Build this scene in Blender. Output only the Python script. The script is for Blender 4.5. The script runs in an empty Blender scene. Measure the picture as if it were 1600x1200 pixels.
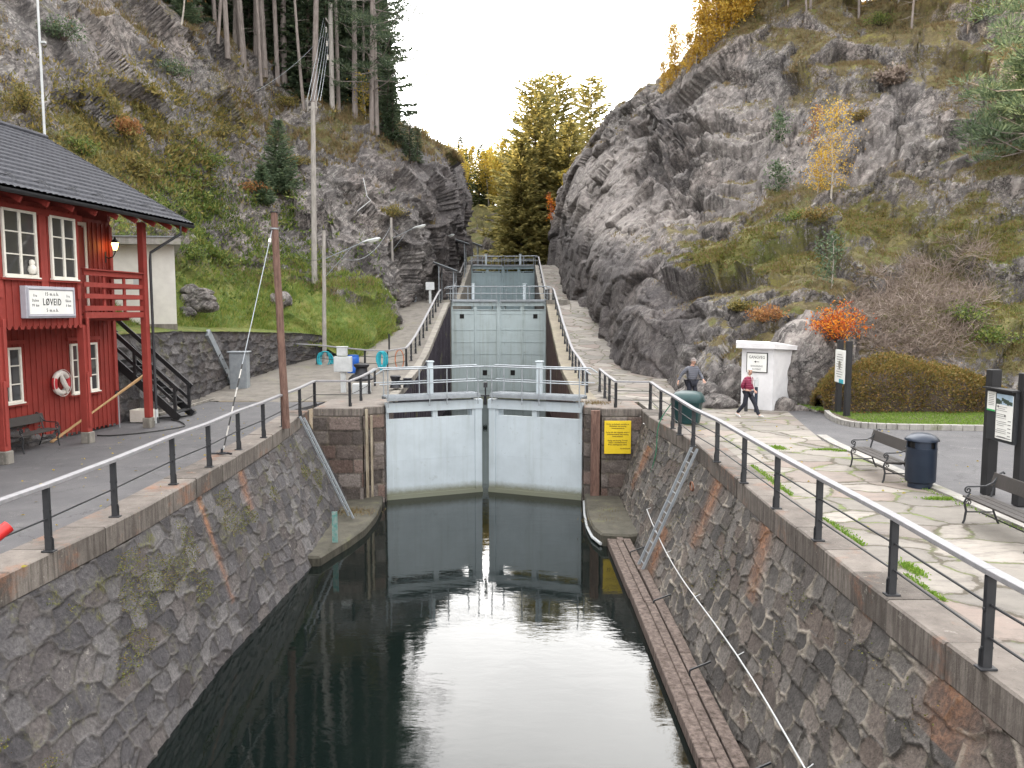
import bpy, bmesh, math, random
import numpy as np
from mathutils import Vector, Matrix, Euler
random.seed(7)
rad = math.radians
SC = bpy.context.scene
COL = SC.collection
# ---------------------------------------------------------------- camera geometry (photo pixels 1600x1200 -> world metres)
FPX = 1250.0
CAMZ = 3.6
PITCH = math.atan(115 / FPX)
CP, SP = math.cos(PITCH), math.sin(PITCH)
def ray(px, py):
    u = (px - 800) / FPX; v = (600 - py) / FPX
    return Vector((u, CP + v * SP, -SP + v * CP))
def P(px, py, Y):
    d = ray(px, py); t = Y / d.y
    return Vector((d.x * t, Y, CAMZ + d.z * t))
def G(px, py, z=0.0):
    d = ray(px, py); t = (z - CAMZ) / d.z
    return Vector((d.x * t, d.y * t, z))
def XP(px, py, x):
    d = ray(px, py); t = x / d.x
    return Vector((x, d.y * t, CAMZ + d.z * t))
def proj(A):
    x, y, z = A[:, 0], A[:, 1], A[:, 2] - CAMZ
    dep = y * CP - z * SP
    up = y * SP + z * CP
    return 800 + FPX * x / dep, 600 - FPX * up / dep, dep

# ---------------------------------------------------------------- numpy noise
def _h(ix, iy, iz, s):
    h = (ix.astype(np.int64) * 374761393 + iy.astype(np.int64) * 668265263 + iz.astype(np.int64) * 2147483629 + s * 974634777) & 0xffffffff
    h = ((h ^ (h >> 13)) * 1274126177) & 0xffffffff
    h = ((h ^ (h >> 16)) * 2246822519) & 0xffffffff
    h = h ^ (h >> 15)
    return (h & 0xffffff) / float(0xffffff)
def vnoise(p, s=0):
    i = np.floor(p).astype(np.int64); f = p - i; f = f * f * (3 - 2 * f)
    r = 0
    for dx in (0, 1):
        for dy in (0, 1):
            for dz in (0, 1):
                w = (f[:, 0] if dx else 1 - f[:, 0]) * (f[:, 1] if dy else 1 - f[:, 1]) * (f[:, 2] if dz else 1 - f[:, 2])
                r = r + w * _h(i[:, 0] + dx, i[:, 1] + dy, i[:, 2] + dz, s)
    return r
def fbm(p, oct=4, s=0, gain=.5):
    a = 1; t = 0; n = 0
    for k in range(oct):
        t = t + a * vnoise(p * (2.03 ** k) + 13.7 * k, s + k); n += a; a *= gain
    return t / n
def voro(p, s=0, jit=.9, pn=2, flat=False):
    i = np.floor(p).astype(np.int64)
    N = len(p); f1 = np.full(N, 9.); f2 = np.full(N, 9.); cid = np.zeros(N); cc = np.zeros((N, 3))
    for dx in (-1, 0, 1):
        for dy in (-1, 0, 1):
            for dz in ((0,) if flat else (-1, 0, 1)):
                a, b, c = i[:, 0] + dx, i[:, 1] + dy, i[:, 2] + dz
                q = np.stack([a + .5 + jit * (_h(a, b, c, s) - .5), b + .5 + jit * (_h(a, b, c, s + 1) - .5), c + .5 + jit * (_h(a, b, c, s + 2) - .5)], 1)
                d = np.sqrt(((q - p) ** 2).sum(1)) if pn == 2 else (np.abs(q - p)[:, :2] ** pn).sum(1) ** (1 / pn)
                m = d < f1
                f2 = np.where(m, f1, np.minimum(f2, d)); f1 = np.where(m, d, f1)
                h = _h(a, b, c, s + 3); cid = np.where(m, h, cid); cc[m] = q[m]
    return f1, f2, cid, cc
def facet(p, scale, s, tilt=.6, aniso=(1, 1, 1)):
    q = p * np.array(aniso) / scale
    w = np.stack([fbm(q * 1.3, 3, s + 40), fbm(q * 1.3, 3, s + 50), fbm(q * 1.3, 3, s + 60)], 1) - .5
    q = q + w * .5
    f1, f2, cid, cc = voro(q, s)
    g = np.stack([(cid * 7.13) % 1, (cid * 13.7) % 1, (cid * 29.3) % 1], 1) - .5
    return (cid - .5) + tilt * 2 * (g * (q - cc)).sum(1), f2 - f1, cid
def sstep(a, b, x):
    t = np.clip((x - a) / (b - a), 0, 1); return t * t * (3 - 2 * t)

# ---------------------------------------------------------------- mesh helpers
def np_mesh(name, V, Fc, smooth=False):
    me = bpy.data.meshes.new(name)
    V = np.asarray(V, dtype=np.float32); Fc = np.asarray(Fc, dtype=np.int32)
    k = Fc.shape[1]
    me.vertices.add(len(V)); me.vertices.foreach_set('co', V.ravel())
    me.loops.add(Fc.size); me.loops.foreach_set('vertex_index', Fc.ravel())
    me.polygons.add(len(Fc)); me.polygons.foreach_set('loop_start', np.arange(0, Fc.size, k, dtype=np.int32))
    if smooth: me.polygons.foreach_set('use_smooth', np.ones(len(Fc), dtype=bool))
    me.update(calc_edges=True)
    return me
def fattr(me, name, vals):
    a = me.attributes.new(name, 'FLOAT', 'POINT'); a.data.foreach_set('value', np.asarray(vals, dtype=np.float32))
def gridfaces(n, m):
    i = np.arange(n - 1)[:, None] * m + np.arange(m - 1)[None, :]
    return np.stack([i, i + m, i + m + 1, i + 1], -1).reshape(-1, 4)
def link(name, me, mat, parent=None):
    o = bpy.data.objects.new(name, me); COL.objects.link(o)
    if mat is not None:
        me.materials.clear(); me.materials.append(mat)
    if parent is not None:
        o.parent = parent
        o.matrix_parent_inverse = wm(parent).inverted()
    return o
def wm(o):
    m = Matrix.Translation(o.location) @ o.rotation_euler.to_matrix().to_4x4()
    if o.parent is not None:
        m = wm(o.parent) @ o.matrix_parent_inverse @ m
    return m
def tag(o, label=None, cat=None, group=None, kind=None):
    if label: o['label'] = label
    if cat: o['category'] = cat
    if group: o['group'] = group
    if kind: o['kind'] = kind
    return o
def thing(name, loc, label, cat, group=None, rz=0):
    o = bpy.data.objects.new(name, None); COL.objects.link(o)
    o.empty_display_size = .2
    o.location = loc; o.rotation_euler = (0, 0, rz)
    return tag(o, label, cat, group)
def kids(o): return [c for c in COL.objects if c.parent == o]
def copy_tree(o, parent=None):
    ch = kids(o)
    c = o.copy(); COL.objects.link(c)
    if parent is not None: c.parent = parent
    for k in ch: copy_tree(k, c)
    return c

class MB:
    def __init__(s): s.v = []; s.f = []
    def add(s, vs, fs):
        b = len(s.v); s.v += [tuple(v) for v in vs]; s.f += [tuple(i + b for i in f) for f in fs]; return s
    def box(s, c, d, rz=0, rot=None):
        R = rot if rot is not None else Matrix.Rotation(rz, 3, 'Z')
        vs = [Vector(c) + R @ Vector((x * d[0] / 2, y * d[1] / 2, z * d[2] / 2)) for x in (-1, 1) for y in (-1, 1) for z in (-1, 1)]
        return s.add(vs, [(0, 1, 3, 2), (4, 6, 7, 5), (0, 4, 5, 1), (2, 3, 7, 6), (0, 2, 6, 4), (1, 5, 7, 3)])
    def bar(s, a, b, w, h, up=(0, 0, 1)):
        a = Vector(a); b = Vector(b); d = (b - a); L = d.length; d.normalize()
        up = Vector(up); sd = d.cross(up)
        if sd.length < 1e-4: sd = d.cross(Vector((1, 0, 0)))
        sd.normalize(); u = sd.cross(d)
        vs = [p + sd * x * w / 2 + u * z * h / 2 for p in (a, b) for x in (-1, 1) for z in (-1, 1)]
        return s.add(vs, [(0, 1, 3, 2), (4, 6, 7, 5), (0, 4, 5, 1), (2, 3, 7, 6), (0, 2, 6, 4), (1, 5, 7, 3)])
    def tube(s, pts, r, n=8, cap=True):
        pts = [Vector(p) for p in pts]; rs = r if isinstance(r, (list, tuple)) else [r] * len(pts)
        b = len(s.v); pu = None
        for i, p in enumerate(pts):
            d = (pts[min(i + 1, len(pts) - 1)] - pts[max(i - 1, 0)])
            if d.length < 1e-9: d = Vector((0, 0, 1))
            d.normalize()
            if pu is None:
                pu = d.orthogonal().normalized()
            else:
                pu = pu - d * pu.dot(d)
                pu = pu.normalized() if pu.length > 1e-6 else d.orthogonal().normalized()
            w = d.cross(pu)
            for k in range(n):
                a = 2 * math.pi * k / n
                s.v.append(tuple(p + (pu * math.cos(a) + w * math.sin(a)) * rs[i]))
        for i in range(len(pts) - 1):
            for k in range(n):
                k2 = (k + 1) % n
                s.f.append((b + i * n + k, b + i * n + k2, b + (i + 1) * n + k2, b + (i + 1) * n + k))
        if cap:
            s.f.append(tuple(b + k for k in reversed(range(n)))); s.f.append(tuple(b + (len(pts) - 1) * n + k for k in range(n)))
        return s
    def lathe(s, prof, c=(0, 0, 0), n=24, sx=1, sy=1):
        b = len(s.v)
        for (r, z) in prof:
            for k in range(n):
                a = 2 * math.pi * k / n
                s.v.append((c[0] + r * math.cos(a) * sx, c[1] + r * math.sin(a) * sy, c[2] + z))
        for i in range(len(prof) - 1):
            for k in range(n):
                k2 = (k + 1) % n
                s.f.append((b + i * n + k, b + i * n + k2, b + (i + 1) * n + k2, b + (i + 1) * n + k))
        s.f.append(tuple(b + k for k in reversed(range(n)))); s.f.append(tuple(b + (len(prof) - 1) * n + k for k in range(n)))
        return s
    def prism(s, poly, z0, z1):
        n = len(poly)
        z0s = z0 if isinstance(z0, (list, tuple)) else [z0] * n
        z1s = z1 if isinstance(z1, (list, tuple)) else [z1] * n
        b = len(s.v)
        s.v += [(p[0], p[1], z0s[i]) for i, p in enumerate(poly)] + [(p[0], p[1], z1s[i]) for i, p in enumerate(poly)]
        s.f.append(tuple(b + i for i in reversed(range(n)))); s.f.append(tuple(b + n + i for i in range(n)))
        for i in range(n):
            j = (i + 1) % n; s.f.append((b + i, b + j, b + n + j, b + n + i))
        return s
    def build(s, name, mat, parent=None, M=None, smooth=False, bevel=0):
        me = bpy.data.meshes.new(name); me.from_pydata(s.v, [], s.f)
        if M is not None: me.transform(M)
        bm = bmesh.new(); bm.from_mesh(me)
        bmesh.ops.recalc_face_normals(bm, faces=bm.faces)
        if bevel: bmesh.ops.bevel(bm, geom=list(bm.edges), offset=bevel, segments=1, affect='EDGES', clamp_overlap=True)
        bm.to_mesh(me); bm.free()
        if smooth:
            me.polygons.foreach_set('use_smooth', np.ones(len(me.polygons), dtype=bool))
            me.set_sharp_from_angle(angle=rad(40))
        return link(name, me, mat, parent)

def cards(pts, dirs, L, W, rng, bend=0.0, tri=False):
    n = len(pts); pts = np.asarray(pts, float); dirs = np.asarray(dirs, float)
    dirs = dirs / (np.linalg.norm(dirs, axis=1, keepdims=True) + 1e-9)
    r = rng.normal(size=(n, 3)); sd = np.cross(dirs, r); sd /= (np.linalg.norm(sd, axis=1, keepdims=True) + 1e-9)
    L = np.asarray(L).reshape(-1, 1) * np.ones((n, 1)); W = np.asarray(W).reshape(-1, 1) * np.ones((n, 1))
    if tri:
        V = np.stack([pts - sd * W / 2, pts + sd * W / 2, pts + dirs * L], 1).reshape(-1, 3)
        return V, np.arange(3 * n).reshape(-1, 3)
    V = np.stack([pts, pts + dirs * L * .5 + sd * W / 2, pts + dirs * L, pts + dirs * L * .5 - sd * W / 2], 1).reshape(-1, 3)
    return V, np.arange(4 * n).reshape(-1, 4)

def text_mesh(s, size, align='CENTER', spacing=1.0, sx=1.0, ext=0.002, bold=0, chars=1.0):
    c = bpy.data.curves.new('t', 'FONT'); c.body = s; c.size = size; c.align_x = align; c.align_y = 'CENTER'
    c.extrude = ext; c.space_line = spacing; c.space_character = chars; c.resolution_u = 2; c.offset = bold
    o = bpy.data.objects.new('t', c); COL.objects.link(o)
    dg = bpy.context.evaluated_depsgraph_get()
    me = bpy.data.meshes.new_from_object(o.evaluated_get(dg))
    bpy.data.objects.remove(o); bpy.data.curves.remove(c)
    if sx != 1: me.transform(Matrix.Diagonal((sx, 1, 1, 1)))
    return me
def frame_mat(o, xdir, up=(0, 0, 1)):
    x = Vector(xdir).normalized(); z = Vector(up).normalized(); n = x.cross(z).normalized()
    z = n.cross(x).normalized() * 1
    M = Matrix((x, z, n)).transposed().to_4x4()     # local x -> xdir, local y -> up, local z -> out of the sign (x cross up)
    M.translation = Vector(o)
    return M
def text_on(name, s, size, o, xdir, mat, parent, up=(0, 0, 1), **k):
    me = text_mesh(s, size, **k); me.transform(frame_mat(o, xdir, up))
    return link(name, me, mat, parent)

# ---------------------------------------------------------------- shader helpers
class NT:
    def __init__(s, name):
        s.m = bpy.data.materials.new(name); s.m.use_nodes = True; s.t = s.m.node_tree; s.t.nodes.clear()
        s.out = s.n('ShaderNodeOutputMaterial'); s.b = s.n('ShaderNodeBsdfPrincipled')
        s.l(s.b.outputs[0], s.out.inputs[0]); s._c = None
    def n(s, t): return s.t.nodes.new(t)
    def l(s, a, b): s.t.links.new(a, b)
    def put(s, sock, v):
        if isinstance(v, bpy.types.NodeSocket): s.l(v, sock)
        elif isinstance(v, (tuple, list)) and len(v) == 3 and sock.type == 'RGBA': sock.default_value = (*v, 1)
        else: sock.default_value = v
    def co(s):
        if s._c is None: s._c = s.n('ShaderNodeTexCoord').outputs['Object']
        return s._c
    def map(s, v=None, scale=(1, 1, 1), rot=(0, 0, 0), loc=(0, 0, 0)):
        m = s.n('ShaderNodeMapping'); s.l(v if v is not None else s.co(), m.inputs[0])
        m.inputs['Scale'].default_value = scale; m.inputs['Rotation'].default_value = rot; m.inputs['Location'].default_value = loc
        return m.outputs[0]
    def noise(s, scale, detail=6, rough=.6, v=None, dist=0, col=False):
        n = s.n('ShaderNodeTexNoise'); s.l(v if v is not None else s.co(), n.inputs['Vector'])
        n.inputs['Scale'].default_value = scale; n.inputs['Detail'].default_value = detail
        n.inputs['Roughness'].default_value = rough; n.inputs['Distortion'].default_value = dist
        return n.outputs['Color' if col else 'Fac']
    def vor(s, scale, feature='F1', v=None, rnd=1, out='Distance'):
        n = s.n('ShaderNodeTexVoronoi'); s.l(v if v is not None else s.co(), n.inputs['Vector'])
        n.feature = feature; n.inputs['Scale'].default_value = scale; n.inputs['Randomness'].default_value = rnd
        return n.outputs[out]
    def ramp(s, f, stops, interp='LINEAR'):
        n = s.n('ShaderNodeValToRGB'); s.put(n.inputs[0], f); e = n.color_ramp.elements; n.color_ramp.interpolation = interp
        while len(e) < len(stops): e.new(.5)
        for i, (p, c) in enumerate(stops):
            e[i].position = p
            if isinstance(c, (int, float)): c = (c, c, c)
            e[i].color = (*c, 1)
        return n.outputs[0]
    def mix(s, f, a, b, mode='MIX'):
        n = s.n('ShaderNodeMix'); n.data_type = 'RGBA'; n.blend_type = mode
        s.put(n.inputs[0], f); s.put(n.inputs[6], a); s.put(n.inputs[7], b)
        return n.outputs[2]
    def math(s, op, a, b=0.0, clamp=False):
        n = s.n('ShaderNodeMath'); n.operation = op; n.use_clamp = clamp; s.put(n.inputs[0], a); s.put(n.inputs[1], b); return n.outputs[0]
    def attr(s, name):
        n = s.n('ShaderNodeAttribute'); n.attribute_name = name; return n.outputs['Fac']
    def sep(s, v):
        n = s.n('ShaderNodeSeparateXYZ'); s.l(v, n.inputs[0]); return n.outputs
    def nz(s):
        return s.sep(s.n('ShaderNodeNewGeometry').outputs['Normal'])[2]
    def island(s):
        return s.n('ShaderNodeNewGeometry').outputs['Random Per Island']
    def objrand(s): return s.n('ShaderNodeObjectInfo').outputs['Random']
    def bump(s, h, strength=.4, dist=.05, nrm=None):
        n = s.n('ShaderNodeBump'); n.inputs['Strength'].default_value = strength; n.inputs['Distance'].default_value = dist
        s.put(n.inputs['Height'], h)
        if nrm is not None: s.l(nrm, n.inputs['Normal'])
        s.l(n.outputs[0], s.b.inputs['Normal']); return n.outputs[0]
    def fin(s, col=None, rough=.8, metal=0.0, spec=.3):
        if col is not None: s.put(s.b.inputs['Base Color'], col)
        s.put(s.b.inputs['Roughness'], rough); s.put(s.b.inputs['Metallic'], metal); s.b.inputs['Specular IOR Level'].default_value = spec
        return s.m

def basic(name, c, c2=None, scale=4, rough=.7, metal=0.0, bump=.15, bscale=30, dist=.01, spec=.4):
    t = NT(name)
    c2 = c2 or tuple(x * .65 for x in c)
    f = t.ramp(t.noise(scale, 8, .65), [(.35, 0), (.65, 1)])
    col = t.mix(f, c, c2)
    if bump: t.bump(t.noise(bscale, 4), bump, dist)
    r = t.math('MULTIPLY_ADD', t.noise(scale * 2, 4), .25); 
    t.t.nodes[-1].inputs[2].default_value = rough - .12
    return t.fin(col, r, metal, spec)
# ================================================================ materials
def mat_rock():
    t = NT('rock_face')
    co = t.co()
    n1 = t.noise(.22, 5, .6); n2 = t.noise(1.7, 10, .72); n3 = t.noise(9, 6, .7); n4 = t.noise(34, 4, .6)
    base = t.ramp(n2, [(.30, (.050, .047, .047)), (.43, (.135, .124, .122)), (.55, (.225, .208, .20)), (.70, (.37, .35, .325))])
    pink = t.ramp(n2, [(.3, (.145, .122, .112)), (.5, (.262, .230, .215)), (.7, (.36, .33, .305))])
    base = t.mix(t.ramp(n1, [(.45, 0), (.62, 1)]), base, pink)
    # strata / fissure lines
    st = t.map(v=t.map(rot=(0, rad(44), rad(-24))), scale=(.22, 1.15, 1.15))
    sn = t.noise(1.5, 8, .72, v=st, dist=.35)
    line = t.ramp(sn, [(.43, 0), (.49, 1), (.52, 1), (.57, 0)])
    base = t.mix(t.math('MULTIPLY', line, .6), base, (.028, .026, .027))
    sl = t.attr('slab'); base = t.mix(t.math('MULTIPLY', sl, .72), base, t.ramp(t.math('ADD', t.math('MULTIPLY', n2, .45), t.math('MULTIPLY', sn, .55)), [(.34, (.085, .075, .073)), (.47, (.25, .222, .21)), (.66, (.35, .32, .298))]))
    # fracture lines
    nw = t.noise(.7, 5, .65, col=True)
    mv = t.n('ShaderNodeVectorMath'); mv.operation = 'MULTIPLY_ADD'; t.l(nw, mv.inputs[0]); mv.inputs[1].default_value = (2.6, 2.6, 2.6); t.l(t.map(v=t.map(rot=(0, rad(40), rad(-20))), scale=(.45, .9, 1.0)), mv.inputs[2])
    c1 = t.ramp(t.vor(.42, 'DISTANCE_TO_EDGE', v=mv.outputs[0]), [(0, 1), (.018, 0)])
    c2 = t.math('MULTIPLY', t.ramp(t.vor(1.5, 'DISTANCE_TO_EDGE', v=mv.outputs[0]), [(0, 1), (.03, 0)]), t.ramp(n1, [(.45, 0), (.6, .8)]))
    ck = t.math('MAXIMUM', c1, c2)
    base = t.mix(t.math('MULTIPLY', ck, .85), base, (.018, .016, .016))
    # pale lichen flecks
    li = t.ramp(t.noise(4.2, 10, .78), [(.55, 0), (.63, 1)])
    li = t.math('MULTIPLY', li, t.ramp(t.noise(.5, 4), [(.42, .1), (.62, .95)]))
    base = t.mix(t.math('MULTIPLY', li, .8), base, (.47, .47, .43))
    li2 = t.ramp(t.vor(14), [(.0, 1), (.16, 0)])
    base = t.mix(t.math('MULTIPLY', li2, .35), base, (.45, .45, .40))
    # black water streaks
    sv = t.map(scale=(1.6, 1.6, .16))
    sk = t.ramp(t.noise(1.0, 7, .7, v=sv), [(.50, 0), (.62, 1)])
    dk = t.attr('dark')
    sk = t.math('MULTIPLY', sk, t.ramp(t.noise(.16, 3), [(.42, .1), (.6, 1)]))
    base = t.mix(t.math('MULTIPLY', sk, .6), base, (.035, .033, .036))
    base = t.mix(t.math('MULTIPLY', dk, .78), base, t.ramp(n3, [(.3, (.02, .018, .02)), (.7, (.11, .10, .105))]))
    # vegetation: moss, heath, dry grass
    veg = t.attr('veg'); green = t.attr('green')
    vf = t.math('ADD', veg, t.math('MULTIPLY', t.math('SUBTRACT', n2, .5), 1.1))
    vf = t.math('ADD', vf, t.math('MULTIPLY', t.math('SUBTRACT', n3, .5), 1.5))
    vf = t.ramp(vf, [(.44, 0), (.56, 1)])
    vn = t.math('ADD', t.math('MULTIPLY', t.noise(.8, 7, .7), .7), t.math('MULTIPLY', n3, .3))
    dry = t.ramp(vn, [(.32, (.05, .058, .02)), (.42, (.13, .125, .04)), (.48, (.10, .07, .042)), (.55, (.15, .115, .065)), (.64, (.21, .20, .05)), (.72, (.075, .085, .032))])
    grn = t.ramp(vn, [(.3, (.045, .075, .017)), (.46, (.10, .15, .03)), (.56, (.17, .19, .045)), (.66, (.23, .19, .075)), (.76, (.07, .11, .025))])
    vc = t.mix(green, dry, grn)
    vc = t.mix(t.ramp(n4, [(.35, 0), (.65, .5)]), vc, t.mix(1.0, vc, (.45, .45, .45), 'MULTIPLY'))
    col = t.mix(vf, base, vc)
    h = t.math('ADD', t.math('MULTIPLY', n2, .7), t.math('MULTIPLY', n3, .22))
    h = t.math('ADD', h, t.math('MULTIPLY', n4, .06))
    h = t.math('SUBTRACT', h, t.math('MULTIPLY', line, .10))
    h = t.math('SUBTRACT', h, t.math('MULTIPLY', ck, .25))
    t.bump(h, .85, .22)
    return t.fin(col, .88, 0, .25)

def mat_masonry(name, dark, mid, light, mortar, mort_amt, moss, brown):
    t = NT(name)
    cell = t.attr('cell'); edge = t.attr('edge'); rust = t.attr('rust'); hv = t.attr('vv')
    n2 = t.noise(3.5, 9, .72); n3 = t.noise(16, 7, .7); n4 = t.noise(60, 4, .6)
    s = t.math('ADD', t.math('MULTIPLY', cell, .42), t.math('MULTIPLY', n2, .58))
    base = t.ramp(s, [(.25, dark), (.5, mid), (.72, light)])
    c2 = t.math('FRACT', t.math('MULTIPLY', cell, 17.3))
    base = t.mix(t.ramp(c2, [(.6, 0), (.95, .55)]), base, brown)
    base = t.mix(t.ramp(n3, [(.35, .55), (.6, 0)]), base, tuple(x * .45 for x in dark))
    base = t.mix(t.ramp(n3, [(.60, 0), (.74, .32)]), base, tuple(min(1, x * 1.35) for x in light))
    # pitted black holes
    base = t.mix(t.ramp(t.noise(9, 8, .8), [(.27, .9), (.37, 0)]), base, (.015, .013, .012))
    # white lime bloom
    lm = t.math('MULTIPLY', t.ramp(t.noise(6, 9, .8), [(.58, 0), (.66, 1)]), t.ramp(t.noise(.5, 3), [(.52, 0), (.68, .8)]))
    base = t.mix(lm, base, (.46, .43, .39))
    # mortar
    e = t.math('ADD', edge, t.math('MULTIPLY', t.math('SUBTRACT', n3, .5), .16))
    jt = t.ramp(e, [(.03, 1), (.075, 0)])
    mc = t.mix(t.ramp(t.noise(1.4, 6, .7), [(.46, 0), (.60, 1)]), (.03, .027, .024), mortar)
    base = t.mix(t.math('MULTIPLY', jt, mort_amt), base, mc)
    # moss
    mo = t.math('MULTIPLY', t.ramp(t.noise(1.1, 7, .75), [(.54, 0), (.63, 1)]), t.ramp(n3, [(.45, 0), (.56, 1)]))
    mo = t.math('MULTIPLY', mo, t.ramp(e, [(.08, 1), (.30, .25)]))
    mo = t.math('MULTIPLY', mo, t.ramp(hv, [(.0, 1), (.72, .45), (.95, 0)]))
    base = t.mix(t.math('MULTIPLY', mo, moss), base, t.ramp(n4, [(.35, (.05, .055, .012)), (.6, (.14, .14, .03)), (.75, (.12, .075, .02))]))
    # rust
    rf = t.math('MULTIPLY', rust, t.ramp(n2, [(.35, .45), (.6, 1.0)]))
    rf = t.math('MULTIPLY', rf, t.ramp(n3, [(.3, .5), (.55, 1)]))
    base = t.mix(rf, base, t.ramp(n3, [(.35, (.14, .06, .035)), (.6, (.33, .15, .07))]))
    # wet dark band at the water
    wet = t.ramp(hv, [(.90, 0), (.97, .75)])
    base = t.mix(wet, base, (.03, .03, .03))
    h = t.math('ADD', t.math('MULTIPLY', n3, .5), t.math('MULTIPLY', n2, .5)); h = t.math('ADD', h, t.math('MULTIPLY', n4, .12))
    t.bump(h, .85, .07)
    return t.fin(base, .82, 0, .3)

def mat_coping():
    t = NT('coping_stone')
    n2 = t.noise(2.2, 8, .7); n3 = t.noise(13, 8, .75); isl = t.island()
    c = t.ramp(t.math('ADD', t.math('MULTIPLY', n2, .7), t.math('MULTIPLY', isl, .3)), [(.3, (.08, .071, .064)), (.5, (.145, .128, .116)), (.7, (.215, .192, .172))])
    sv = t.map(scale=(6, 6, .5)); sk = t.noise(2.0, 6, .7, v=sv)
    vert = t.math('SUBTRACT', 1.0, t.math('ABSOLUTE', t.nz()), True)
    c = t.mix(t.math('MULTIPLY', t.ramp(sk, [(.42, .65), (.58, 0)]), vert), c, (.055, .046, .04))
    c = t.mix(t.math('MULTIPLY', t.ramp(t.noise(.9, 6, .7), [(.55, 0), (.68, .75)]), t.ramp(n3, [(.35, .3), (.6, 1)])), c, (.27, .12, .065))
    c = t.mix(t.ramp(t.noise(5, 9, .8), [(.60, 0), (.68, .6)]), c, (.42, .40, .36))
    c = t.mix(t.ramp(n3, [(.28, .7), (.42, 0)]), c, (.05, .045, .04))
    t.bump(t.math('ADD', n3, t.math('MULTIPLY', t.noise(45, 4), .3)), .6, .03)
    return t.fin(c, .85, 0, .25)

def mat_asphalt():
    t = NT('asphalt')
    n = t.noise(1.1, 6, .6); a = t.noise(90, 3, .7)
    c = t.ramp(n, [(.3, (.048, .049, .055)), (.7, (.082, .081, .086))])
    c = t.mix(t.ramp(a, [(.4, 0), (.75, .45)]), c, (.24, .23, .23))
    c = t.mix(t.ramp(t.noise(.35, 7, .7), [(.5, 0), (.62, .35)]), c, (.045, .045, .05))
    cr = t.vor(.35, 'DISTANCE_TO_EDGE', v=t.map(scale=(1, 1, 1)))
    n_w = t.noise(2.5, 5, .7, col=True)
    mv = t.n('ShaderNodeVectorMath'); mv.operation = 'MULTIPLY_ADD'; t.l(n_w, mv.inputs[0]); mv.inputs[1].default_value = (.8, .8, .8); t.l(t.co(), mv.inputs[2])
    cr = t.vor(.32, 'DISTANCE_TO_EDGE', v=mv.outputs[0])
    c = t.mix(t.ramp(cr, [(.0, .7), (.006, 0)]), c, (.02, .02, .02))
    # gritty pale dust
    c = t.mix(t.math('MULTIPLY', t.ramp(t.noise(1.9, 8, .75), [(.56, 0), (.66, .5)]), t.ramp(t.noise(60, 2), [(.5, 0), (.6, 1)])), c, (.35, .33, .31))
    t.bump(t.math('ADD', a, t.math('MULTIPLY', n, 2)), .35, .01)
    return t.fin(c, .75, 0, .35)

def mat_flags(name='flagstones', sc=.95, light=1.0, joint_green=.8):
    t = NT(name)
    nw = t.noise(1.1, 4, .6, col=True)
    mv = t.n('ShaderNodeVectorMath'); mv.operation = 'MULTIPLY_ADD'; t.l(nw, mv.inputs[0]); mv.inputs[1].default_value = (.55, .55, 0); 
    mp = t.map(scale=(.78 * sc, 1.0 * sc, 0)); t.l(mp, mv.inputs[2])
    v = mv.outputs[0]
    ed = t.vor(1.0, 'DISTANCE_TO_EDGE', v=v, rnd=.85); cl = t.vor(1.0, 'F1', v=v, rnd=.85, out='Color')
    cs = t.sep(cl)
    n2 = t.noise(2.5, 8, .7); n3 = t.noise(14, 8, .75); n4 = t.noise(80, 3)
    L = light
    c = t.ramp(t.math('ADD', t.math('MULTIPLY', cs[0], .5), t.math('MULTIPLY', n2, .5)), [(.2, (.14 * L, .13 * L, .117 * L)), (.5, (.21 * L, .193 * L, .172 * L)), (.8, (.29 * L, .265 * L, .237 * L))])
    c = t.mix(t.ramp(cs[1], [(.62, 0), (.9, .55)]), c, (.20 * L, .145 * L, .125 * L))
    lay = t.noise(2.2, 8, .75, v=t.map(scale=(.6, 2.4, 1), rot=(0, 0, rad(12))))
    c = t.mix(t.ramp(lay, [(.40, .55), (.50, 0)]), c, (.12, .11, .10))
    c = t.mix(t.ramp(n3, [(.58, 0), (.74, .35)]), c, (.30, .285, .265))
    c = t.mix(t.ramp(n3, [(.27, .6), (.42, 0)]), c, (.10, .09, .08))
    e = t.math('ADD', ed, t.math('MULTIPLY', t.math('SUBTRACT', n3, .5), .05))
    jc = t.mix(t.math('MULTIPLY', t.ramp(t.noise(.7, 5, .7), [(.47, 0), (.58, 1)]), joint_green), (.06, .05, .035), (.12, .17, .03))
    jm = t.ramp(e, [(.014, 1), (.034, 0)])
    c = t.mix(t.math('MULTIPLY', jm, .88), c, jc)
    h = t.math('ADD', t.ramp(e, [(.01, 0), (.07, 1)]), t.math('MULTIPLY', n2, .5))
    h = t.math('ADD', h, t.math('MULTIPLY', cs[2], .25)); h = t.math('ADD', h, t.math('MULTIPLY', n3, .25))
    t.bump(h, .7, .04)
    return t.fin(c, .78, 0, .3)

def mat_concrete(name, c, c2, st=.5):
    t = NT(name)
    n2 = t.noise(1.6, 9, .72); n3 = t.noise(15, 7, .7)
    k = t.ramp(n2, [(.3, c2), (.65, c)])
    sk = t.noise(1.3, 7, .7, v=t.map(scale=(2.5, 2.5, .22)))
    vert = t.math('SUBTRACT', 1.0, t.math('ABSOLUTE', t.nz()), True)
    k = t.mix(t.math('MULTIPLY', t.ramp(sk, [(.46, 0), (.6, st)]), vert), k, tuple(x * .3 for x in c2))
    k = t.mix(t.ramp(n3, [(.58, 0), (.72, .45)]), k, tuple(min(1, x * 1.5) for x in c))
    k = t.mix(t.ramp(t.noise(.8, 8, .75), [(.56, 0), (.66, .6)]), k, (.11, .115, .05))
    t.bump(t.math('ADD', n2, t.math('MULTIPLY', n3, .4)), .5, .04)
    return t.fin(k, .85, 0, .25)

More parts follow.
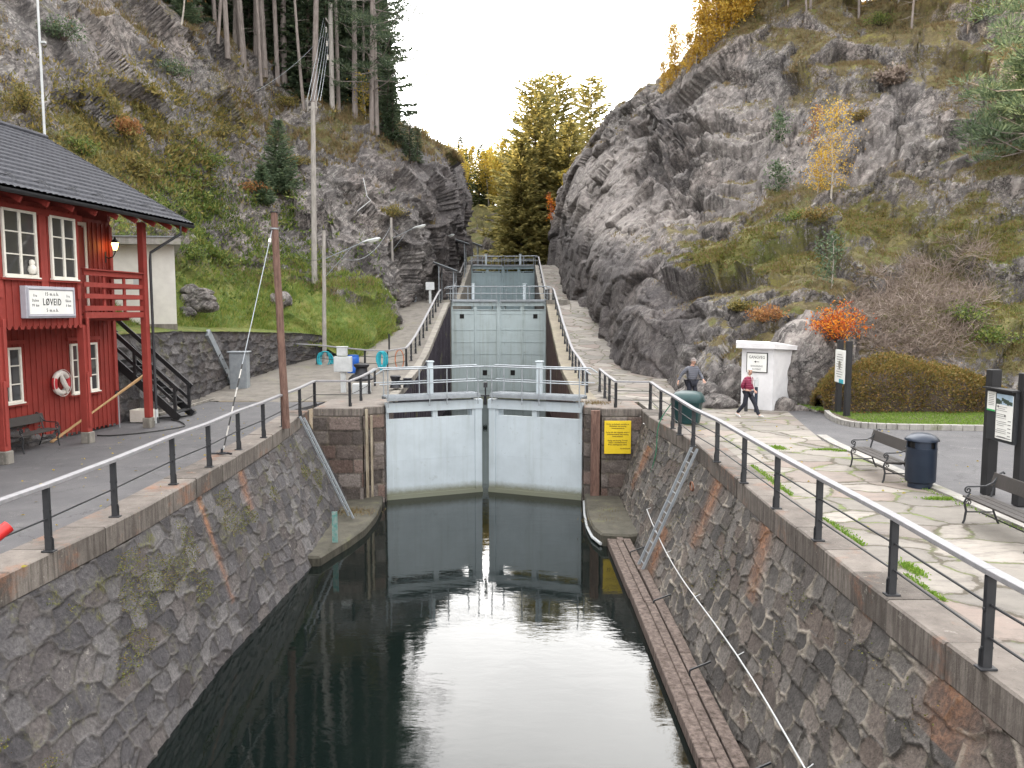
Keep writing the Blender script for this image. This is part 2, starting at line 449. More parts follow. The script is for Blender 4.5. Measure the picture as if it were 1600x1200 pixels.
def mat_gate(name, c, dirt, chips):
    t = NT(name)
    n2 = t.noise(.9, 7, .65); n3 = t.noise(7, 8, .75)
    k = t.mix(t.ramp(n2, [(.35, 0), (.7, 1)]), c, tuple(x * .84 for x in c))
    sk = t.noise(1.1, 8, .7, v=t.map(scale=(3.5, 3.5, .18)))
    k = t.mix(t.ramp(sk, [(.5, 0), (.72, dirt)]), k, (.17, .18, .13))
    ch = t.math('MULTIPLY', t.ramp(n3, [(.64, 0), (.67, 1)]), t.ramp(t.noise(.7, 5, .7), [(.53, 0), (.6, 1)]))
    k = t.mix(t.math('MULTIPLY', ch, chips), k, (.05, .035, .028))
    ru = t.math('MULTIPLY', t.ramp(t.noise(2.2, 9, .8), [(.60, 0), (.66, 1)]), dirt)
    k = t.mix(ru, k, (.10, .085, .055))
    z = t.sep(t.n('ShaderNodeNewGeometry').outputs['Position'])[2]
    zz = t.math('ADD', z, t.math('MULTIPLY', t.math('SUBTRACT', n3, .5), .25))
    a = t.n('ShaderNodeMapRange'); t.l(zz, a.inputs[0]); a.inputs[1].default_value = -3.30; a.inputs[2].default_value = -3.02; a.inputs[3].default_value = 1; a.inputs[4].default_value = 0
    k = t.mix(t.math('MULTIPLY', a.outputs[0], .85), k, (.13, .13, .07))
    t.bump(t.math('ADD', n2, t.math('MULTIPLY', n3, .3)), .12, .03)
    return t.fin(k, .48, 0, .45)

def mat_water():
    t = NT('water')
    a = t.noise(1.0, 5, .55, v=t.map(scale=(1.1, 2.3, 1)), dist=.3)
    b = t.noise(5.5, 3, .5, v=t.map(scale=(.8, 1.9, 1)))
    calm = t.ramp(t.noise(.12, 3), [(.35, .35), (.7, 1)])
    h = t.math('MULTIPLY', t.math('ADD', a, t.math('MULTIPLY', b, .12)), calm)
    t.bump(h, .055, .10)
    t.b.inputs['IOR'].default_value = 1.36
    return t.fin((.0035, .006, .0055), .012, 0, .5)

def mat_leaf(name, stops, trans=.35, rough=.6):
    t = NT(name)
    r = t.math('ADD', t.math('MULTIPLY', t.island(), .6), t.math('MULTIPLY', t.noise(.9, 4, .6), .4))
    c = t.ramp(r, stops)
    t.fin(c, rough, 0, .3)
    tr = t.n('ShaderNodeBsdfTranslucent'); t.l(c, tr.inputs[0]); ms = t.n('ShaderNodeMixShader'); ms.inputs[0].default_value = trans
    t.l(t.b.outputs[0], ms.inputs[1]); t.l(tr.outputs[0], ms.inputs[2]); t.l(ms.outputs[0], t.out.inputs[0])
    return t.m

def mat_bark(name, c, c2, sc=6):
    t = NT(name)
    n = t.noise(sc, 7, .7, v=t.map(scale=(2, 2, .35)))
    k = t.ramp(n, [(.35, c2), (.62, c)])
    t.bump(n, .7, .05)
    return t.fin(k, .9, 0, .2)

def mat_boards(name, c):
    t = NT(name)
    n = t.noise(1.4, 7, .65); g = t.noise(3, 7, .7, v=t.map(scale=(9, 9, .5)))
    k = t.mix(t.ramp(n, [(.35, 0), (.7, 1)]), c, tuple(x * .72 for x in c))
    k = t.mix(t.ramp(g, [(.56, 0), (.72, .4)]), k, tuple(min(1, x * 1.6 + .02) for x in c))
    t.bump(g, .25, .01)
    return t.fin(k, .62, 0, .35)

def mat_rooftile():
    t = NT('roof_tile')
    n = t.noise(2.5, 7, .7); isl = t.island()
    k = t.ramp(n, [(.3, (.022, .024, .032)), (.7, (.048, .050, .062))])
    k = t.mix(t.ramp(t.noise(8, 8, .8), [(.62, 0), (.72, .4)]), k, (.2, .2, .2))
    t.bump(t.noise(30, 4), .15, .01)
    return t.fin(k, .68, 0, .22)

def mat_emit(name, c, s):
    t = NT(name); t.b.inputs['Emission Color'].default_value = (*c, 1); t.b.inputs['Emission Strength'].default_value = s
    return t.fin(c, .4)

def mat_stripes(name, a, b, axis, freq):
    t = NT(name); z = t.sep(t.co())[axis]
    f = t.math('GREATER_THAN', t.math('FRACT', t.math('MULTIPLY', z, freq)), .5)
    return t.fin(t.mix(f, a, b), .6)

def mat_puffer(name, c, freq=13):
    t = NT(name); z = t.sep(t.co())[2]
    s = t.math('ABSOLUTE', t.math('SINE', t.math('MULTIPLY', z, freq * math.pi)))
    t.bump(s, .6, .02)
    k = t.mix(t.ramp(s, [(.0, .55), (.22, 0)]), c, tuple(x * .45 for x in c))
    return t.fin(k, .45, 0, .4)

def mat_glass():
    t = NT('window_glass')
    t.b.inputs['IOR'].default_value = 1.5
    return t.fin((.05, .05, .052), .04, 0, .9)

MT = {}
MT['rock'] = mat_rock()
MT['masonL'] = mat_masonry('rubble_masonry_blue', (.042, .040, .044), (.088, .083, .088), (.165, .157, .157), (.125, .115, .10), .5, .95, (.095, .076, .069))
MT['masonR'] = mat_masonry('rubble_masonry_brown', (.050, .047, .046), (.104, .096, .091), (.185, .170, .158), (.30, .268, .225), .85, .18, (.15, .112, .092))
MT['ashlar'] = mat_masonry('dressed_stone', (.06, .05, .046), (.135, .115, .105), (.235, .205, .19), (.16, .14, .11), .6, .6, (.19, .105, .08))
MT['coping'] = mat_coping()
MT['asphalt'] = mat_asphalt()
MT['flags'] = mat_flags()
MT['flags_path'] = mat_flags('path_flagstones', 1.1, .85, .3)
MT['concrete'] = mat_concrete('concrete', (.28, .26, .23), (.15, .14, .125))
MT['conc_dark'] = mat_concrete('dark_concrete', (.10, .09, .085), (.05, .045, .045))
MT['wetstone'] = mat_concrete('damp_ledge_stone', (.095, .088, .07), (.04, .038, .03), .5)
MT['path'] = mat_concrete('worn_path', (.195, .178, .158), (.095, .088, .078), .2)
MT['gate1'] = mat_gate('gate_paint', (.475, .54, .585), .22, .8)
MT['gate2'] = mat_gate('weathered_gate_paint', (.39, .46, .475), .5, 1)
MT['gate3'] = mat_gate('blue_grey_gate_paint', (.30, .385, .42), .3, .6)
MT['water'] = mat_water()
MT['galv'] = basic('galvanised_steel', (.33, .36, .39), (.26, .285, .31), 5, .5, .45, .05)
MT['galv2'] = basic('grey_painted_steel', (.50, .52, .53), (.40, .42, .43), 3, .5, .1, .05)
MT['alu'] = basic('handrail_aluminium', (.27, .265, .28), (.21, .21, .22), 8, .62, .05, .03, spec=.25)
MT['black'] = basic('black_painted_steel', (.022, .024, .028), (.035, .036, .04), 7, .5, .2, .1)
MT['blackwood'] = mat_boards('black_stained_wood', (.018, .018, .020))
MT['slat'] = mat_boards('dark_bench_wood', (.045, .040, .038))
MT['red'] = mat_boards('red_painted_boards', (.25, .036, .028))
MT['redtrim'] = mat_boards('red_trim_boards', (.28, .042, .033))
MT['white'] = basic('white_paint', (.76, .74, .68), (.66, .63, .56), 4, .55)
MT['render_white'] = basic('white_render', (.68, .67, .63), (.58, .57, .54), 2, .8, 0, .2, 40)
MT['hutwhite'] = basic('white_hut_render', (.68, .68, .70), (.56, .56, .58), 1.5, .75, 0, .4, 14, .02)
MT['tile'] = mat_rooftile()
MT['glass'] = mat_glass()
MT['dark'] = basic('dark_interior', (.012, .011, .011), None, 4, .9)
MT['signwhite'] = basic('sign_white', (.74, .75, .73), (.68, .69, .67), 3, .5, 0, 0)
MT['signgrey'] = basic('sign_frame_grey', (.42, .42, .47), (.34, .34, .39), 3, .5)
MT['ink'] = basic('black_lettering', (.02, .02, .022), None, 4, .6, 0, 0)
MT['inkgrey'] = basic('grey_lettering', (.13, .13, .14), None, 4, .6, 0, 0)
MT['inkbrown'] = basic('brown_lettering', (.09, .06, .01), None, 4, .6, 0, 0)
MT['yellow'] = basic('yellow_sign', (.72, .53, .02), (.64, .46, .015), 2, .45, 0, .03)
MT['lamp'] = mat_emit('lit_lamp_glass', (1.0, .55, .12), 9)
MT['polegrey'] = mat_bark('weathered_grey_pole', (.34, .32, .30), (.20, .185, .17), 5)
MT['polebrown'] = mat_bark('brown_pole', (.20, .125, .10), (.10, .06, .05), 6)
MT['timber'] = mat_bark('wet_fender_timber', (.17, .135, .12), (.055, .042, .036), 5)
MT['postwood'] = mat_bark('bleached_guide_timber', (.40, .35, .27), (.20, .165, .12), 5)
MT['tanwood'] = basic('bare_wood_pole', (.46, .30, .15), (.34, .21, .1), 6, .6)
MT['bollard'] = basic('cast_iron', (.018, .02, .026), (.03, .03, .035), 5, .5, .3)
MT['cyan'] = basic('cyan_rope', (.03, .40, .48), (.02, .26, .34), 12, .7, 0, .5, 60)
MT['blue'] = basic('blue_plastic', (.01, .10, .45), None, 5, .4)
MT['orange'] = basic('orange_hose', (.55, .22, .12), None, 5, .5)
MT['binblue'] = basic('dark_blue_bin_paint', (.014, .022, .040), (.02, .03, .05), 4, .38, .2, .04)
MT['bingreen'] = basic('dark_green_plastic', (.008, .034, .038), (.011, .045, .048), 3, .45, 0, .05)
MT['redplastic'] = basic('red_plastic', (.6, .03, .03), None, 4, .4)
MT['ringwhite'] = basic('lifebuoy_white', (.68, .64, .60), None, 4, .6)
MT['ringred'] = basic('lifebuoy_red', (.55, .04, .05), None, 4, .5)
MT['rubber'] = basic('black_rubber', (.012, .012, .013), None, 4, .6)
MT['greenrope'] = basic('green_rope', (.03, .16, .09), None, 9, .8)
MT['teal'] = basic('teal_board', (.05, .22, .20), (.25, .3, .28), 9, .6)
MT['kerb'] = mat_concrete('kerb_stone', (.34, .33, .31), (.20, .19, .18), .3)
MT['bark_pine'] = mat_bark('pine_bark', (.25, .22, .205), (.135, .115, .105), 4)
MT['bark_dark'] = mat_bark('spruce_bark', (.11, .085, .07), (.05, .04, .035), 5)
MT['bark_birch'] = mat_bark('pale_bark', (.42, .39, .35), (.18, .16, .14), 5)
MT['needle_pine'] = mat_leaf('pine_needles', [(.2, (.035, .056, .034)), (.5, (.06, .09, .05)), (.8, (.10, .13, .065))], .35)
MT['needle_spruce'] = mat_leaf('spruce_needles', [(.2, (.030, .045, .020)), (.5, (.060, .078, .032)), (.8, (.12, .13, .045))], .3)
MT['needle_gap'] = mat_leaf('sun_lightened_spruce_needles', [(.2, (.11, .115, .042)), (.5, (.25, .22, .075)), (.8, (.40, .34, .12))], .5)  # needle colour lightened to carry the sun glow
MT['needle_young'] = mat_leaf('young_spruce_needles', [(.2, (.05, .08, .045)), (.5, (.09, .135, .075)), (.8, (.15, .19, .10))], .3)
MT['leaf_yellow'] = mat_leaf('yellow_birch_leaves', [(.2, (.32, .18, .025)), (.5, (.52, .33, .05)), (.8, (.60, .45, .10))], .5)
MT['leaf_gold'] = mat_leaf('golden_leaves', [(.2, (.26, .19, .03)), (.5, (.45, .33, .06)), (.8, (.28, .27, .06))], .5)
MT['leaf_orange'] = mat_leaf('orange_maple_leaves', [(.15, (.20, .04, .02)), (.4, (.42, .085, .02)), (.6, (.60, .20, .02)), (.85, (.66, .34, .04))], .45)
MT['leaf_rust'] = mat_leaf('rust_leaves', [(.2, (.20, .09, .04)), (.5, (.32, .15, .06)), (.8, (.38, .22, .08))], .4)
MT['leaf_hedge'] = mat_leaf('hedge_leaves', [(.15, (.08, .075, .02)), (.42, (.17, .14, .04)), (.6, (.26, .15, .05)), (.85, (.15, .16, .045))], .3)
MT['leaf_green'] = mat_leaf('green_shrub_leaves', [(.2, (.05, .085, .02)), (.5, (.11, .16, .035)), (.8, (.21, .22, .055))], .35)
MT['leaf_olive'] = mat_leaf('olive_autumn_leaves', [(.2, (.085, .085, .028)), (.5, (.17, .15, .045)), (.8, (.27, .20, .06))], .35)
MT['leaf_moss'] = mat_leaf('moss_tufts', [(.2, (.07, .085, .02)), (.5, (.14, .155, .03)), (.8, (.16, .10, .03))], .1)
MT['grass'] = mat_leaf('grass_blades', [(.15, (.085, .15, .024)), (.5, (.17, .24, .045)), (.75, (.27, .26, .07)), (.95, (.30, .21, .08))], .4)
MT['grass_dry'] = mat_leaf('dry_grass_blades', [(.1, (.10, .095, .04)), (.4, (.19, .155, .07)), (.7, (.16, .10, .055)), (.95, (.26, .22, .09))], .3)
MT['twig'] = mat_leaf('dead_vine_twigs', [(.1, (.10, .075, .06)), (.5, (.20, .155, .13)), (.9, (.30, .25, .21))], .05)
MT['lawn'] = mat_leaf('lawn_blades', [(.15, (.09, .18, .02)), (.6, (.16, .27, .035)), (.95, (.26, .32, .07))], .3)
MT['earth'] = basic('earth', (.10, .08, .055), (.055, .045, .03), 3, .95, 0, .5, 12, .05)
MT['skin'] = basic('skin', (.55, .33, .25), (.50, .29, .22), 12, .5, 0, 0)
MT['hair'] = basic('grey_hair', (.35, .33, .31), None, 20, .8)
MT['jacket_grey'] = mat_puffer('grey_quilted_jacket', (.10, .105, .13))
MT['jacket_red'] = mat_puffer('maroon_quilted_jacket', (.20, .018, .055))
MT['trouser'] = basic('dark_trousers', (.018, .020, .032), None, 8, .8)
MT['hoodwhite'] = basic('white_knit', (.62, .60, .58), (.52, .50, .48), 12, .9)
MT['capgrey'] = basic('grey_cap', (.27, .24, .23), None, 12, .9)
MT['shoe'] = basic('white_shoes', (.55, .55, .56), None, 12, .7)
MT['shoedark'] = basic('dark_shoes', (.03, .03, .03), None, 12, .7)
MT['scarf'] = basic('brown_scarf', (.16, .08, .05), None, 12, .9)
# ================================================================ terrain lofts
def catmull(A, n):
    """A: (k,3..) control points -> n samples along axis 0"""
    A = np.asarray(A, float); k = len(A)
    t = np.linspace(0, k - 1, n); i = np.clip(np.floor(t).astype(int), 0, k - 2); f = (t - i)
    def g(j): return A[np.clip(j, 0, k - 1)]
    f = f.reshape((-1,) + (1,) * (A.ndim - 1))
    p0, p1, p2, p3 = g(i - 1), g(i), g(i + 1), g(i + 2)
    return .5 * ((2 * p1) + (-p0 + p2) * f + (2 * p0 - 5 * p1 + 4 * p2 - p3) * f ** 2 + (-p0 + 3 * p1 - 3 * p2 + p3) * f ** 3)
def loft(sections, nu, nv, pu=None):
    S = np.array([[tuple(p) for p in s] for s in sections])     # (stations, rows, 3)
    A = catmull(S, nu)                                            # nu, rows, 3
    B = catmull(np.transpose(A, (1, 0, 2)), nv)                   # nv, nu, 3
    return np.transpose(B, (1, 0, 2))                             # nu, nv, 3
def gnormals(Gd):
    du = np.gradient(Gd, axis=0); dv = np.gradient(Gd, axis=1)
    n = np.cross(du, dv); n /= (np.linalg.norm(n, axis=2, keepdims=True) + 1e-9)
    return n
def rockify(Gd, s, amp=1.0, flip=1, hold=None, blk=None):
    sh = Gd.shape[:2]; p = Gd.reshape(-1, 3)
    N = (gnormals(Gd) * flip).reshape(-1, 3)
    big = (fbm(p / 9.0, 4, s) - .5) * 2.2
    f1, e1, _ = facet(p, 4.2, s + 100, .8, (1, 1, 1.1))
    f2, e2, _ = facet(p, 1.5, s + 200, .8, (1, 1, 1.2))
    f3, e3, _ = facet(p, .55, s + 300, .7)
    rough = sstep(.38, .62, fbm(p / 6.0, 3, s + 500))
    d = big + f1 * 1.35 + f2 * (.07 + .34 * rough) + f3 * (.015 + .10 * rough) + (fbm(p / .5, 3, s + 9) - .5) * .12
    d -= .28 * (1 - sstep(.0, .10, e1)) + .10 * (1 - sstep(0, .12, e2))
    w = amp if hold is None else amp * hold.reshape(-1)
    if blk is not None:
        fb, eb, _ = facet(p, 2.6, s + 700, 1.2, (1, 1, .8)); fc, ec, _ = facet(p, 1.2, s + 800, 1.2)
        d = d + blk.reshape(-1) * (fb * .75 + fc * .35 - .5 * (1 - sstep(0, .12, eb)))
    q = p + N * (d * w)[:, None]
    return q.reshape(sh + (3,)), rough.reshape(sh)

class Surf: pass
def make_surf(name, Gd, mat, veg, dark, green, label=None, kind='structure', slab=None):
    nu, nv = Gd.shape[:2]
    me = np_mesh(name, Gd.reshape(-1, 3), gridfaces(nu, nv))
    fattr(me, 'veg', veg.ravel()); fattr(me, 'dark', dark.ravel()); fattr(me, 'green', green.ravel())
    if slab is not None: fattr(me, 'slab', slab.ravel())
    o = link(name, me, mat); tag(o, kind=kind)
    s = Surf(); s.o = o; s.G = Gd; s.N = gnormals(Gd); s.px, s.py, s.dep = proj(Gd.reshape(-1, 3)); s.veg = veg; s.green = green
    s.V = Gd.reshape(-1, 3)
    return s
def hit(s, px, py, r=7):
    d = np.hypot(s.px - px, s.py - py); m = (d < r) & (s.dep > 1)
    if not m.any(): m = d <= d.min() + .5
    i = np.where(m)[0]; j = i[np.argmin(s.dep[i])]
    return Vector(s.V[j])

# ramp heights of the two lock-side paths
def rampR(Y): return float(np.interp(Y, [-30, 35, 38, 43.5, 51, 63, 71, 74, 93, 140], [0, 0, .26, .55, 1.85, 4.35, 4.4, 4.6, 8.8, 9.0]))
def rampL(Y): return float(np.interp(Y, [-30, 31, 35, 40, 44, 48.7, 60, 64, 72, 93, 140], [0, 0, .25, .6, 1.05, 1.9, 4.1, 4.35, 4.5, 8.8, 9.0]))
XL, XR = -4.72, 2.64       # lock chamber faces
ZW = -3.5                  # water level

W = lambda x, y, z: Vector((x, y, z))
# ---- right rock: rows = base, top of cut face, slab, upper slab, crest, behind, far behind
def ext(pc, dx, dy, dz): return W(pc.x + dx, pc.y + dy, pc.z + dz)
RS = []
raw = [
 [(856, 404, 99), (858, 372, 99.5), (866, 345, 101), (878, 322, 103), (889, 300, 105)],
 [(867, 414, 91), (871, 360, 92), (880, 315, 93.5), (892, 280, 95), (903, 250, 97)],
 [(879, 448, 77), (888, 370, 78.5), (912, 300, 81), (930, 250, 84), (950, 192, 88)],
 [(908, 470, 62), (915, 385, 64), (945, 310, 69), (980, 225, 76), (1010, 133, 84)],
 [(938, 520, 52.5), (958, 400, 55), (1000, 320, 60), (1045, 220, 68), (1082, 86, 79)],
 [(973, 580, 41), (1003, 445, 44.5), (1070, 330, 52), (1115, 205, 62), (1136, 18, 74)],
 [(1030, 598, 38), (1052, 475, 40.5), (1120, 355, 48), (1190, 215, 59), (1185, -2, 72)],
 [(1085, 628, 32.5), (1110, 500, 35), (1190, 370, 43), (1260, 225, 55), (1270, 2, 69)],
 [(1200, 655, 30.5), (1220, 510, 32.5), (1290, 365, 41), (1360, 225, 52), (1380, 10, 66)],
 [(1300, 660, 30), (1320, 540, 32), (1390, 385, 40), (1470, 225, 50), (1495, 2, 63)],
 [(1440, 655, 29.5), (1465, 520, 31.5), (1515, 365, 39), (1590, 210, 48.5), (1630, 5, 60)],
 [(1610, 660, 28.5), (1640, 510, 30.5), (1700, 350, 37), (1760, 200, 46), (1800, -5, 56)],
 [(1800, 665, 26.5), (1840, 510, 28.5), (1910, 350, 34), (1980, 200, 42), (2040, -5, 52)],
]
for s in raw:
    pts = [P(*q) for q in s]; c = pts[-1]
    pts += [ext(c, 4, 5, 1.2), ext(c, 22, 18, 3.5)]
    pts[0] = pts[0] - Vector((0, 0, 1.2)) if pts[0].z > 1 else Vector((pts[0].x, pts[0].y, -1.2))
    RS.append(pts)
for (bx, by, k) in ((34, 12, 1.0), (34, -14, 1.0)):
    RS.append([W(bx, by, -1.2), W(bx + 1.5, by + .5, 5), W(bx + 7, by + 3, 12), W(bx + 15, by + 6, 20), W(bx + 24, by + 8, 27), W(bx + 30, by + 10, 28.5), W(bx + 60, by + 14, 31)])
# leading station behind the spur so that it has thickness
RS.insert(0, [W(9, 112, 6), W(9.5, 112, 10), W(10.5, 112, 13), W(12, 113, 16), W(14, 114, 18), W(22, 116, 20), W(45, 120, 24)])
Gd = loft(RS, 820, 380)
pxg, pyg, _ = proj(Gd.reshape(-1, 3)); pxg = pxg.reshape(Gd.shape[:2]); pyg = pyg.reshape(Gd.shape[:2])
slabm = np.exp(-(((pxg - 990) / 95) ** 2 + ((pyg - 285 + (pxg - 990) * .9) / 85) ** 2))
blockm = np.exp(-(((pxg - 1050) / 60) ** 2 + ((pyg - 240 ) / 75) ** 2)) + .5 * np.exp(-(((pxg - 1380) / 150) ** 2 + ((pyg - 230) / 120) ** 2))
vvb = np.linspace(0, 6, Gd.shape[1])[None, :] * np.ones((Gd.shape[0], 1))
hold = 1 - .72 * np.clip(slabm * 1.3, 0, 1) * (1 - np.clip(blockm, 0, 1)) + .9 * np.clip(blockm, 0, 1)
hold = hold * (.42 + .58 * sstep(.3, 1.6, vvb))
blockm = np.clip(np.exp(-(((pxg - 1045) / 62) ** 2 + ((pyg - 235) / 80) ** 4)) * 1.2, 0, 1)
Gr, roughR = rockify(Gd, 11, 1.0, 1 if gnormals(Gd)[400, 150, 0] < 0 else -1, hold, blockm)
def terr_attrs(Gr, s, vbias, gbias):
    n = gnormals(Gr); nz = np.abs(n[:, :, 2]); p = Gr.reshape(-1, 3)
    sh = nz.shape
    # smooth the normal a little
    for _ in range(3):
        nz = (nz + np.roll(nz, 1, 0) + np.roll(nz, -1, 0) + np.roll(nz, 1, 1) + np.roll(nz, -1, 1)) / 5
    big = fbm(p / 5.0, 4, s).reshape(sh)
    veg = sstep(.45, .95, nz) * .8 + (big - .5) * 1.5 + vbias
    return veg, nz
px, py, dep = proj(Gr.reshape(-1, 3)); px = px.reshape(Gr.shape[:2]); py = py.reshape(Gr.shape[:2])
veg, nzr = terr_attrs(Gr, 70, .10, 0)
X, Y, Z = Gr[:, :, 0], Gr[:, :, 1], Gr[:, :, 2]
vv = np.linspace(0, 6, Gr.shape[1])[None, :] * np.ones((Gr.shape[0], 1))
# facts about the place: bare freshly cut face at the lock, bare sheet-like slab, mossy ledges to the right, heath on top
cutf = (1 - sstep(1.0, 1.55, vv + .5 * (fbm(Gr.reshape(-1, 3) / 4, 3, 8).reshape(vv.shape) - .5))) * sstep(33, 39, Y)
slab = sstep(1.2, 1.6, vv) * (1 - sstep(2.9, 3.5, vv)) * sstep(46, 54, Y)
moss = np.exp(-(((px - 1200) / 190) ** 2 + ((py - 385 + (px - 1200) * .22) / 45) ** 2)) + .8 * np.exp(-(((px - 1560) / 120) ** 2 + ((py - 440) / 130) ** 2))
rightm = sstep(1110, 1230, px) * (py < 560)
veg = veg - cutf * .7 - slab * .45 - slabm * .4 + moss * .38 + sstep(3.7, 4.15, vv) * .28 + rightm * .20
veg = veg - blockm * .6
dark = np.clip(cutf * .9 + blockm * .5 - .15 + (fbm(Gr.reshape(-1, 3) / 3, 3, 5).reshape(veg.shape) - .5) * .6, 0, 1)
green = np.clip(moss * .38 + .12, 0, 1)
SR = make_surf('rock_hillside_right', Gr, MT['rock'], veg, dark, green, slab=np.clip(slabm * 1.5 + slab * .5, 0, 1) * (1 - blockm))

# ---- left hillside
LS = []
rawL = [
 [(713, 408, 93), (716, 365, 93.5), (716, 322, 94.5), (706, 285, 96), (694, 262, 99)],
 [(702, 436, 80), (706, 375, 81), (703, 318, 82), (690, 270, 84), (672, 240, 88)],
 [(668, 466, 67), (676, 400, 68), (680, 320, 70), (665, 265, 74), (632, 216, 80)],
 [(628, 476, 60), (640, 405, 61.5), (640, 320, 64), (620, 255, 68), (588, 188, 75)],
 [(603, 500, 54), (606, 430, 56), (590, 330, 60), (570, 240, 65), (548, 172, 73)],
 [(596, 540, 47), (585, 478, 50), (545, 365, 55), (520, 250, 61), (505, 166, 70)],
 [(562, 560, 43.5), (545, 510, 46), (490, 395, 53), (460, 270, 60), (455, 135, 70)],
 [(505, 520, 43.8), (480, 470, 46.5), (440, 385, 52), (410, 260, 59), (400, 98, 69)],
 [(405, 520, 40), (385, 470, 42.5), (355, 385, 48), (330, 240, 54), (330, 48, 64)],
 [(320, 520, 35.5), (300, 450, 38), (270, 340, 43), (245, 190, 48), (240, 10, 58)],
 [(240, 520, 31.0), (210, 440, 33.5), (175, 300, 38), (150, 140, 43), (140, -60, 53)],
 [(130, 525, 27), (90, 420, 29.5), (50, 270, 34), (20, 100, 39), (0, -120, 48)],
 [(-60, 530, 23), (-100, 400, 26), (-140, 250, 30), (-190, 60, 35), (-230, -200, 43)],
]
for si, s in enumerate(rawL):
    pts = [P(*q) for q in s]; c = pts[-1]
    pts += [ext(c, -4, 4, 2.2), ext(c, -16, 10, 10 if si < 2 else 14), ext(c, -55, 16, 28 if si < 2 else 58)]  # unseen outer rows raised to block the low sun
    pts[0] = pts[0] - Vector((0, 0, .8))
    LS.append(pts)
for (bx, by) in ((-21, 8), (-21, -14)):
    LS.append([W(bx, by, -1), W(bx - 1.5, by, 5), W(bx - 6, by + 1, 12), W(bx - 11, by + 2, 20), W(bx - 20, by + 3, 27), W(bx - 24, by + 4, 29), W(bx - 36, by + 6, 36), W(bx - 75, by + 10, 58)])
LS.insert(0, [W(-12, 108, 6), W(-12.5, 108, 10), W(-13.5, 108, 14), W(-15, 109, 17), W(-19, 110, 22), W(-23, 112, 29), W(-32, 116, 43), W(-75, 120, 47)])  # hidden ridge raised so sun reaches only the upper gap spruces
LS.insert(0, [W(-20, 135, 6), W(-21, 135, 10), W(-22.5, 135, 14), W(-24, 136, 19), W(-28, 136, 24), W(-32, 137, 30), W(-41, 140, 40), W(-85, 144, 46)])  # hidden station raised to shade the lower gap trees
LS.insert(0, [W(-27, 185, 6), W(-28.5, 185, 10), W(-30, 185, 15), W(-32, 186, 20), W(-35, 186, 26), W(-39, 187, 32), W(-48, 190, 38), W(-85, 194, 60)])  # hidden station added to keep sun off the lower gap trees
Gd = loft(LS, 700, 420)
vv = np.linspace(0, 7, Gd.shape[1])[None, :] * np.ones((Gd.shape[0], 1))
pxl, pyl, _ = proj(Gd.reshape(-1, 3)); pxl = pxl.reshape(vv.shape); pyl = pyl.reshape(vv.shape)
# soft earth bank above the retaining wall, broken rock elsewhere
bank = (1 - sstep(.9, 1.6, vv)) * sstep(-60, 60, pxl + 40) * (1 - sstep(600, 625, pxl)) * (1 - sstep(48, 53, Gd[:, :, 1]))
bank2 = np.exp(-(((pxl - 130) / 150) ** 2 + ((pyl - 250) / 90) ** 2)) * .8
floor = sstep(3.9, 4.3, vv)
soft = np.clip(bank + bank2 + floor * .8, 0, 1)
sg = 1 if gnormals(Gd)[350, 150, 0] > 0 else -1
Gl, roughL = rockify(Gd, 31, 1.0, sg, 1 - soft * .82)
veg, nzl = terr_attrs(Gl, 90, .28, 0)
Y = Gl[:, :, 1]
cut = (1 - sstep(2.6, 3.4, vv)) * sstep(50, 58, Y)
veg = veg + soft * .9 - cut * .75
grey = np.exp(-(((pxl - 360) / 90) ** 2 + ((pyl - 330) / 45) ** 2)) + np.exp(-(((pxl - 120) / 150) ** 2 + ((pyl - 110) / 90) ** 2)) * .7 + np.exp(-(((pxl - 250) / 60) ** 2 + ((pyl - 150) / 60) ** 2)) * .6
grey = grey + .8 * np.exp(-(((pxl - 500) / 110) ** 2 + ((pyl - 330) / 60) ** 2))
veg = veg - grey * .75
greenm = np.clip(bank * 1.0 + .15 + bank2 * .3, 0, 1)
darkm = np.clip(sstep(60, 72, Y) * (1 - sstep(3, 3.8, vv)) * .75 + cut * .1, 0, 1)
SL = make_surf('hillside_left', Gl, MT['rock'], veg, darkm, greenm)

# ---- far hill closing the valley
FS = []
for (pxx, top, base) in ((560, 300, 420), (640, 300, 420), (700, 325, 420), (740, 325, 418), (790, 335, 418), (850, 345, 418), (920, 330, 420), (1000, 300, 420)):
    FS.append([P(pxx, base + 12, 118), P(pxx, (base + top) / 2, 124), P(pxx, top + 12, 130), P(pxx, top, 138), P(pxx, top - 2, 165), P(pxx, top + 4, 240)])
Gd = loft(FS, 260, 130)
sg = 1 if gnormals(Gd)[130, 40, 1] < 0 else -1
Gf, _ = rockify(Gd, 51, 1.0, sg)
veg, _ = terr_attrs(Gf, 60, .35, 0)
SF = make_surf('far_hill', Gf, MT['rock'], veg, np.zeros(veg.shape), np.full(veg.shape, .3))
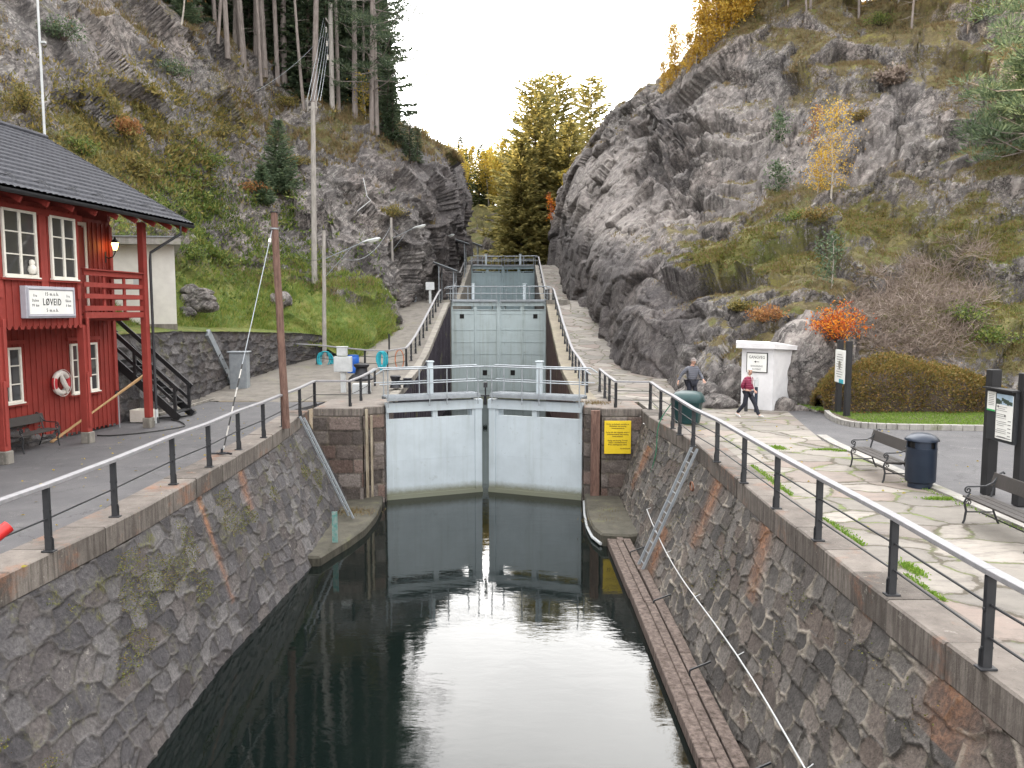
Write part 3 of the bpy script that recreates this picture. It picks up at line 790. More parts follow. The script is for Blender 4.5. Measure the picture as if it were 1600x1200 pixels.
# ================================================================ setting: quays, paths, water
def line_of(pts):
    pts = sorted([(p.y, p.x) for p in pts]); ys = [a for a, b in pts]; xs = [b for a, b in pts]
    return lambda Y: np.interp(Y, ys, xs)
LTp = [G(0, 904), G(200, 810), G(417, 687), G(467, 652)]; LTp = [W(LTp[0].x - .1, -12, 0)] + LTp + [W(LTp[-1].x - .1, 28.6, 0)]
LBp = [G(235, 1200, ZW), G(350, 1042, ZW), G(500, 875, ZW)]; LBp = [W(LBp[0].x, -12, ZW)] + LBp + [W(-5.75, 28.6, ZW)]
RTp = [G(1577, 1083), G(1383, 937), G(1207, 798), G(1083, 690), G(1018, 655)]; RTp = [W(RTp[0].x - .05, -12, 0)] + RTp + [W(RTp[-1].x + .05, 28.8, 0)]
RBp = [G(1175, 1200, -3.4), G(1017, 912, -3.4), G(982, 832, -3.4)]; RBp = [W(RBp[0].x, -12, ZW)] + RBp + [W(RBp[-1].x + .1, 28.8, ZW)]
lT, lB, rT, rB = line_of(LTp), line_of(LBp), line_of(RTp), line_of(RBp)
COPH = .42

def slab(name, poly, z, mat, th=.12, kind='structure', hole=None):
    m = MB(); m.prism(poly, z - th, z); o = m.build(name, mat); tag(o, kind=kind); return o
ys = [-12, 0, 8, 12, 17, 21, 25, 28.6]
slab('quay_left', [(float(lT(y)) - .68, y) for y in ys] + [(-7.4, 31.5), (-12.6, 31.5), (-14, 31), (-45, 20), (-45, -12)], 0.0, MT['asphalt'])
ysr = [-12, 0, 6, 9, 12, 17, 21, 26, 28.8]
# flagstone quay and asphalt yard
pv = [(float(rT(y)) + .62, y) for y in ysr[:-1]] + [(5.0, 27.9), (5.0, 31.4), (3.42, 31.4), (3.42, 34.4), (6.2, 34.4), (9.6, 31.5), (9.9, 28.6), (9.2, 25.0), (8.62, 22), (8.45, 15), (8.35, -12)]
slab('quay_flagstones', pv, 0.0, MT['flags'])
slab('yard_asphalt', [(7.6, -12), (7.6, 15), (7.8, 22), (8.4, 25), (9.0, 28.6), (9.0, 33), (30, 33), (45, 20), (45, -12)], -0.012, MT['asphalt'])
def strip(name, Ys, xa, xb, zf, mat, nx=6, jit=.03, th=0):
    V = []; 
    for Y in Ys:
        a, b = xa(Y), xb(Y)
        for k in range(nx):
            x = a + (b - a) * k / (nx - 1); V.append((x, Y, zf(Y) + jit * math.sin(Y * 1.7 + k * 2.1) * (0 < k < nx - 1)))
    o = link(name, np_mesh(name, V, gridfaces(len(Ys), nx), True), mat); tag(o, kind='structure'); return o
YY = [31.4 + i * .5 for i in range(180)]
fx = lambda pts: (lambda Y: float(np.interp(Y, [a for a, b in pts], [b for a, b in pts])))
strip('path_left', YY, fx([(31, -13.4), (40, -12.5), (44, -10.5), (50, -10.5), (60, -11.5), (70, -10.5), (80, -9), (93, -9), (120, -12)]), lambda Y: XL - .34, rampL, MT['path'], 9)
strip('path_right', YY, lambda Y: XR + .78, fx([(31, 12), (36, 10), (40, 8), (52, 7.6), (62, 7.2), (93, 7), (120, 8)]), rampR, MT['flags_path'], 9)
# water
def sheet(name, x0, x1, y0, y1, z, mat):
    o = link(name, np_mesh(name, [(x0, y0, z), (x1, y0, z), (x1, y1, z), (x0, y1, z)], [(0, 1, 2, 3)]), mat); tag(o, kind='structure'); return o
sheet('water', -9, 9, -40, 62.3, ZW, MT['water'])
sheet('water_middle_chamber', XL - .1, XR + .1, 63.6, 94.0, 1.2, MT['water'])
sheet('water_upper_canal', -12, 10, 94.6, 118, 7.6, MT['water'])
sheet('canal_bed', -30, 30, -40, 70, -6.5, MT['earth'])
sheet('ground', -300, 300, -120, 420, -8.0, MT['earth'])

# ================================================================ masonry walls
def masonry(name, topf, botf, Ys, nv, cw, ch, mat, parent, seed, flip, rust=(), depth=.032, style='rubble', pts=None):
    """wall between two lines; topf(Y)->(x,z), botf(Y)->(x,z); or pts: explicit (top,bottom) point lists"""
    if pts is None:
        T = np.array([(topf(y)[0], y, topf(y)[1]) for y in Ys]); B = np.array([(botf(y)[0], y, botf(y)[1]) for y in Ys])
    else:
        T, B = np.array(pts[0], float), np.array(pts[1], float)
    nu = len(T); v = np.linspace(0, 1, nv)
    Gd = T[:, None, :] * (1 - v)[None, :, None] + B[:, None, :] * v[None, :, None]
    du = np.r_[0, np.cumsum(np.linalg.norm(np.diff(T, axis=0), axis=1))]
    H = np.linalg.norm(T - B, axis=1)
    U = du[:, None] * np.ones((1, nv)); V = v[None, :] * H[:, None]
    p = np.stack([U.ravel(), V.ravel(), np.zeros(U.size)], 1)
    if style == 'rubble':
        q = p.copy(); wob = (fbm(p * 1.1, 3, seed) - .5); wob2 = (fbm(p * 1.1 + 50, 3, seed) - .5)
        q[:, 0] = p[:, 0] / cw + wob * .5; q[:, 1] = p[:, 1] / ch + wob2 * .45
        row = np.floor(q[:, 1]); q[:, 0] += .5 * (row % 2)
        q[:, 2] = .5
        f1, f2, cid, cc = voro(q, seed, .72, 4.0, True)
        edge = (f2 - f1) * .50
        g = np.stack([(cid * 7.13) % 1, (cid * 13.7) % 1], 1) - .5
        tilt = (g * (q - cc)[:, :2]).sum(1)
        prof = sstep(.0, .075, edge)
        d = depth * .8 * prof + (cid - .5) * depth * .7 + tilt * depth * .9
    else:
        r = np.floor(p[:, 1] / ch); off = _h(r.astype(int), r.astype(int) * 0, r.astype(int) * 0, seed)
        wrow = cw * (.8 + .5 * _h(r.astype(int), r.astype(int) * 0 + 3, r.astype(int) * 0, seed))
        a = p[:, 0] / wrow + off * 3; c = np.floor(a)
        cid = _h(c.astype(int), r.astype(int), r.astype(int) * 0 + 5, seed)
        eu = np.minimum(a - c, 1 - (a - c)) * wrow; ev = np.minimum(p[:, 1] / ch - r, 1 - (p[:, 1] / ch - r)) * ch
        edge = np.minimum(eu, ev) * 1.5
        d = depth * .6 * sstep(.0, .06, edge) + (cid - .5) * depth * .5
    d = d + (fbm(p * 3.3, 4, seed + 7) - .5) * depth * .9 + (fbm(p * 11, 3, seed + 8) - .5) * depth * .35
    N = (gnormals(Gd) * flip).reshape(-1, 3)
    Q = Gd.reshape(-1, 3) + N * d[:, None]
    me = np_mesh(name, Q, gridfaces(nu, nv))
    rs = np.zeros(len(Q)); Z = Gd.reshape(-1, 3)[:, 2]; Yc = Gd.reshape(-1, 3)[:, 1]
    for (y0, z0, y1, z1, w) in rust:
        t = np.clip((Z - z0) / (z1 - z0 + 1e-9), -.05, 1.05)
        yc = y0 + (y1 - y0) * np.clip(t, 0, 1) + (fbm(np.stack([Z * 1.5, Z * 0, Z * 0], 1), 2, 3) - .5) * w
        inside = ((t > -.04) & (t < 1.04)) * 1.0
        rs = np.maximum(rs, np.exp(-((Yc - yc) / w) ** 2) * inside * (1 - .55 * np.clip(t, 0, 1)))
    fattr(me, 'cell', cid); fattr(me, 'edge', edge); fattr(me, 'rust', rs); fattr(me, 'vv', (V / H[:, None]).ravel())
    return link(name, me, mat, parent)

def coping(name, edgef, Ys0, Ys1, wdt, sgn, parent, mat, z=.03, h=COPH, bl=1.35, zf=None):
    rnd = random.Random(5); y = Ys0; m = MB()
    while y < Ys1 - .05:
        L = min(bl * rnd.uniform(.75, 1.3), Ys1 - y); y2 = y + L
        jx = rnd.uniform(-.015, .015); jz = rnd.uniform(-.008, .008)
        a0, a1 = float(edgef(y + .006)), float(edgef(y2 - .006))
        n = 3
        za = z + jz + (zf(y) if zf else 0); zb = z + jz + (zf(y2) if zf else 0)
        c = .025
        pr = [(0 + jx + c, 0), (wdt, 0), (wdt, -h), (0 + jx, -h), (0 + jx, -c)]
        vs = [(a0 + sgn * q[0], y + .006, za + q[1]) for q in pr] + [(a1 + sgn * q[0], y2 - .006, zb + q[1]) for q in pr]
        k = len(pr)
        m.add(vs, [tuple(range(k)), tuple(range(2 * k - 1, k - 1, -1))] + [(i, (i + 1) % k, k + (i + 1) % k, k + i) for i in range(k)])
        y = y2
    return m.build(name, mat, parent)

nearYs = lambda a, b: np.concatenate([np.arange(-12, 6, .12), np.arange(6, 15, .028), np.arange(15, b, .045), [b]])
wl = thing('canal_wall', (-5.6, 8, ZW), 'blue-grey rubble stone canal wall with moss in its joints, below the asphalt quay', 'stone wall')
def rz_(px, py, x):      # photo point on a wall at roughly x -> (Y, z)
    p = XP(px, py, x); return p.y, p.z
a = rz_(343, 735, -6.3); b = rz_(388, 935, -5.7)
c1 = rz_(395, 720, -6.5); c2 = rz_(398, 760, -6.4)
masonry('masonry', lambda y: (float(lT(y)) - .0, -COPH + .02), lambda y: (float(lT(y)) + (float(lB(y)) - float(lT(y))) * 1.10, ZW - .45), nearYs(0, 28.6), 150, .55, .37, MT['masonL'], wl, 3, 1,
        rust=[(a[0], 0, b[0], b[1], .10), (c1[0], 0, c2[0], -1.3, .22), (8.9, -.3, 8.9, -3.4, .25)])
coping('coping', lT, -12, 28.6, .70, -1, wl, MT['coping'])
wr = thing('canal_wall', (3.9, 8, ZW), 'brown rubble stone canal wall with pale mortar joints and rust streaks, below the flagstone quay', 'stone wall')
def rr(px, py, w, px2, py2, x=4.0):
    p, q = rz_(px, py, x), rz_(px2, py2, x - .3); return (p[0], p[1], q[0], q[1], w)
rustR = [rr(1105, 715, .35, 1085, 850, 4.6), rr(1022, 700, .4, 1003, 760, 4.7), rr(1152, 790, .3, 1135, 930, 4.2), rr(1400, 930, .42, 1335, 1150, 3.95), rr(1545, 1060, .55, 1500, 1200, 3.9), rr(1330, 900, .2, 1290, 1010, 4.0), rr(1050, 830, .4, 1035, 930, 4.3), rr(1265, 850, .12, 1250, 960, 4.1)]
masonry('masonry', lambda y: (float(rT(y)), -COPH + .02), lambda y: (float(rT(y)) + (float(rB(y)) - float(rT(y))) * 1.12, ZW - .3), nearYs(0, 28.8), 150, .50, .38, MT['masonR'], wr, 19, -1, rust=rustR)
coping('coping', rT, -12, 28.8, .64, 1, wr, MT['coping'])

for (par, ef, sg_) in ((wl, lT, -1), (wr, rT, 1)):
    yy_ = [-12, 0, 6, 8.5, 12, 17, 21, 25, 28.5]
    MB().prism([(float(ef(y)) + sg_ * .10, y) for y in yy_] + [(float(ef(y)) + sg_ * 1.6, y) for y in reversed(yy_)], -7.5, -.14).build('wall_core', MT['earth'], par)  # unseen earth fill added to stop sky light leaking under the coping
# gate piers ("dressed stone")
def pier(label, poly, zt, seed, flipx):
    t = thing('gate_pier', (poly[0][0], poly[0][1], ZW), label, 'stone pier')
    for i in range(len(poly) - 1):
        a, b = poly[i], poly[i + 1]; L = math.dist(a, b); n = max(4, int(L / .045))
        T = [(a[0] + (b[0] - a[0]) * k / (n - 1), a[1] + (b[1] - a[1]) * k / (n - 1), zt - .30) for k in range(n)]
        B = [(q[0], q[1], ZW - .6) for q in T]
        masonry('face', None, None, None, 90, .95, .52, MT['ashlar'], t, seed + i, flipx, style='ashlar', pts=(T, B), depth=.05)
    m = MB()
    P2 = poly + [(poly[-1][0], 31.6), (poly[0][0], 31.6)]
    m.prism([(q[0] , q[1]) for q in P2], zt - .30, zt)
    m.build('cap', MT['coping'], t, bevel=.03)
    cxm = sum(q[0] for q in P2) / len(P2); cym = sum(q[1] for q in P2) / len(P2)
    MB().prism([(q[0] + (.10 if q[0] < cxm else -.10), q[1] + (.10 if q[1] < cym else -.1)) for q in P2], -7, zt - .18).build('pier_core', MT['earth'], t)  # unseen fill added to stop light leaking under the cap
    return t
lp = G(497, 640).x - .1
pierL = pier('dressed stone pier beside the blue ladder, left of the nearest lock gates', [(lp, 28.55), (-5.38, 28.55), (-5.38, 28.95), (XL - .02, 29.25), (XL - .02, 31.6)], .10, 41, -1)
rp = rT(28.8) + .05
pierR = pier('dressed stone pier carrying the yellow notice, right of the nearest lock gates', [(XR + .02, 31.6), (XR + .02, 29.15), (3.24, 28.9), (3.24, 28.65), (float(rp), 28.65)], .08, 61, -1)
# vertical guide timbers in the pier recess
g1 = tag(MB().box((-5.28, 28.82, -1.62), (.09, .12, 3.3)).box((-5.12, 28.90, -1.75), (.07, .10, 3.1)).build('guide_timber', MT['postwood']), 'pair of bleached upright guide timbers in the left pier recess', 'guide timber')
g2 = tag(MB().box((3.02, 28.72, -1.9), (.32, .20, 3.8)).build('recess_beam', MT['polebrown'], bevel=.01), 'brown upright beam in the recess between gate and right pier', 'beam')
# ledges at the foot of the walls
def ledge(name, poly, z0, z1, label, mat):
    m = MB(); m.prism(poly, z0, z1); o = m.build(name, mat, bevel=.06); return tag(o, label, 'stone ledge')
q = [G(500, 874, -3.3), G(520, 861, -3.3), G(545, 846, -3.3), G(570, 828, -3.3), G(587, 808, -3.3), G(596, 790, -3.3)]
ledge('stone_ledge', [(-6.6, q[0].y)] + [(p.x, p.y) for p in q] + [(XL - .05, 29.1), (-5.4, 28.9), (-6.8, 28.9)], -4.5, -3.22, 'worn stone ledge curving round the foot of the left pier just above the water', MT['wetstone'])
q = [G(915, 795, -3.2), G(919, 813, -3.2), G(927, 828, -3.2), G(940, 838, -3.2), G(985, 840, -3.2)]
ledge('stone_ledge', [(XR + .05, 29.1)] + [(p.x, p.y) for p in q] + [(4.6, 24.0), (4.9, 28.7), (3.3, 28.8)], -4.5, -3.12, 'worn stone ledge curving round the foot of the right pier at the timber walkway', MT['wetstone'])
rim = [p + Vector((-.03, -.03, -.22)) for p in [W(XR + .05, 29.0, -3.2)] + q[:4]]
tag(MB().tube(rim, .05, 8).tube([p + Vector((-.05, -.06, -.22)) for p in rim], .05, 8).build('fender_pipe', MT['galv2']), 'double steel pipe fender bent round the foot of the right pier', 'pipe fender')
# timber walkway / fender along the right wall
tf = thing('timber_fender', (3.2, 14, ZW), 'weathered timber fender ledge running along the foot of the right canal wall', 'timber fender')
for k, (dx, w, zt) in enumerate(((0.0, .30, -3.26), (.27, .20, -3.20), (.49, .24, -3.23))):
    y = -6.0; rnd = random.Random(k)
    while y < 24.2:
        L = rnd.uniform(3.2, 5.2); y2 = min(y + L, 24.4)
        x0 = 2.86 + dx + rnd.uniform(-.02, .02)
        MB().bar((x0 + w / 2, y, zt - .12), (x0 + w / 2 + rnd.uniform(-.02, .02), y2 - .02, zt - .12), w * .94, .24).build('beam', MT['timber'], tf, bevel=.015)
        y = y2
for y in (2, 5, 8.3, 11.2, 14.6, 18.2, 22):
    x = float(rB(y))
    MB().bar((x + .12, y, -3.02), (x - .30, y - .1, -3.14), .025, .03).bar((x - .30, y - .1, -3.14), (x - .31, y - .1, -3.3), .02, .03).build('bracket', MT['black'], tf)

# ---------------------------------------------------------------- lock chamber walls
def chamber(label, x, sgn, y0, y1, zf, zb, mat, corr, capmat, capw):
    t = thing('lock_chamber_wall', (x, y0, zb), label, 'lock wall')
    step = .1; n = int((y1 - y0) / step) + 1; T = []; B = []
    V = []
    for i in range(n):
        y = y0 + (y1 - y0) * i / (n - 1)
        ph = (y % .8) / .8
        d = corr * (1 if ph < .35 else (1 - (ph - .35) / .15 if ph < .5 else (0 if ph < .85 else (ph - .85) / .15)))
        xx = x + sgn * d
        for z in (zf(y) - .25, (zf(y) + zb) / 2, zb): V.append((xx, y, z))
    o = link('sheet_piling' if corr > .05 else 'wall_face', np_mesh('w', V, gridfaces(n, 3)), mat, t)
    coping('coping', lambda yy: x, y0, y1, capw, sgn, t, capmat, z=.02, h=.3, bl=1.6, zf=zf)
    return t
MT['piling'] = mat_concrete('tarred_sheet_piling', (.055, .048, .062), (.025, .022, .03), .5)
MT['redwall'] = mat_concrete('red_brown_lock_wall', (.10, .058, .052), (.05, .03, .028), .6)
MT['yellowstone'] = mat_concrete('yellowed_coping_stone', (.27, .24, .185), (.16, .14, .11), .3)
chamber('dark ribbed sheet piling wall on the left of the lower lock chamber', XL, -1, 31.6, 61.6, rampL, ZW - .5, MT['piling'], .22, MT['concrete'], .36)
chamber('red-brown lock wall on the right of the lower lock chamber, yellowed coping on top', XR, 1, 31.6, 61.6, rampR, ZW - .5, MT['redwall'], .02, MT['yellowstone'], .80)
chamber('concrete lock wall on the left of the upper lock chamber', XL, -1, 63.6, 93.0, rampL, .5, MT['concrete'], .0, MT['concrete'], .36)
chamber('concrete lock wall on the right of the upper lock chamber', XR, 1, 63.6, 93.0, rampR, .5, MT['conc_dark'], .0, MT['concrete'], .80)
for (sx, xx, lab) in ((-1, XL, 'left'), (1, XR, 'right')):
    for (yy, zz) in ((62.6, 4.40), (93.9, 8.82)):
        rl = rampL if sx < 0 else rampR
        o = MB().box((xx + sx * .9, yy, (zz - 6) / 2), (1.8, 2.0, zz + 6)).build('gate_pier', MT['concrete'])
        tag(o, 'concrete pier at the %s end of the %s lock gates' % (lab, 'middle' if yy < 70 else 'farthest'), 'pier')

# ================================================================ lock gates
def leaf(hx, hy, ztop, zbot, side, mitre, style, label, mat, gap=.15, deckz=.22):
    """one gate leaf; side=+1 hinge on the left wall, -1 on the right"""
    cx = (XL + XR) / 2; span = (XR - XL) / 2 - gap
    L = math.hypot(span, mitre); ang = math.atan2(mitre, span)
    g = thing('lock_gate', (hx, hy, zbot), label, 'lock gate', 'lock gate leaves', 0)
    ex = Vector((side * math.cos(ang), math.sin(ang), 0)); ey = Vector((side * math.sin(ang) * -1, math.cos(ang), 0))
    if side < 0: ey = Vector((math.sin(ang), math.cos(ang), 0))
    M = Matrix((ex, ey, Vector((0, 0, 1)))).transposed().to_4x4(); M.translation = (hx, hy, 0)
    H = ztop - zbot
    def B(mb, n, m_, bevel=0): 
        return mb.build(n, m_, g, M=M, bevel=bevel)
    # skin built round the openings near the top so that one sees through
    sl0, sl1 = ztop - .62, ztop - .36          # slot band
    m = MB()
    slots = [(.06, L * .50 - .10), (L * .50 + .10, L - .42)] if style == 1 else [(.12, L * .46), (L * .54, L - .18)]
    m.box((L / 2, 0, (sl0 + zbot) / 2), (L, .10, sl0 - zbot))
    m.box((L / 2, 0, (ztop + sl1) / 2), (L, .30, ztop - sl1))
    xs = [0] + [v for s in slots for v in s] + [L]
    for k in range(0, len(xs), 2):
        if xs[k + 1] - xs[k] > .01: m.box(((xs[k] + xs[k + 1]) / 2, 0, (sl0 + sl1) / 2), (xs[k + 1] - xs[k], .12, sl1 - sl0))
    B(m, 'panel', mat)
    m = MB()
    if style == 1:
        for z in (-2.02, ZW + .28): m.box((L / 2, -.050, z), (L * .995, .012, .03))
        m.box((L / 2, -.06, ZW + .02), (L, .10, .26))
        for x in (L * .24, L * .5, L * .75): m.box((x, -.050, (sl0 + ZW) / 2), (.014, .006, sl0 - ZW - .1))
        m.box((L - .17, -.07, (ztop + zbot) / 2), (.26, .06, H)); m.box((.03, -.05, (ztop + zbot) / 2), (.05, .05, H))
        for x in np.arange(.3, L - .3, .9): m.box((x, -.07, ZW + .35), (.03, .02, .03))
    else:
        for x in (.05, L * .5, L - .09): m.box((x, -.08, (ztop + zbot) / 2), (.16 if x > .1 else .1, .07, H))
        nz = int(H / .95)
        for k in range(nz): m.box((L / 2, -.065, sl0 - .35 - k * .95 - (.3 if k else 0)), (L * .99, .03, .035))
        m.box((L / 2, -.09, sl0 - .02), (L, .08, .06))
    B(m, 'framing', mat)
    # heavy webs behind the slots
    m = MB()
    for z in np.arange(zbot + .4, ztop - .6, 1.15): m.box((L / 2 - .2, .22, z), (L - .45, .34, .05))
    for x in (.12, L * .5, L - .42): m.box((x, .22, (ztop + zbot) / 2), (.05, .34, H * .96))
    B(m, 'stiffener', mat)
    if style == 2:
        hx_ = L * .22
        B(MB().box((hx_, -.062, ztop - 1.15), (.34, .03, .36)), 'sluice_hatch', MT['dark'])
        B(MB().box((L * .70, -.062, zbot + .35 if style == 1 else ztop - 5.6), (.36, .03, .40)), 'sluice_hatch', MT['dark'])
    if style == 3:
        for (x0, x1) in ((.15, .15 + L * .3), (.18 + L * .34, .3 + L * .34), (L - .4, L - .3)): B(MB().box(((x0 + x1) / 2, -.062, sl0 - .12 + .02), (x1 - x0, .03, .10)), 'sluice_hatch', MT['dark'])
    # walkway with its two railings
    zd = ztop + deckz
    gal = MT['galv']
    m = MB(); m.box((L / 2 - .1, .05, zd), (L - .15, .78, .05))
    for k in range(16): m.box((L / 2 - .1, .05 - .36 + k * .048, zd + .035), (L - .2, .012, .02))
    m.box((L / 2 - .1, -.35, zd - .06), (L - .15, .03, .12)); m.box((L / 2 - .1, .45, zd - .06), (L - .15, .03, .12))
    B(m, 'walkway', gal)
    for x in (.3, L * .45, L - .4): B(MB().bar((x, -.3, zd - .05), (x, .02, ztop - .02), .05, .05), 'walkway_bracket', gal)
    for sy, lo in ((-.38, -.36), (.48, -.05)):
        m = MB()
        xs = ([.02, L * .42 if style == 1 else L * .33, L * .60, L - .28] if sy < 0 else [.06, L * .38, L * .52, L - .42])
        for x in xs: m.tube([(x, sy, zd + lo), (x, sy, zd + 1.02)], .024, 8)
        a = .02 if style == 1 else 0
        m.tube([(-.42, sy, zd + .88), (-.15, sy, zd + 1.05), (L * .45, sy, zd + 1.05), (L - .02, sy, zd + 1.07)], .026, 8)
        m.tube([(-.30, sy, zd + .50), (L - .06, sy, zd + .52)], .020, 8)
        B(m, 'railing', gal)
    m = MB(); m.box((L * .47, .18, zd + .62), (.20, .20, 1.25)); m.box((L * .47, .18, zd + 1.27), (.27, .27, .05))
    B(m, 'gear_post', MT['gate1'], .01)
    return g
zt1 = .17
leaf(XL, 29.6, zt1, -4.6, 1, 1.45, 1, 'pale blue-grey nearest lock gate leaf, left of the central gap', MT['gate1'])
leaf(XR, 29.6, zt1, -4.6, -1, 1.45, 1, 'pale blue-grey nearest lock gate, the leaf beside the yellow notice', MT['gate1'])
leaf(XL, 62.2, 4.30, -4.6, 1, 1.2, 2, 'stained grey-green lock gate of the middle pair, the leaf on the left', MT['gate2'], .02, .10)
leaf(XR, 62.2, 4.30, -4.6, -1, 1.2, 2, 'stained grey-green lock gate of the middle pair, the leaf on the right', MT['gate2'], .02, .10)
leaf(XL, 93.6, 8.75, .4, 1, 1.2, 3, 'blue-grey lock gate of the farthest pair, the leaf on the left', MT['gate3'], .02, .10)
leaf(XR, 93.6, 8.75, .4, -1, 1.2, 3, 'blue-grey lock gate of the farthest pair, the leaf on the right', MT['gate3'], .02, .10)
# small lantern-like sluice indicator on the mitre posts of the nearest gates
m = MB().box((-1.04, 31.2, .70), (.15, .15, .2)).tube([(-1.04, 31.2, .2), (-1.04, 31.2, .7)], .03)
tag(m.build('sluice_marker', MT['black']), 'small black box on a stem where the two nearest gate leaves meet', 'marker')
m = MB().tube([(-1.04, 30.95, .32), (-1.04, 30.95, -.05)], .05).box((-1.04, 30.93, .30), (.35, .05, .05))
tag(m.build('gate_latch', MT['bollard']), 'dark iron latch bar at the top of the central gate gap', 'latch')

# ================================================================ railings
def railing(label, posts, h=1.0, nrails=2, group=None, hand=(.125, .06), pw=(.095, .06), handmat='alu', zf=None, bend=None):
    base = [Vector(p) for p in posts]
    t = thing('railing', base[0], label, 'railing', group)
    path = []
    for i, p in enumerate(base):
        d = (base[min(i + 1, len(base) - 1)] - base[max(i - 1, 0)]); a = math.atan2(d.y, d.x)
        m = MB(); m.box((p.x, p.y, p.z + h / 2 - .02), (pw[1], pw[0], h - .04), a)
        m.box((p.x, p.y, p.z + .012), (pw[1] * 2.0, pw[0] * 1.9, .024), a)
        m.box((p.x + math.cos(a) * .03, p.y + math.sin(a) * .03, p.z + .10), (.02, pw[0] * 1.25, .2), a)
        for z in (.22, .62): m.box((p.x, p.y, p.z + z), (.03, pw[0] * 1.3, .03), a)
        m.build('post', MT['black'], t, bevel=.004)
        path.append(Vector((p.x, p.y, p.z + h)))
    m = MB()
    for i in range(len(path) - 1): m.bar(path[i], path[i + 1], hand[0], hand[1])
    m.build('handrail', MT[handmat], t, bevel=.006)
    for k in range(nrails):
        z = h * ((k + 1) / (nrails + 1)) if nrails > 1 else h * .5
        m = MB(); m.tube([p + Vector((0, 0, z - h)) for p in path], .014, 7)
        m.build('lower_rail', MT['black'], t)
    return t
pl = [W(float(lT(y)) - .15, y, .03) for y in (3.2, 5.3, 7.6)]
for (px, py) in ((77, 862), (180, 808), (271, 757), (327, 730), (373, 703), (412, 684), (442, 667), (469, 653), (492, 638), (547, 638), (564, 629), (577, 620), (586, 611)):
    p = G(px, py, .03); pl.append(p)
railing('grey-topped railing with black posts along the edge of the asphalt quay', pl, 1.0, 1)
pr = [W(float(rT(y)) + .12, y, .03) for y in (2.0, 4.2)]
for (px, py) in ((1540, 1045), (1393, 930), (1278, 845), (1213, 795), (1162, 755), (1120, 722), (1083, 698), (1062, 680), (1051, 670), (1032, 656), (1016, 640), (962, 639), (952, 629), (945, 622), (937, 612)):
    pr.append(G(px, py, .03))
railing('grey-topped railing with black posts along the edge of the flagstone quay', pr, 1.0, 2)
railing('railing on the right-hand path climbing beside the lower lock chamber', [W(3.25, y, rampR(y)) for y in np.arange(34.5, 64, 2.1)], 1.0, 2, 'railings of the lock paths')
railing('railing on the right-hand path climbing beside the upper lock chamber', [W(3.05, y, rampR(y)) for y in np.arange(66.5, 96, 2.6)], 1.0, 2, 'railings of the lock paths')
lr = [W(-11.6, 42.2, .85), W(-10.2, 41.8, .8), W(-8.8, 41.0, .7), W(-7.4, 40.2, .62), W(-6.2, 39.8, .6)]
railing('railing across the left terrace that turns up beside the lower lock chamber', lr + [W(-5.4, y, rampL(y)) for y in np.arange(40.8, 62, 2.0)], 1.0, 2, 'railings of the lock paths')
railing('railing on the left-hand path climbing beside the upper lock chamber', [W(-5.25, y, rampL(y)) for y in np.arange(65.0, 95, 2.6)], 1.0, 2, 'railings of the lock paths')
railing('short railing by the canopies on the inner side of the left path', [W(-7.6, y, rampL(y)) for y in (63.5, 65.3, 67.1, 69.0, 71)], 1.0, 2, 'railings of the lock paths')
railing('far railing across the canal behind the farthest lock gates', [W(x, 101.5, 9.0) for x in np.arange(-5.2, 3.4, 1.0)], 1.0, 2, 'railings of the lock paths', handmat='galv')

# ================================================================ retaining wall (left)
rw = thing('retaining_wall', (-12.5, 34, 0), 'long battered dark stone retaining wall under the grass bank, behind the grey cabinet', 'stone wall')
rb = [W(-12.6, 12, 0), W(-12.45, 25, 0), G(270, 640), G(361, 611), W(-11.9, 40.5, .5), W(-10.6, 44.5, .8), W(-9.4, 47.6, 1.3)]
rt = [W(-13.6, 12, 2.75), W(-13.5, 25, 2.8), P(272, 517, 30.3), P(385, 518, 37.5), P(470, 520, 42.5), P(540, 528, 45.8), P(590, 545, 48)]
def resample(pts, n):
    A = np.array([tuple(p) for p in pts]); s = np.r_[0, np.cumsum(np.linalg.norm(np.diff(A, axis=0), axis=1))]
    q = np.linspace(0, s[-1], n); return np.stack([np.interp(q, s, A[:, k]) for k in range(3)], 1)
kk = np.linspace(0, len(rb) - 1, 520); ii = np.clip(kk.astype(int), 0, len(rb) - 2); ff = (kk - ii)[:, None]
RBa = np.array([tuple(p) for p in rb]); RTa = np.array([tuple(p) for p in rt])
Tn = RTa[ii] * (1 - ff) + RTa[ii + 1] * ff; Bn = RBa[ii] * (1 - ff) + RBa[ii + 1] * ff - np.array([0, 0, .3])
masonry('masonry', None, None, None, 70, .62, .46, MT['masonL'], rw, 83, 1, pts=(Tn, Bn), depth=.10)
# fill behind the top edge so the bank meets the wall
V = []
for i in range(0, 520, 8):
    a = Tn[i]; V += [tuple(a + np.array([.02, 0, -.02])), tuple(a + np.array([-2.6, .9, .35])), tuple(a + np.array([-5.5, 2.0, .6]))]
o = link('bank_top', np_mesh('bank_top', V, gridfaces(len(V) // 3, 3)), MT['rock'], None)
fattr(o.data, 'veg', np.full(len(V), 1.4)); fattr(o.data, 'green', np.full(len(V), .9)); fattr(o.data, 'dark', np.zeros(len(V))); tag(o, kind='structure')
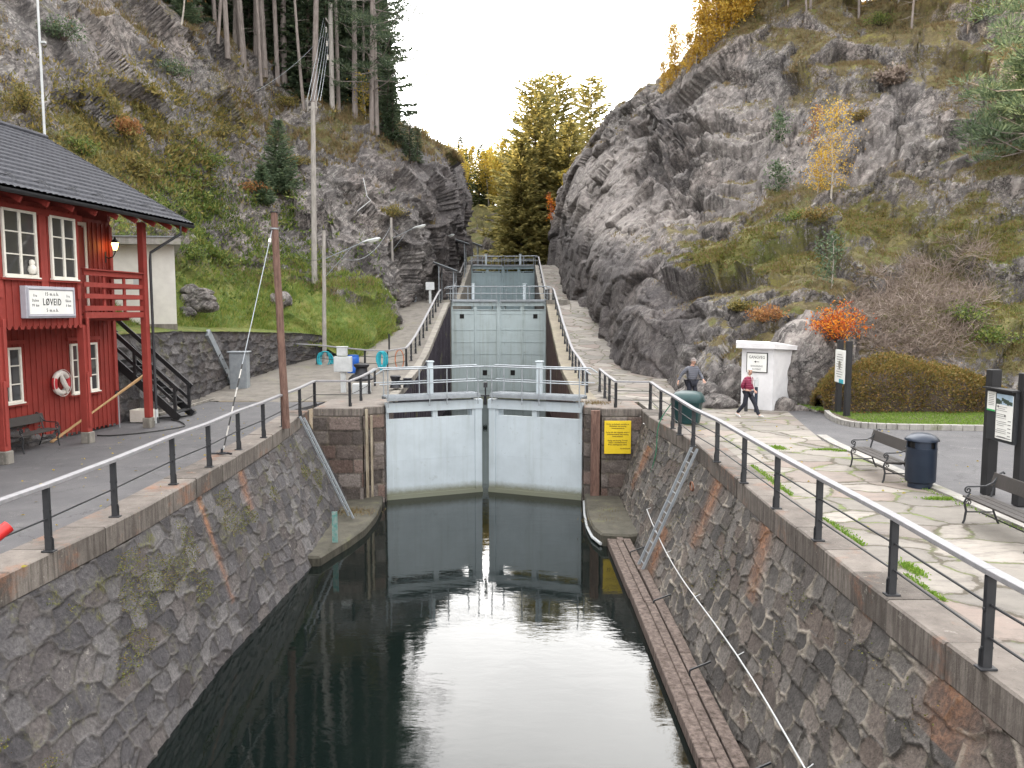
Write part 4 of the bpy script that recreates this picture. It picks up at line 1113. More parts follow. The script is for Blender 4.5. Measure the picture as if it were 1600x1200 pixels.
# ================================================================ red boathouse
HO = G(235, 668); HRZ = rad(-6.857)
HM = Matrix.Translation(HO) @ Matrix.Rotation(HRZ, 4, 'Z')
house = thing('boathouse', HO, 'red board-clad two-storey boathouse with dark tiled roof and corner balcony, left of the quay', 'house', None, HRZ)
def HB(mb, n, mat, par=None, **k): return mb.build(n, mat, par if par is not None else house, M=HM, **k)
def boards(mb, axis, a0, a1, fix, z0, z1, out, step=.21, bw=.045, d=.022, ragged=False):
    a = a0 + step / 2
    while a < a1:
        zb = z0
        if axis == 'y': mb.box((fix + out * d / 2, a, (zb + z1) / 2), (d, bw, z1 - zb))
        else: mb.box((a, fix + out * d / 2, (zb + z1) / 2), (bw, d, z1 - zb))
        a += step
XB = -1.25
# lower wall with recess, one wall mesh (board battens are its pattern)
m = MB()
m.box((XB - .08, -7.0, 3.2), (.16, 14.6, 6.2)); boards(m, 'y', -14.2, .3, XB, .04, 3.3, 1)
boards(m, 'y', -2.75, .3, XB, 3.3, 6.2, 1)
m.box((XB - 3.3, .22, 3.2), (6.4, .16, 6.2)); boards(m, 'x', -7.9, XB, .30, .1, 6.2, 1)
m.box((-7.95, -7.0, 3.2), (.16, 14.6, 6.2))
m.add([(-8.0, .14, 6.3), (-1.2, .14, 6.3), (-1.2, .28, 6.3), (-8.0, .28, 6.3), (-4.1, .14, 8.75), (-4.1, .28, 8.75), (-1.2, .14, 7.1), (-1.2, .28, 7.1), (-8.0, .14, 6.5), (-8.0, .28, 6.5)], [(0, 1, 6, 4, 8), (3, 9, 5, 7, 2), (1, 2, 7, 6), (6, 7, 5, 4), (4, 5, 9, 8)])
HB(m, 'wall', MT['red'])
# projecting upper storey
m = MB()
m.box((-.03, -8.62, 4.72), (.10, 11.2, 3.0)); boards(m, 'y', -14.2, -3.06, .02, 3.22, 6.15, 1, .215)
for k in range(52):            # scalloped lower ends of the boards
    y = -14.15 + k * .215
    m.add([(.025, y + .02, 3.22), (.025, y + .195, 3.22), (.025, y + .15, 3.14), (.025, y + .065, 3.14), (-.01, y + .02, 3.22), (-.01, y + .195, 3.22), (-.01, y + .15, 3.14), (-.01, y + .065, 3.14)], [(0, 1, 2, 3), (7, 6, 5, 4), (0, 3, 7, 4), (1, 5, 6, 2), (3, 2, 6, 7)])
m.box((-.62, -3.02, 4.72), (1.1, .08, 3.0)); m.box((-.62, -8.6, 3.28), (1.1, 11.2, .12))
HB(m, 'upper_wall', MT['red'])
# trim boards
m = MB()
for y in (-5.90, -4.48, -4.36, -3.15): m.box((.05, y, 5.0), (.05, .13, 2.2))
m.box((.055, -7.0, 6.02), (.05, 8.2, .16))
for (y0, y1) in ((-5.86, -4.60), (-4.25, -3.15)): m.box((.08, (y0 + y1) / 2, 4.34), (.10, y1 - y0 + .12, .05))
HB(m, 'trim', MT['redtrim']); m = MB()
for (y0, y1) in ((-4.75, -3.75), (-1.90, -1.48), (-1.12, -.62)):
    HB(MB().box((XB + .05, (y0 + y1) / 2, 2.78), (.07, y1 - y0 + .18, .10)), 'window_hood', MT['redtrim']); HB(MB().box((XB + .06, (y0 + y1) / 2, 1.16), (.10, y1 - y0 + .14, .05)), 'window_board', MT['redtrim'])
HB(MB().box((XB + .04, .24, 3.1), (.05, .14, 6.1)), 'corner_board', MT['redtrim'])
# posts with concrete footings
for y in (0, -2.91, -5.93, -8.9):
    m = MB(); m.box((-.03, y, 3.28), (.19, .19, 5.92 if y > -1 else 3.6 + 2.0)); 
    if y < -1: m = MB(); m.box((-.06, y, 1.76), (.19, .19, 2.9)); m.box((.055, y + .06, 2.6), (.05, .10, 1.6)); m.box((.055, y - .02, 1.2), (.04, .08, 1.5))
    po = HB(m, 'post', MT['redtrim'], bevel=.008)
    HB(MB().box((-.05, y, .15), (.26, .26, .32)), 'footing', MT['concrete'], po, bevel=.02)
# balcony
b = MB()
for z, h in ((4.62, .14), (4.30, .13), (3.99, .13), (3.66, .14), (3.47, .16)):
    b.box((-.02, -1.47, z), (.05, 2.72, h))
for y in (-1.9, -.95): b.box((-.06, y, 4.05), (.05, .09, 1.25))
b.box((.0, -1.47, 4.71), (.14, 2.75, .035))
HB(b, 'balcony_railing', MT['redtrim'])
b = MB()
for z, h in ((4.62, .14), (4.30, .13), (3.99, .13), (3.66, .14), (3.47, .16)): b.box((-.64, .08, z), (1.15, .05, h))
HB(b, 'balcony_railing', MT['redtrim'])
HB(MB().box((-.65, -1.40, 3.42), (1.15, 3.0, .08)).box((-.65, -1.4, 3.34), (.1, 3.0, .1)), 'balcony_floor', MT['redtrim'])
# windows
def window(x, y0, y1, z0, z1, cols, rows, curtain=True):
    f = MB(); w = .06; d = .07
    ym, zm = (y0 + y1) / 2, (z0 + z1) / 2
    for y in (y0 + w / 2, y1 - w / 2): f.box((x, y, zm), (d, w, z1 - z0))
    for z in (z0 + w / 2, z1 - w / 2): f.box((x, ym, z), (d, y1 - y0 - 2 * w - .004, w))
    for k in range(1, cols): f.box((x, y0 + (y1 - y0) * k / cols, zm), (d * .9, .065, z1 - z0 - 2 * w))
    for k in range(1, rows):
        for c in range(cols):
            a = y0 + (y1 - y0) * c / cols + w * .6; e = y0 + (y1 - y0) * (c + 1) / cols - w * .6
            f.box((x - .006, (a + e) / 2, z0 + (z1 - z0) * k / rows), (d * .6, e - a, .032))
    f.box((x + .015, ym, z0 - .02), (d + .06, y1 - y0 + .06, .035))
    fr = HB(f, 'window', MT['white'], bevel=.006)
    HB(MB().box((x - .015, ym, zm), (.008, y1 - y0 - .08, z1 - z0 - .08)), 'pane', MT['glass'], fr)
    return fr
WIN = [window(.075, -5.79, -4.67, 4.40, 5.98, 2, 3), window(.075, -4.17, -3.22, 4.40, 5.98, 2, 3),
       window(XB + .06, -4.70, -3.82, 1.22, 2.65, 2, 3), window(XB + .06, -1.86, -1.52, 1.22, 2.65, 1, 3), window(XB + .06, -1.08, -.68, 1.22, 2.65, 1, 3)]
dr = HB(MB().box((XB + .05, -.99, 4.9), (.08, .10, 2.5)).box((XB + .05, -1.85, 4.9), (.08, .10, 2.5)).box((XB + .05, -1.42, 6.1), (.08, .95, .1)), 'door', MT['white'])
HB(MB().box((XB + .04, -1.42, 4.75), (.05, .78, 2.5)), 'door_leaf', MT['redtrim'], dr)
# roof
def roof_slope(x0, z0, x1, z1, y0, y1, sg):
    nu = int((y1 - y0) / .05); L = math.hypot(x1 - x0, z1 - z0); rows = int(L / .34)
    V = []; vs = []
    for r in range(rows): 
        for k in (0.0, .5, .98): vs.append(((r + k) / rows, .045 * (1 - k)))
    nx, nzz = -(z1 - z0) / L, (x1 - x0) / L
    if nzz < 0: nx, nzz = -nx, -nzz
    for i in range(nu + 1):
        y = y0 + (y1 - y0) * i / nu; c = abs(math.sin(math.pi * y / .21)) ** .7 * .035
        for (t, st) in vs:
            o = c + st; V.append((x0 + (x1 - x0) * t + nx * o, y, z0 + (z1 - z0) * t + nzz * o))
    me = np_mesh('tiles', V, gridfaces(nu + 1, len(vs))); me.transform(HM)
    return link('roof_tiles', me, MT['tile'], rf)
EZ, EX, RX, RZ_ = 6.30, .78, -4.1, 9.10
RY1, RY0 = 1.50, -14.4
m = MB()
for (xa, za, xb, zb) in ((EX, EZ, RX, RZ_), (2 * RX - EX, EZ, RX, RZ_)):
    m.add([(xa, RY0, za - .10), (xa, RY1 - .03, za - .10), (xb, RY1 - .03, zb - .10), (xb, RY0, zb - .10), (xa, RY0, za - .012), (xa, RY1 - .03, za - .012), (xb, RY1 - .03, zb - .012), (xb, RY0, zb - .012)],
          [(3, 2, 1, 0), (4, 5, 6, 7), (0, 1, 5, 4), (2, 3, 7, 6), (1, 2, 6, 5), (3, 0, 4, 7)])
rf = HB(m, 'roof', MT['blackwood'])
roof_slope(EX + .06, EZ, RX, RZ_, RY0, RY1, 1); roof_slope(2 * RX - EX - .06, EZ, RX, RZ_, RY0, RY1, -1)
HB(MB().tube([(RX, RY0, RZ_ + .05), (RX, RY1, RZ_ + .05)], .10, 10), 'ridge_cap', MT['tile'], rf)
HB(MB().bar((EX + .04, RY1 + .0, EZ - .02), (RX, RY1 + .0, RZ_ - .02), .05, .16).bar((RX, RY1 + .0, RZ_ - .02), (2 * RX - EX - .04, RY1 + .0, EZ - .02), .05, .16), 'rake_board', MT['blackwood'], rf)
m = MB()
for k in range(13):       # snow hooks
    y = RY1 - .8 - k * 1.1
    for dy in (-.06, .06): m.tube([(EX - .55, y + dy, EZ + .38), (EX - .35, y + dy, EZ + .42), (EX - .22, y + dy, EZ + .26), (EX - .35, y + dy, EZ + .24)], .008, 5)
HB(m, 'snow_guard', MT['black'], rf)
# gutter and downpipe
m = MB(); n = 9
V = []
gut = []
for i, y in enumerate((RY0, RY1 - .12)):
    for k in range(n):
        a = math.pi * k / (n - 1); V.append((EX + .10 - .075 * math.cos(a), y, EZ - .02 - .09 * math.sin(a)))
V2 = [(v[0] , v[1], v[2]) for v in V]
m.add(V2, [(k, k + 1, n + k + 1, n + k) for k in range(n - 1)] + [tuple(range(n))])
gt = HB(m, 'gutter', MT['black']); gt.modifiers.new('s', 'SOLIDIFY').thickness = .012
HB(MB().tube([(EX + .10, .62, EZ - .08), (EX + .10, .62, EZ - .35), (.14, .16, EZ - .95), (.13, .14, EZ - 1.2), (.13, .14, .35), (.18, .14, .12)], .042, 10), 'downpipe', MT['black'], gt, smooth=True)
HB(MB().tube([(.13, .14, .55), (.13, .14, .12)], .05, 10), 'pipe_shoe', MT['galv2'], gt)
# rafters under the eave
m = MB()
for k in range(18):
    y = 1.2 - k * .9
    m.bar((EX - .02, y, EZ - .20), (-1.3, y, EZ - .20 + .571 * 2.08), .06, .14)
HB(m, 'rafter', MT['red'], rf)['kind'] = 'stuff'

def HW(x, y, z): return HM @ Vector((x, y, z))
HX = (HM.to_3x3() @ Vector((0, 1, 0)))        # along facade, away from the camera = to the right when facing the wall
# station sign
sg = thing('station_sign', HW(.10, -4.4, 3.42), 'white LØVEID place-name sign in a moulded grey frame on the red upper wall', 'sign')
m = MB(); m.box((.13, -4.41, 3.80), (.16, 1.78, .78))
m.build('sign_box', MT['signgrey'], sg, M=HM, bevel=.01)
m = MB()
for (dy, dz, wy, wz) in ((0, .33, 1.70, .05), (0, -.33, 1.70, .05), (.83, 0, .05, .70), (-.83, 0, .05, .70)): m.box((.225, -4.41 + dy, 3.80 + dz), (.03, wy, wz))
m.build('sign_frame', MT['signgrey'], sg, M=HM, bevel=.012)
MB().box((.213, -4.41, 3.80), (.012, 1.58, .58)).build('sign_face', MT['signwhite'], sg, M=HM)
for (s, sz, dy, dz, bold, sx, mt) in (('LØVEID', .235, 0, 0, .003, .72, 'ink'), ('15 m.o.h.', .12, 0, .20, 0, .9, 'ink'), ('5 m.o.h.', .12, 0, -.20, 0, .9, 'ink'),
                          ('Fra\nDalen\n99 km', .095, -.59, .04, 0, .85, 'inkgrey'), ('Fra\nSkien\n6 km', .095, .60, .04, 0, .85, 'inkgrey')):
    text_on('lettering', s, sz, HW(.222, -4.41 + dy, 3.80 + dz), HX, MT[mt], sg, bold=bold, sx=sx, spacing=1.25, chars=1.22)
# lit wall lantern
ln = thing('wall_lantern', HW(XB, .02, 5.4), 'lit yellow lantern on a black scrolled bracket in the balcony recess', 'lantern')
lp_ = (XB + .34, .02)
MB().tube([(XB + .0, .02, 5.25), (XB + .1, .02, 5.18), (XB + .25, .02, 5.22), (lp_[0], .02, 5.36), (lp_[0], .02, 5.42)], .018, 6).tube([(XB + .01, .02, 5.05), (XB + .01, .02, 5.38)], .022, 6).build('bracket', MT['black'], ln, M=HM)
MB().lathe([(.05, 5.42), (.10, 5.62), (.10, 5.64)], (lp_[0], .02, 0), 8).build('lamp_glass', MT['lamp'], ln, M=HM)
MB().lathe([(.13, 5.64), (.09, 5.71), (.04, 5.75), (.015, 5.83)], (lp_[0], .02, 0), 8).build('lantern_roof', MT['black'], ln, M=HM)
MB().tube([(lp_[0] + .09 * math.cos(a), .02 + .09 * math.sin(a), 5.64) for a in [0]] + [(lp_[0] + .05, .02, 5.42)], .008, 5).lathe([(.06, 5.39), (.06, 5.42)], (lp_[0], .02, 0), 8).build('lantern_cage', MT['black'], ln, M=HM)
# small white owl-shaped figure behind the glass
ow = HB(MB().lathe([(.02, 0), (.07, .02), (.10, .10), (.09, .18), (.055, .22), (.07, .28), (.05, .34), (.02, .355)], (.12, -4.92, 4.47), 14), 'figurine', MT['white'], house, smooth=True)
ow.parent = None; ow.matrix_parent_inverse = Matrix(); tag(ow, 'small white bird-shaped figure standing at the pane of the leftmost upper window', 'figurine')
# life ring
def torus(R, r, a0, a1, n=20, k=10, c=(0, 0, 0)):
    pts = [(c[0], c[1] + R * math.cos(a), c[2] + R * math.sin(a)) for a in np.linspace(a0, a1, n)]
    return MB().tube(pts, r, k)
lr_ = thing('life_ring', HW(XB + .1, -2.42, 1.59), 'red and white life ring hanging on the red lower wall', 'life ring')
rc = (XB + .13, -2.42, 1.59)
for k in range(4):
    a = math.pi / 4 + k * math.pi / 2
    torus(.275, .075, a + .30 + (0 if k % 2 else 0), a + math.pi / 2 - .30, c=rc).build('red_section' if k % 2 else 'white_section', MT['ringred'] if k % 2 else MT['ringwhite'], lr_, M=HM, smooth=True)
    torus(.275, .078, a - .30, a + .30, 10, c=rc).build('white_band', MT['ringwhite'], lr_, M=HM, smooth=True)
MB().tube([(rc[0] + .06, rc[1] - .36 * math.cos(t), rc[2] + .36 * math.sin(t) * 1.03) for t in np.linspace(0, 2 * math.pi, 30)], .010, 5).build('grab_line', MT['ringwhite'], lr_, M=HM)
MB().tube([(rc[0] + .03, rc[1] - .05, rc[2] + .28), (rc[0] + .08, rc[1] - .02, rc[2] + .05), (rc[0] + .09, rc[1] + .10, rc[2] - .14), (rc[0] + .08, rc[1] + .12, rc[2] - .30)], [.03, .07, .06, .03], 8).build('rope_bundle', MT['ringwhite'], lr_, M=HM, smooth=True)
# ---------------------------------------------------------------- benches (scrolled cast iron ends, two timber planks)
def bench(name, loc, rz, L, label, group=None, label2=None):
    t = thing(name, loc, label, 'bench', group, rz)
    M = Matrix.Translation(Vector(loc)) @ Matrix.Rotation(rz, 4, 'Z')
    # local: +x = facing direction (front), y = along the seat
    def spiral(c, r0, turns, a0, n=22, sgn=1):
        return [(c[0] + r0 * (1 - .82 * i / n) * math.cos(a0 + sgn * turns * 2 * math.pi * i / n), c[1], c[2] + r0 * (1 - .82 * i / n) * math.sin(a0 + sgn * turns * 2 * math.pi * i / n)) for i in range(n + 1)]
    for y in (-L / 2 + .12, L / 2 - .12):
        m = MB()
        m.tube([(.27, y, .0), (.245, y, .06), (.225, y, .22), (.26, y, .36), (.235, y, .425), (.12, y, .42), (-.10, y, .40), (-.17, y, .43), (-.20, y, .55), (-.25, y, .74), (-.31, y, .86), (-.36, y, .885), (-.385, y, .86)], .019, 7)
        m.tube([(-.33, y, .0), (-.30, y, .05), (-.24, y, .20), (-.20, y, .34), (-.16, y, .41)], .017, 7)
        m.tube([(-.27, y, .80), (-.20, y, .70), (-.08, y, .645), (.10, y, .635), (.20, y, .635)] + spiral((.205, y, .575), .062, 1.35, math.pi / 2, sgn=-1), .014, 6)
        m.tube([(.24, y, .43), (.20, y, .48), (.17, y, .53)], .016, 6)
        m.tube([(.23, y, .20), (-.24, y, .20)], .012, 6)
        m.tube(spiral((.18, y, .36), .045, 1.2, 0), .010, 5)
        m.build('bench_end', MT['black'], t, M=M, smooth=True)
    MB().tube([(0, -L / 2 + .12, .20), (0, L / 2 - .12, .20)], .012, 6).build('stretcher', MT['black'], t, M=M)
    for x in (.17, .03, -.11): MB().box((x, 0, .445), (.125, L, .032)).build('seat_plank', MT['slat'], t, M=M, bevel=.005)
    R = Matrix.Rotation(rad(-16), 3, 'Y')
    MB().box((-.262, 0, .745), (.03, L, .24), rot=R).build('backrest', MT['slat'], t, M=M, bevel=.006)
    return t
p = HW(-.80, -4.05, 0)
bench('bench', (p.x, p.y, 0), HRZ, 1.55, 'black scroll-armed bench standing against the red boathouse wall')
bench('bench', (8.05, 17.35, 0), math.pi + rad(-1.5), 1.95, 'black scroll-armed bench right next to the litter bin', 'benches on the flagstones')
bench('bench', (7.90, 12.45, 0), math.pi + rad(-1.5), 1.95, 'black scroll-armed bench at the right edge below the large notice board', 'benches on the flagstones')

# two bare poles leaning across the post
for k, (dz, dx) in enumerate(((0, 0), (.10, .05))):
    a = HW(-.95 + dx, -3.2, .05); b_ = HW(-.15 + dx, .12 + .05 * k, 1.62 + dz)
    tag(MB().bar(a, b_, .045, .045).build('wooden_pole', MT['tanwood'], bevel=.006), 'bare tan wooden pole leaning behind the middle post, %s of the pair' % ('upper' if k else 'lower'), 'pole', 'leaning tan poles')
# standpipe
sp = HW(-.95, -.10, 0)
t = thing('standpipe', sp, 'thin water standpipe with a tap in front of the red wall end', 'standpipe')
MB().tube([sp, sp + Vector((0, 0, 1.05))], .022, 8).build('pipe', MT['galv'], t)
MB().tube([sp + Vector((0, 0, 1.05)), sp + Vector((.0, -.12, 1.12)), sp + Vector((0, -.16, 1.0))], .03, 8).box(sp + Vector((0, 0, 1.12)), (.12, .03, .05)).build('tap', MT['bollard'], t)
# outside stair
st = thing('outside_stair', W(-11.3, 26.3, 0), 'black timber outside stair with open treads going up behind the red house end', 'staircase')
s0, s1 = W(-10.95, 26.1, 0), W(-13.9, 26.5, 2.55)
for dy in (-.0, 1.15):
    MB().bar(s0 + Vector((0, dy, .05)), s1 + Vector((0, dy, .05)), .06, .26).build('stringer', MT['blackwood'], st)
for k in range(10):
    q = s0.lerp(s1, (k + .6) / 10.5)
    MB().box((q.x, q.y + .57, q.z + .10), (.27, 1.12, .04)).build('tread', MT['blackwood'], st)
for dy in (0, 1.15):
    d = Vector((0, dy, 0))
    MB().bar(s0 + d + Vector((0, 0, 1.0)), s1 + d + Vector((0, 0, 1.0)), .05, .14).bar(s0 + d + Vector((-.1, 0, .58)), s1 + d + Vector((0, 0, .55)), .04, .10).build('handrail', MT['blackwood'], st)
    for f in (.04, .5, .96):
        q = s0.lerp(s1, f) + d; MB().box((q.x, q.y, q.z + .52), (.09, .09, 1.05)).build('baluster', MT['blackwood'], st)
# white crate, hose, ground drain
cr_ = thing('crate', W(-11.9, 25.75, 0), 'white plastic crate on the ground by the stair foot', 'crate')
MB().prism([(-12.25, 25.5), (-11.65, 25.45), (-11.6, 25.95), (-12.2, 26.0)], .02, .06).build('crate_bottom', MT['white'], cr_)
m = MB()
for a_, b_ in (((-12.27, 25.5), (-11.63, 25.43)), ((-11.63, 25.43), (-11.58, 25.97)), ((-11.58, 25.97), (-12.22, 26.02)), ((-12.22, 26.02), (-12.27, 25.5))): m.bar((a_[0], a_[1], .22), (b_[0], b_[1], .22), .02, .38)
m.build('crate_side', MT['white'], cr_)
def wob(pts, n, z=.02):
    A = catmull(np.array([(a, b, z) for a, b in pts]), n); return [tuple(q) for q in A]
hs = [G(152, 682), G(176, 682), G(230, 677), G(285, 668), G(283, 661), G(268, 657)]
tag(MB().tube(wob([(q.x, q.y) for q in hs], 40, .03), .02, 6).build('hose', MT['rubber']), 'black hose lying in a long bend from the standpipe across the asphalt', 'hose', 'hoses on the quay')
hs = [G(188, 632), G(195, 652), G(205, 658), G(240, 655), G(285, 652), G(306, 646), G(300, 640), G(290, 641)]
tag(MB().tube(wob([(q.x, q.y) for q in hs], 50, .03), .02, 6).build('hose', MT['rubber']), 'black cable looping beyond the stair foot towards the drain', 'hose', 'hoses on the quay')
dg_ = thing('drain_grate', G(300, 634), 'pale ladder-like drain grating laid along the foot of the retaining wall', 'grating')
a, b_ = G(248, 650), G(345, 622); d = (b_ - a); d.z = 0; dl = d.length; d.normalize(); nn = Vector((-d.y, d.x, 0))
m = MB()
for s in (0, .55): m.bar(a + nn * s + Vector((0, 0, .05)), b_ + nn * s + Vector((0, 0, .05)), .10, .08)
m.build('grate_edge', MT['concrete'], dg_)
m = MB()
for k in range(int(dl / .32)): q = a + d * (k * .32 + .1) + Vector((0, 0, .05)); m.bar(q + nn * .05, q + nn * .5, .12, .04)
m.build('grate_bars', MT['concrete'], dg_)
# flag pole behind the ridge
fp = P(70, 216, 27.5)
fl = thing('flagpole', fp, 'tall thin pale flagpole rising behind the tiled ridge', 'flagpole')
MB().tube([(fp.x, fp.y, 4), (fp.x, fp.y, 15.5)], [.05, .035], 8).build('pole', MT['galv2'], fl)
q = P(68, 66, 27.5); MB().box(q, (.14, .1, .06)).build('cleat', MT['galv2'], fl)
# white shed on the retaining wall
shc = P(277, 515, 31.3)
sh = thing('shed', shc, 'low white rendered shed with a flat projecting roof on the retaining wall behind the house', 'shed')
MB().prism([(shc.x, shc.y), (shc.x - 3.3, shc.y + 6.5), (shc.x - 10.5, shc.y + 5.4), (shc.x - 7.6, shc.y - 1.1)], shc.z - .1, shc.z + 3.25).build('wall', MT['render_white'], sh)
MB().prism([(shc.x + .03, shc.y - .03), (shc.x - 7.6, shc.y - 1.14), (shc.x - 7.6, shc.y - 1.1), (shc.x, shc.y)], shc.z - .05, shc.z + .22).build('plinth', MT['concrete'], sh)
MB().prism([(shc.x + .45, shc.y - .45), (shc.x - 2.9, shc.y + 7.0), (shc.x - 11, shc.y + 5.8), (shc.x - 8.1, shc.y - 1.6)], shc.z + 3.25, shc.z + 3.52).build('roof', MT['kerb'], sh)
MB().prism([(shc.x + .49, shc.y - .49), (shc.x - 2.86, shc.y + 7.04), (shc.x - 11, shc.y + 5.84), (shc.x - 8.1, shc.y - 1.64)], shc.z + 3.523, shc.z + 3.56).build('roof_sheet', MT['galv'], sh)
q = P(214, 443, 30.1); MB().box(q, (.22, .12, .45), rz=rad(8)).build('wall_box', MT['galv2'], sh)
# ================================================================ poles, lamps, wires
def pole(name, b, top, r0, r1, mat, label, cat='pole', group=None):
    t = thing(name, b, label, cat, group)
    m = MB(); n = 7
    m.tube([Vector(b).lerp(Vector(top), k / n) + Vector((.005 * math.sin(k * 2), .005 * math.cos(k * 3), 0)) for k in range(n + 1)], [r0 + (r1 - r0) * k / n for k in range(n + 1)], 14)
    m.build('pole_shaft', mat, t, smooth=True)
    return t
b = G(441, 669); b.x += .12; tp = P(428, 332, b.y); bp = pole('wooden_pole', (b.x, b.y, 0), tp, .118, .10, MT['polebrown'], 'stout red-brown wooden pole at the edge of the asphalt quay, behind the railing')
MB().lathe([(.125, 0), (.13, .03), (.02, .05)], (tp.x, tp.y, tp.z - .01), 14).build('pole_cap', MT['black'], bp)
MB().lathe([(.128, 0), (.128, .04)], (tp.x, tp.y, tp.z - .5), 14).build('pole_band', MT['galv'], bp)
gb = G(347, 712); ga = tp + Vector((-.05, -.05, -.5))
gw = thing('guy_wire', gb, 'guy wire slanting from the brown pole top to an iron anchor', 'wire')
MB().tube([ga, gb + (ga - gb) * .02], .012, 6).build('wire', MT['galv'], gw)
k0, k1 = gb + (ga - gb) * .03, gb + (ga - gb) * .36
MB().tube([k0, k1], .018, 8).build('marker_sleeve', mat_stripes('striped_sleeve', (.42, .41, .39), (.03, .03, .03), 2, 2.2), gw)
MB().tube([gb + Vector((-.3, .0, .05)), gb + Vector((.12, .08, .05)), gb + Vector((.25, -.05, .05))], .028, 8).tube([gb, gb + Vector((0, 0, .18))], .03, 8).tube([gb + Vector((.1 * math.cos(a), .1 * math.sin(a) + .02, .06)) for a in np.linspace(0, 6.28, 14)], .02, 6).build('anchor', MT['bollard'], gw)
q = gb + (ga - gb) * .93; MB().tube([q, q + (ga - gb).normalized() * .14], .04, 8).build('insulator', MT['white'], gw)

def street_lamp(base, top, arm_z, head, label, tilt=.18):
    t = pole('street_lamp', base, top, .12, .09, MT['polegrey'], label, 'street lamp', 'lamps along the left path') if base is not None else thing('street_lamp', top, label, 'street lamp', 'lamps along the left path')
    a = Vector((top[0], top[1], arm_z)); h = Vector(head); d = (h - a).normalized()
    m = MB(); m.tube([a, h], .025, 8)
    m.tube([a + Vector((0, 0, -.95)), a.lerp(h, .72)], .018, 6)
    m.build('arm', MT['galv'], t)
    s = Vector((d.x, d.y, 0)).normalized(); s = (s + Vector((0, 0, tilt))).normalized()
    m = MB(); pts = [h + s * x for x in (0, .12, .35, .75, .98, 1.05)]
    R = Matrix((s, s.cross(Vector((0, 0, 1))).normalized() * -1, s.cross(s.cross(Vector((0, 0, 1)))) * -1)).transposed()
    n = 12; V = []; F_ = []
    for (x, w_, hh) in ((0, .05, .05), (.15, .09, .08), (.35, .15, .10), (.8, .16, .10), (1.0, .10, .07), (1.05, .04, .03)):
        for k in range(n):
            aa = 2 * math.pi * k / n; V.append(h + R @ Vector((x, w_ * math.cos(aa), hh * (math.sin(aa) if math.sin(aa) > 0 else .35 * math.sin(aa)))))
    F_ = [(i * n + k, i * n + (k + 1) % n, (i + 1) * n + (k + 1) % n, (i + 1) * n + k) for i in range(5) for k in range(n)] + [tuple(range(n)), tuple(5 * n + k for k in range(n))]
    MB().add(V, F_).build('lamp_housing', MT['galv2'], t, smooth=True)
    V = []
    for (x, w_, hh) in ((.38, .11, .03), (.5, .13, .09), (.85, .13, .09), (.97, .07, .03)):
        for k in range(n):
            aa = 2 * math.pi * k / n; V.append(h + R @ Vector((x, w_ * math.cos(aa), -.03 + hh * (-abs(math.sin(aa)) if math.sin(aa) < 0 else .1 * math.sin(aa)))))
    MB().add(V, [(i * n + k, i * n + (k + 1) % n, (i + 1) * n + (k + 1) % n, (i + 1) * n + k) for i in range(3) for k in range(n)] + [tuple(range(n)), tuple(3 * n + k for k in range(n))]).build('lamp_glass', MT['signwhite'], t, smooth=True)
    return t
b1 = P(507, 576, 42.6); t1 = P(506, 360, 42.6)
street_lamp(b1, t1, P(510, 405, 42.6).z, P(566, 379, 42.0), 'street lamp on a bleached grey wooden pole by the cyan rope, the nearest lamp')
b2 = P(615, 484, 58.5); t2 = P(611, 340, 58.5)
street_lamp(b2, t2, P(614, 373, 58.5).z, P(645, 357, 57.8), 'street lamp on a grey pole at the end of the grassy bank, the middle lamp')
p3 = P(680, 373, 72)
street_lamp(None, p3, p3.z, P(697, 371, 71), 'street lamp whose arm reaches out from the dark cliff, the farthest lamp')
b = hit(SL, 490, 432); tp = P(489, 160, b.y)
tpole = pole('utility_pole', (P(491, 432, b.y).x, b.y, b.z - .5), tp, .17, .13, MT['polegrey'], 'very tall pale grey utility pole standing on the left bank in front of the cliff')
MB().box(tp + Vector((0, 0, -.3)), (.5, .12, .12)).tube([tp + Vector((-.3, -.05, -.5)), tp + Vector((-.3, -.05, .25))], .03, 6).tube([tp + Vector((.2, -.05, -.5)), tp + Vector((.2, -.05, .15))], .03, 6).build('crossarm', MT['polegrey'], tpole)
c2 = hit(SL, 519, 163, 10); up2 = pole('utility_pole', (P(519, 165, c2.y).x, c2.y, c2.z - .6), P(516, 5, c2.y), .22, .17, MT['polegrey'], 'grey utility pole on the cliff edge at the front of the forest')
tip = P(509, 28, c2.y)
MB().bar(P(516, 40, c2.y), tip, .1, .1).build('crossarm', MT['polegrey'], up2)
m = MB()
def sag(a, b, s, r, n=12):
    a, b = Vector(a), Vector(b); return [a.lerp(b, k / n) - Vector((0, 0, s * 4 * (k / n) * (1 - k / n))) for k in range(n + 1)]
for k, dx in enumerate((-.35, -.15, .05, .25, .42)):
    m = MB(); m.tube(sag(tp + Vector((dx, 0, .1)), tip + Vector((dx * .5, 0, -.4 * k)), .12 + .05 * k, .02), .014, 5, cap=False)
    tag(m.build('overhead_wire', MT['galv']), 'overhead wire of the bundle running up from the tall grey pole to the forest edge', 'wire', 'wire bundle up to the forest edge')
for k in range(3):
    q = tip + Vector((.05 * k, 0, -.9 - k * 1.1)); up2_i = MB().lathe([(.02, -.25), (.1, -.2), (.05, -.1), (.1, -.05), (.05, .05), (.1, .1), (.02, .2)], q, 8).build('insulator', MT['white'], up2)
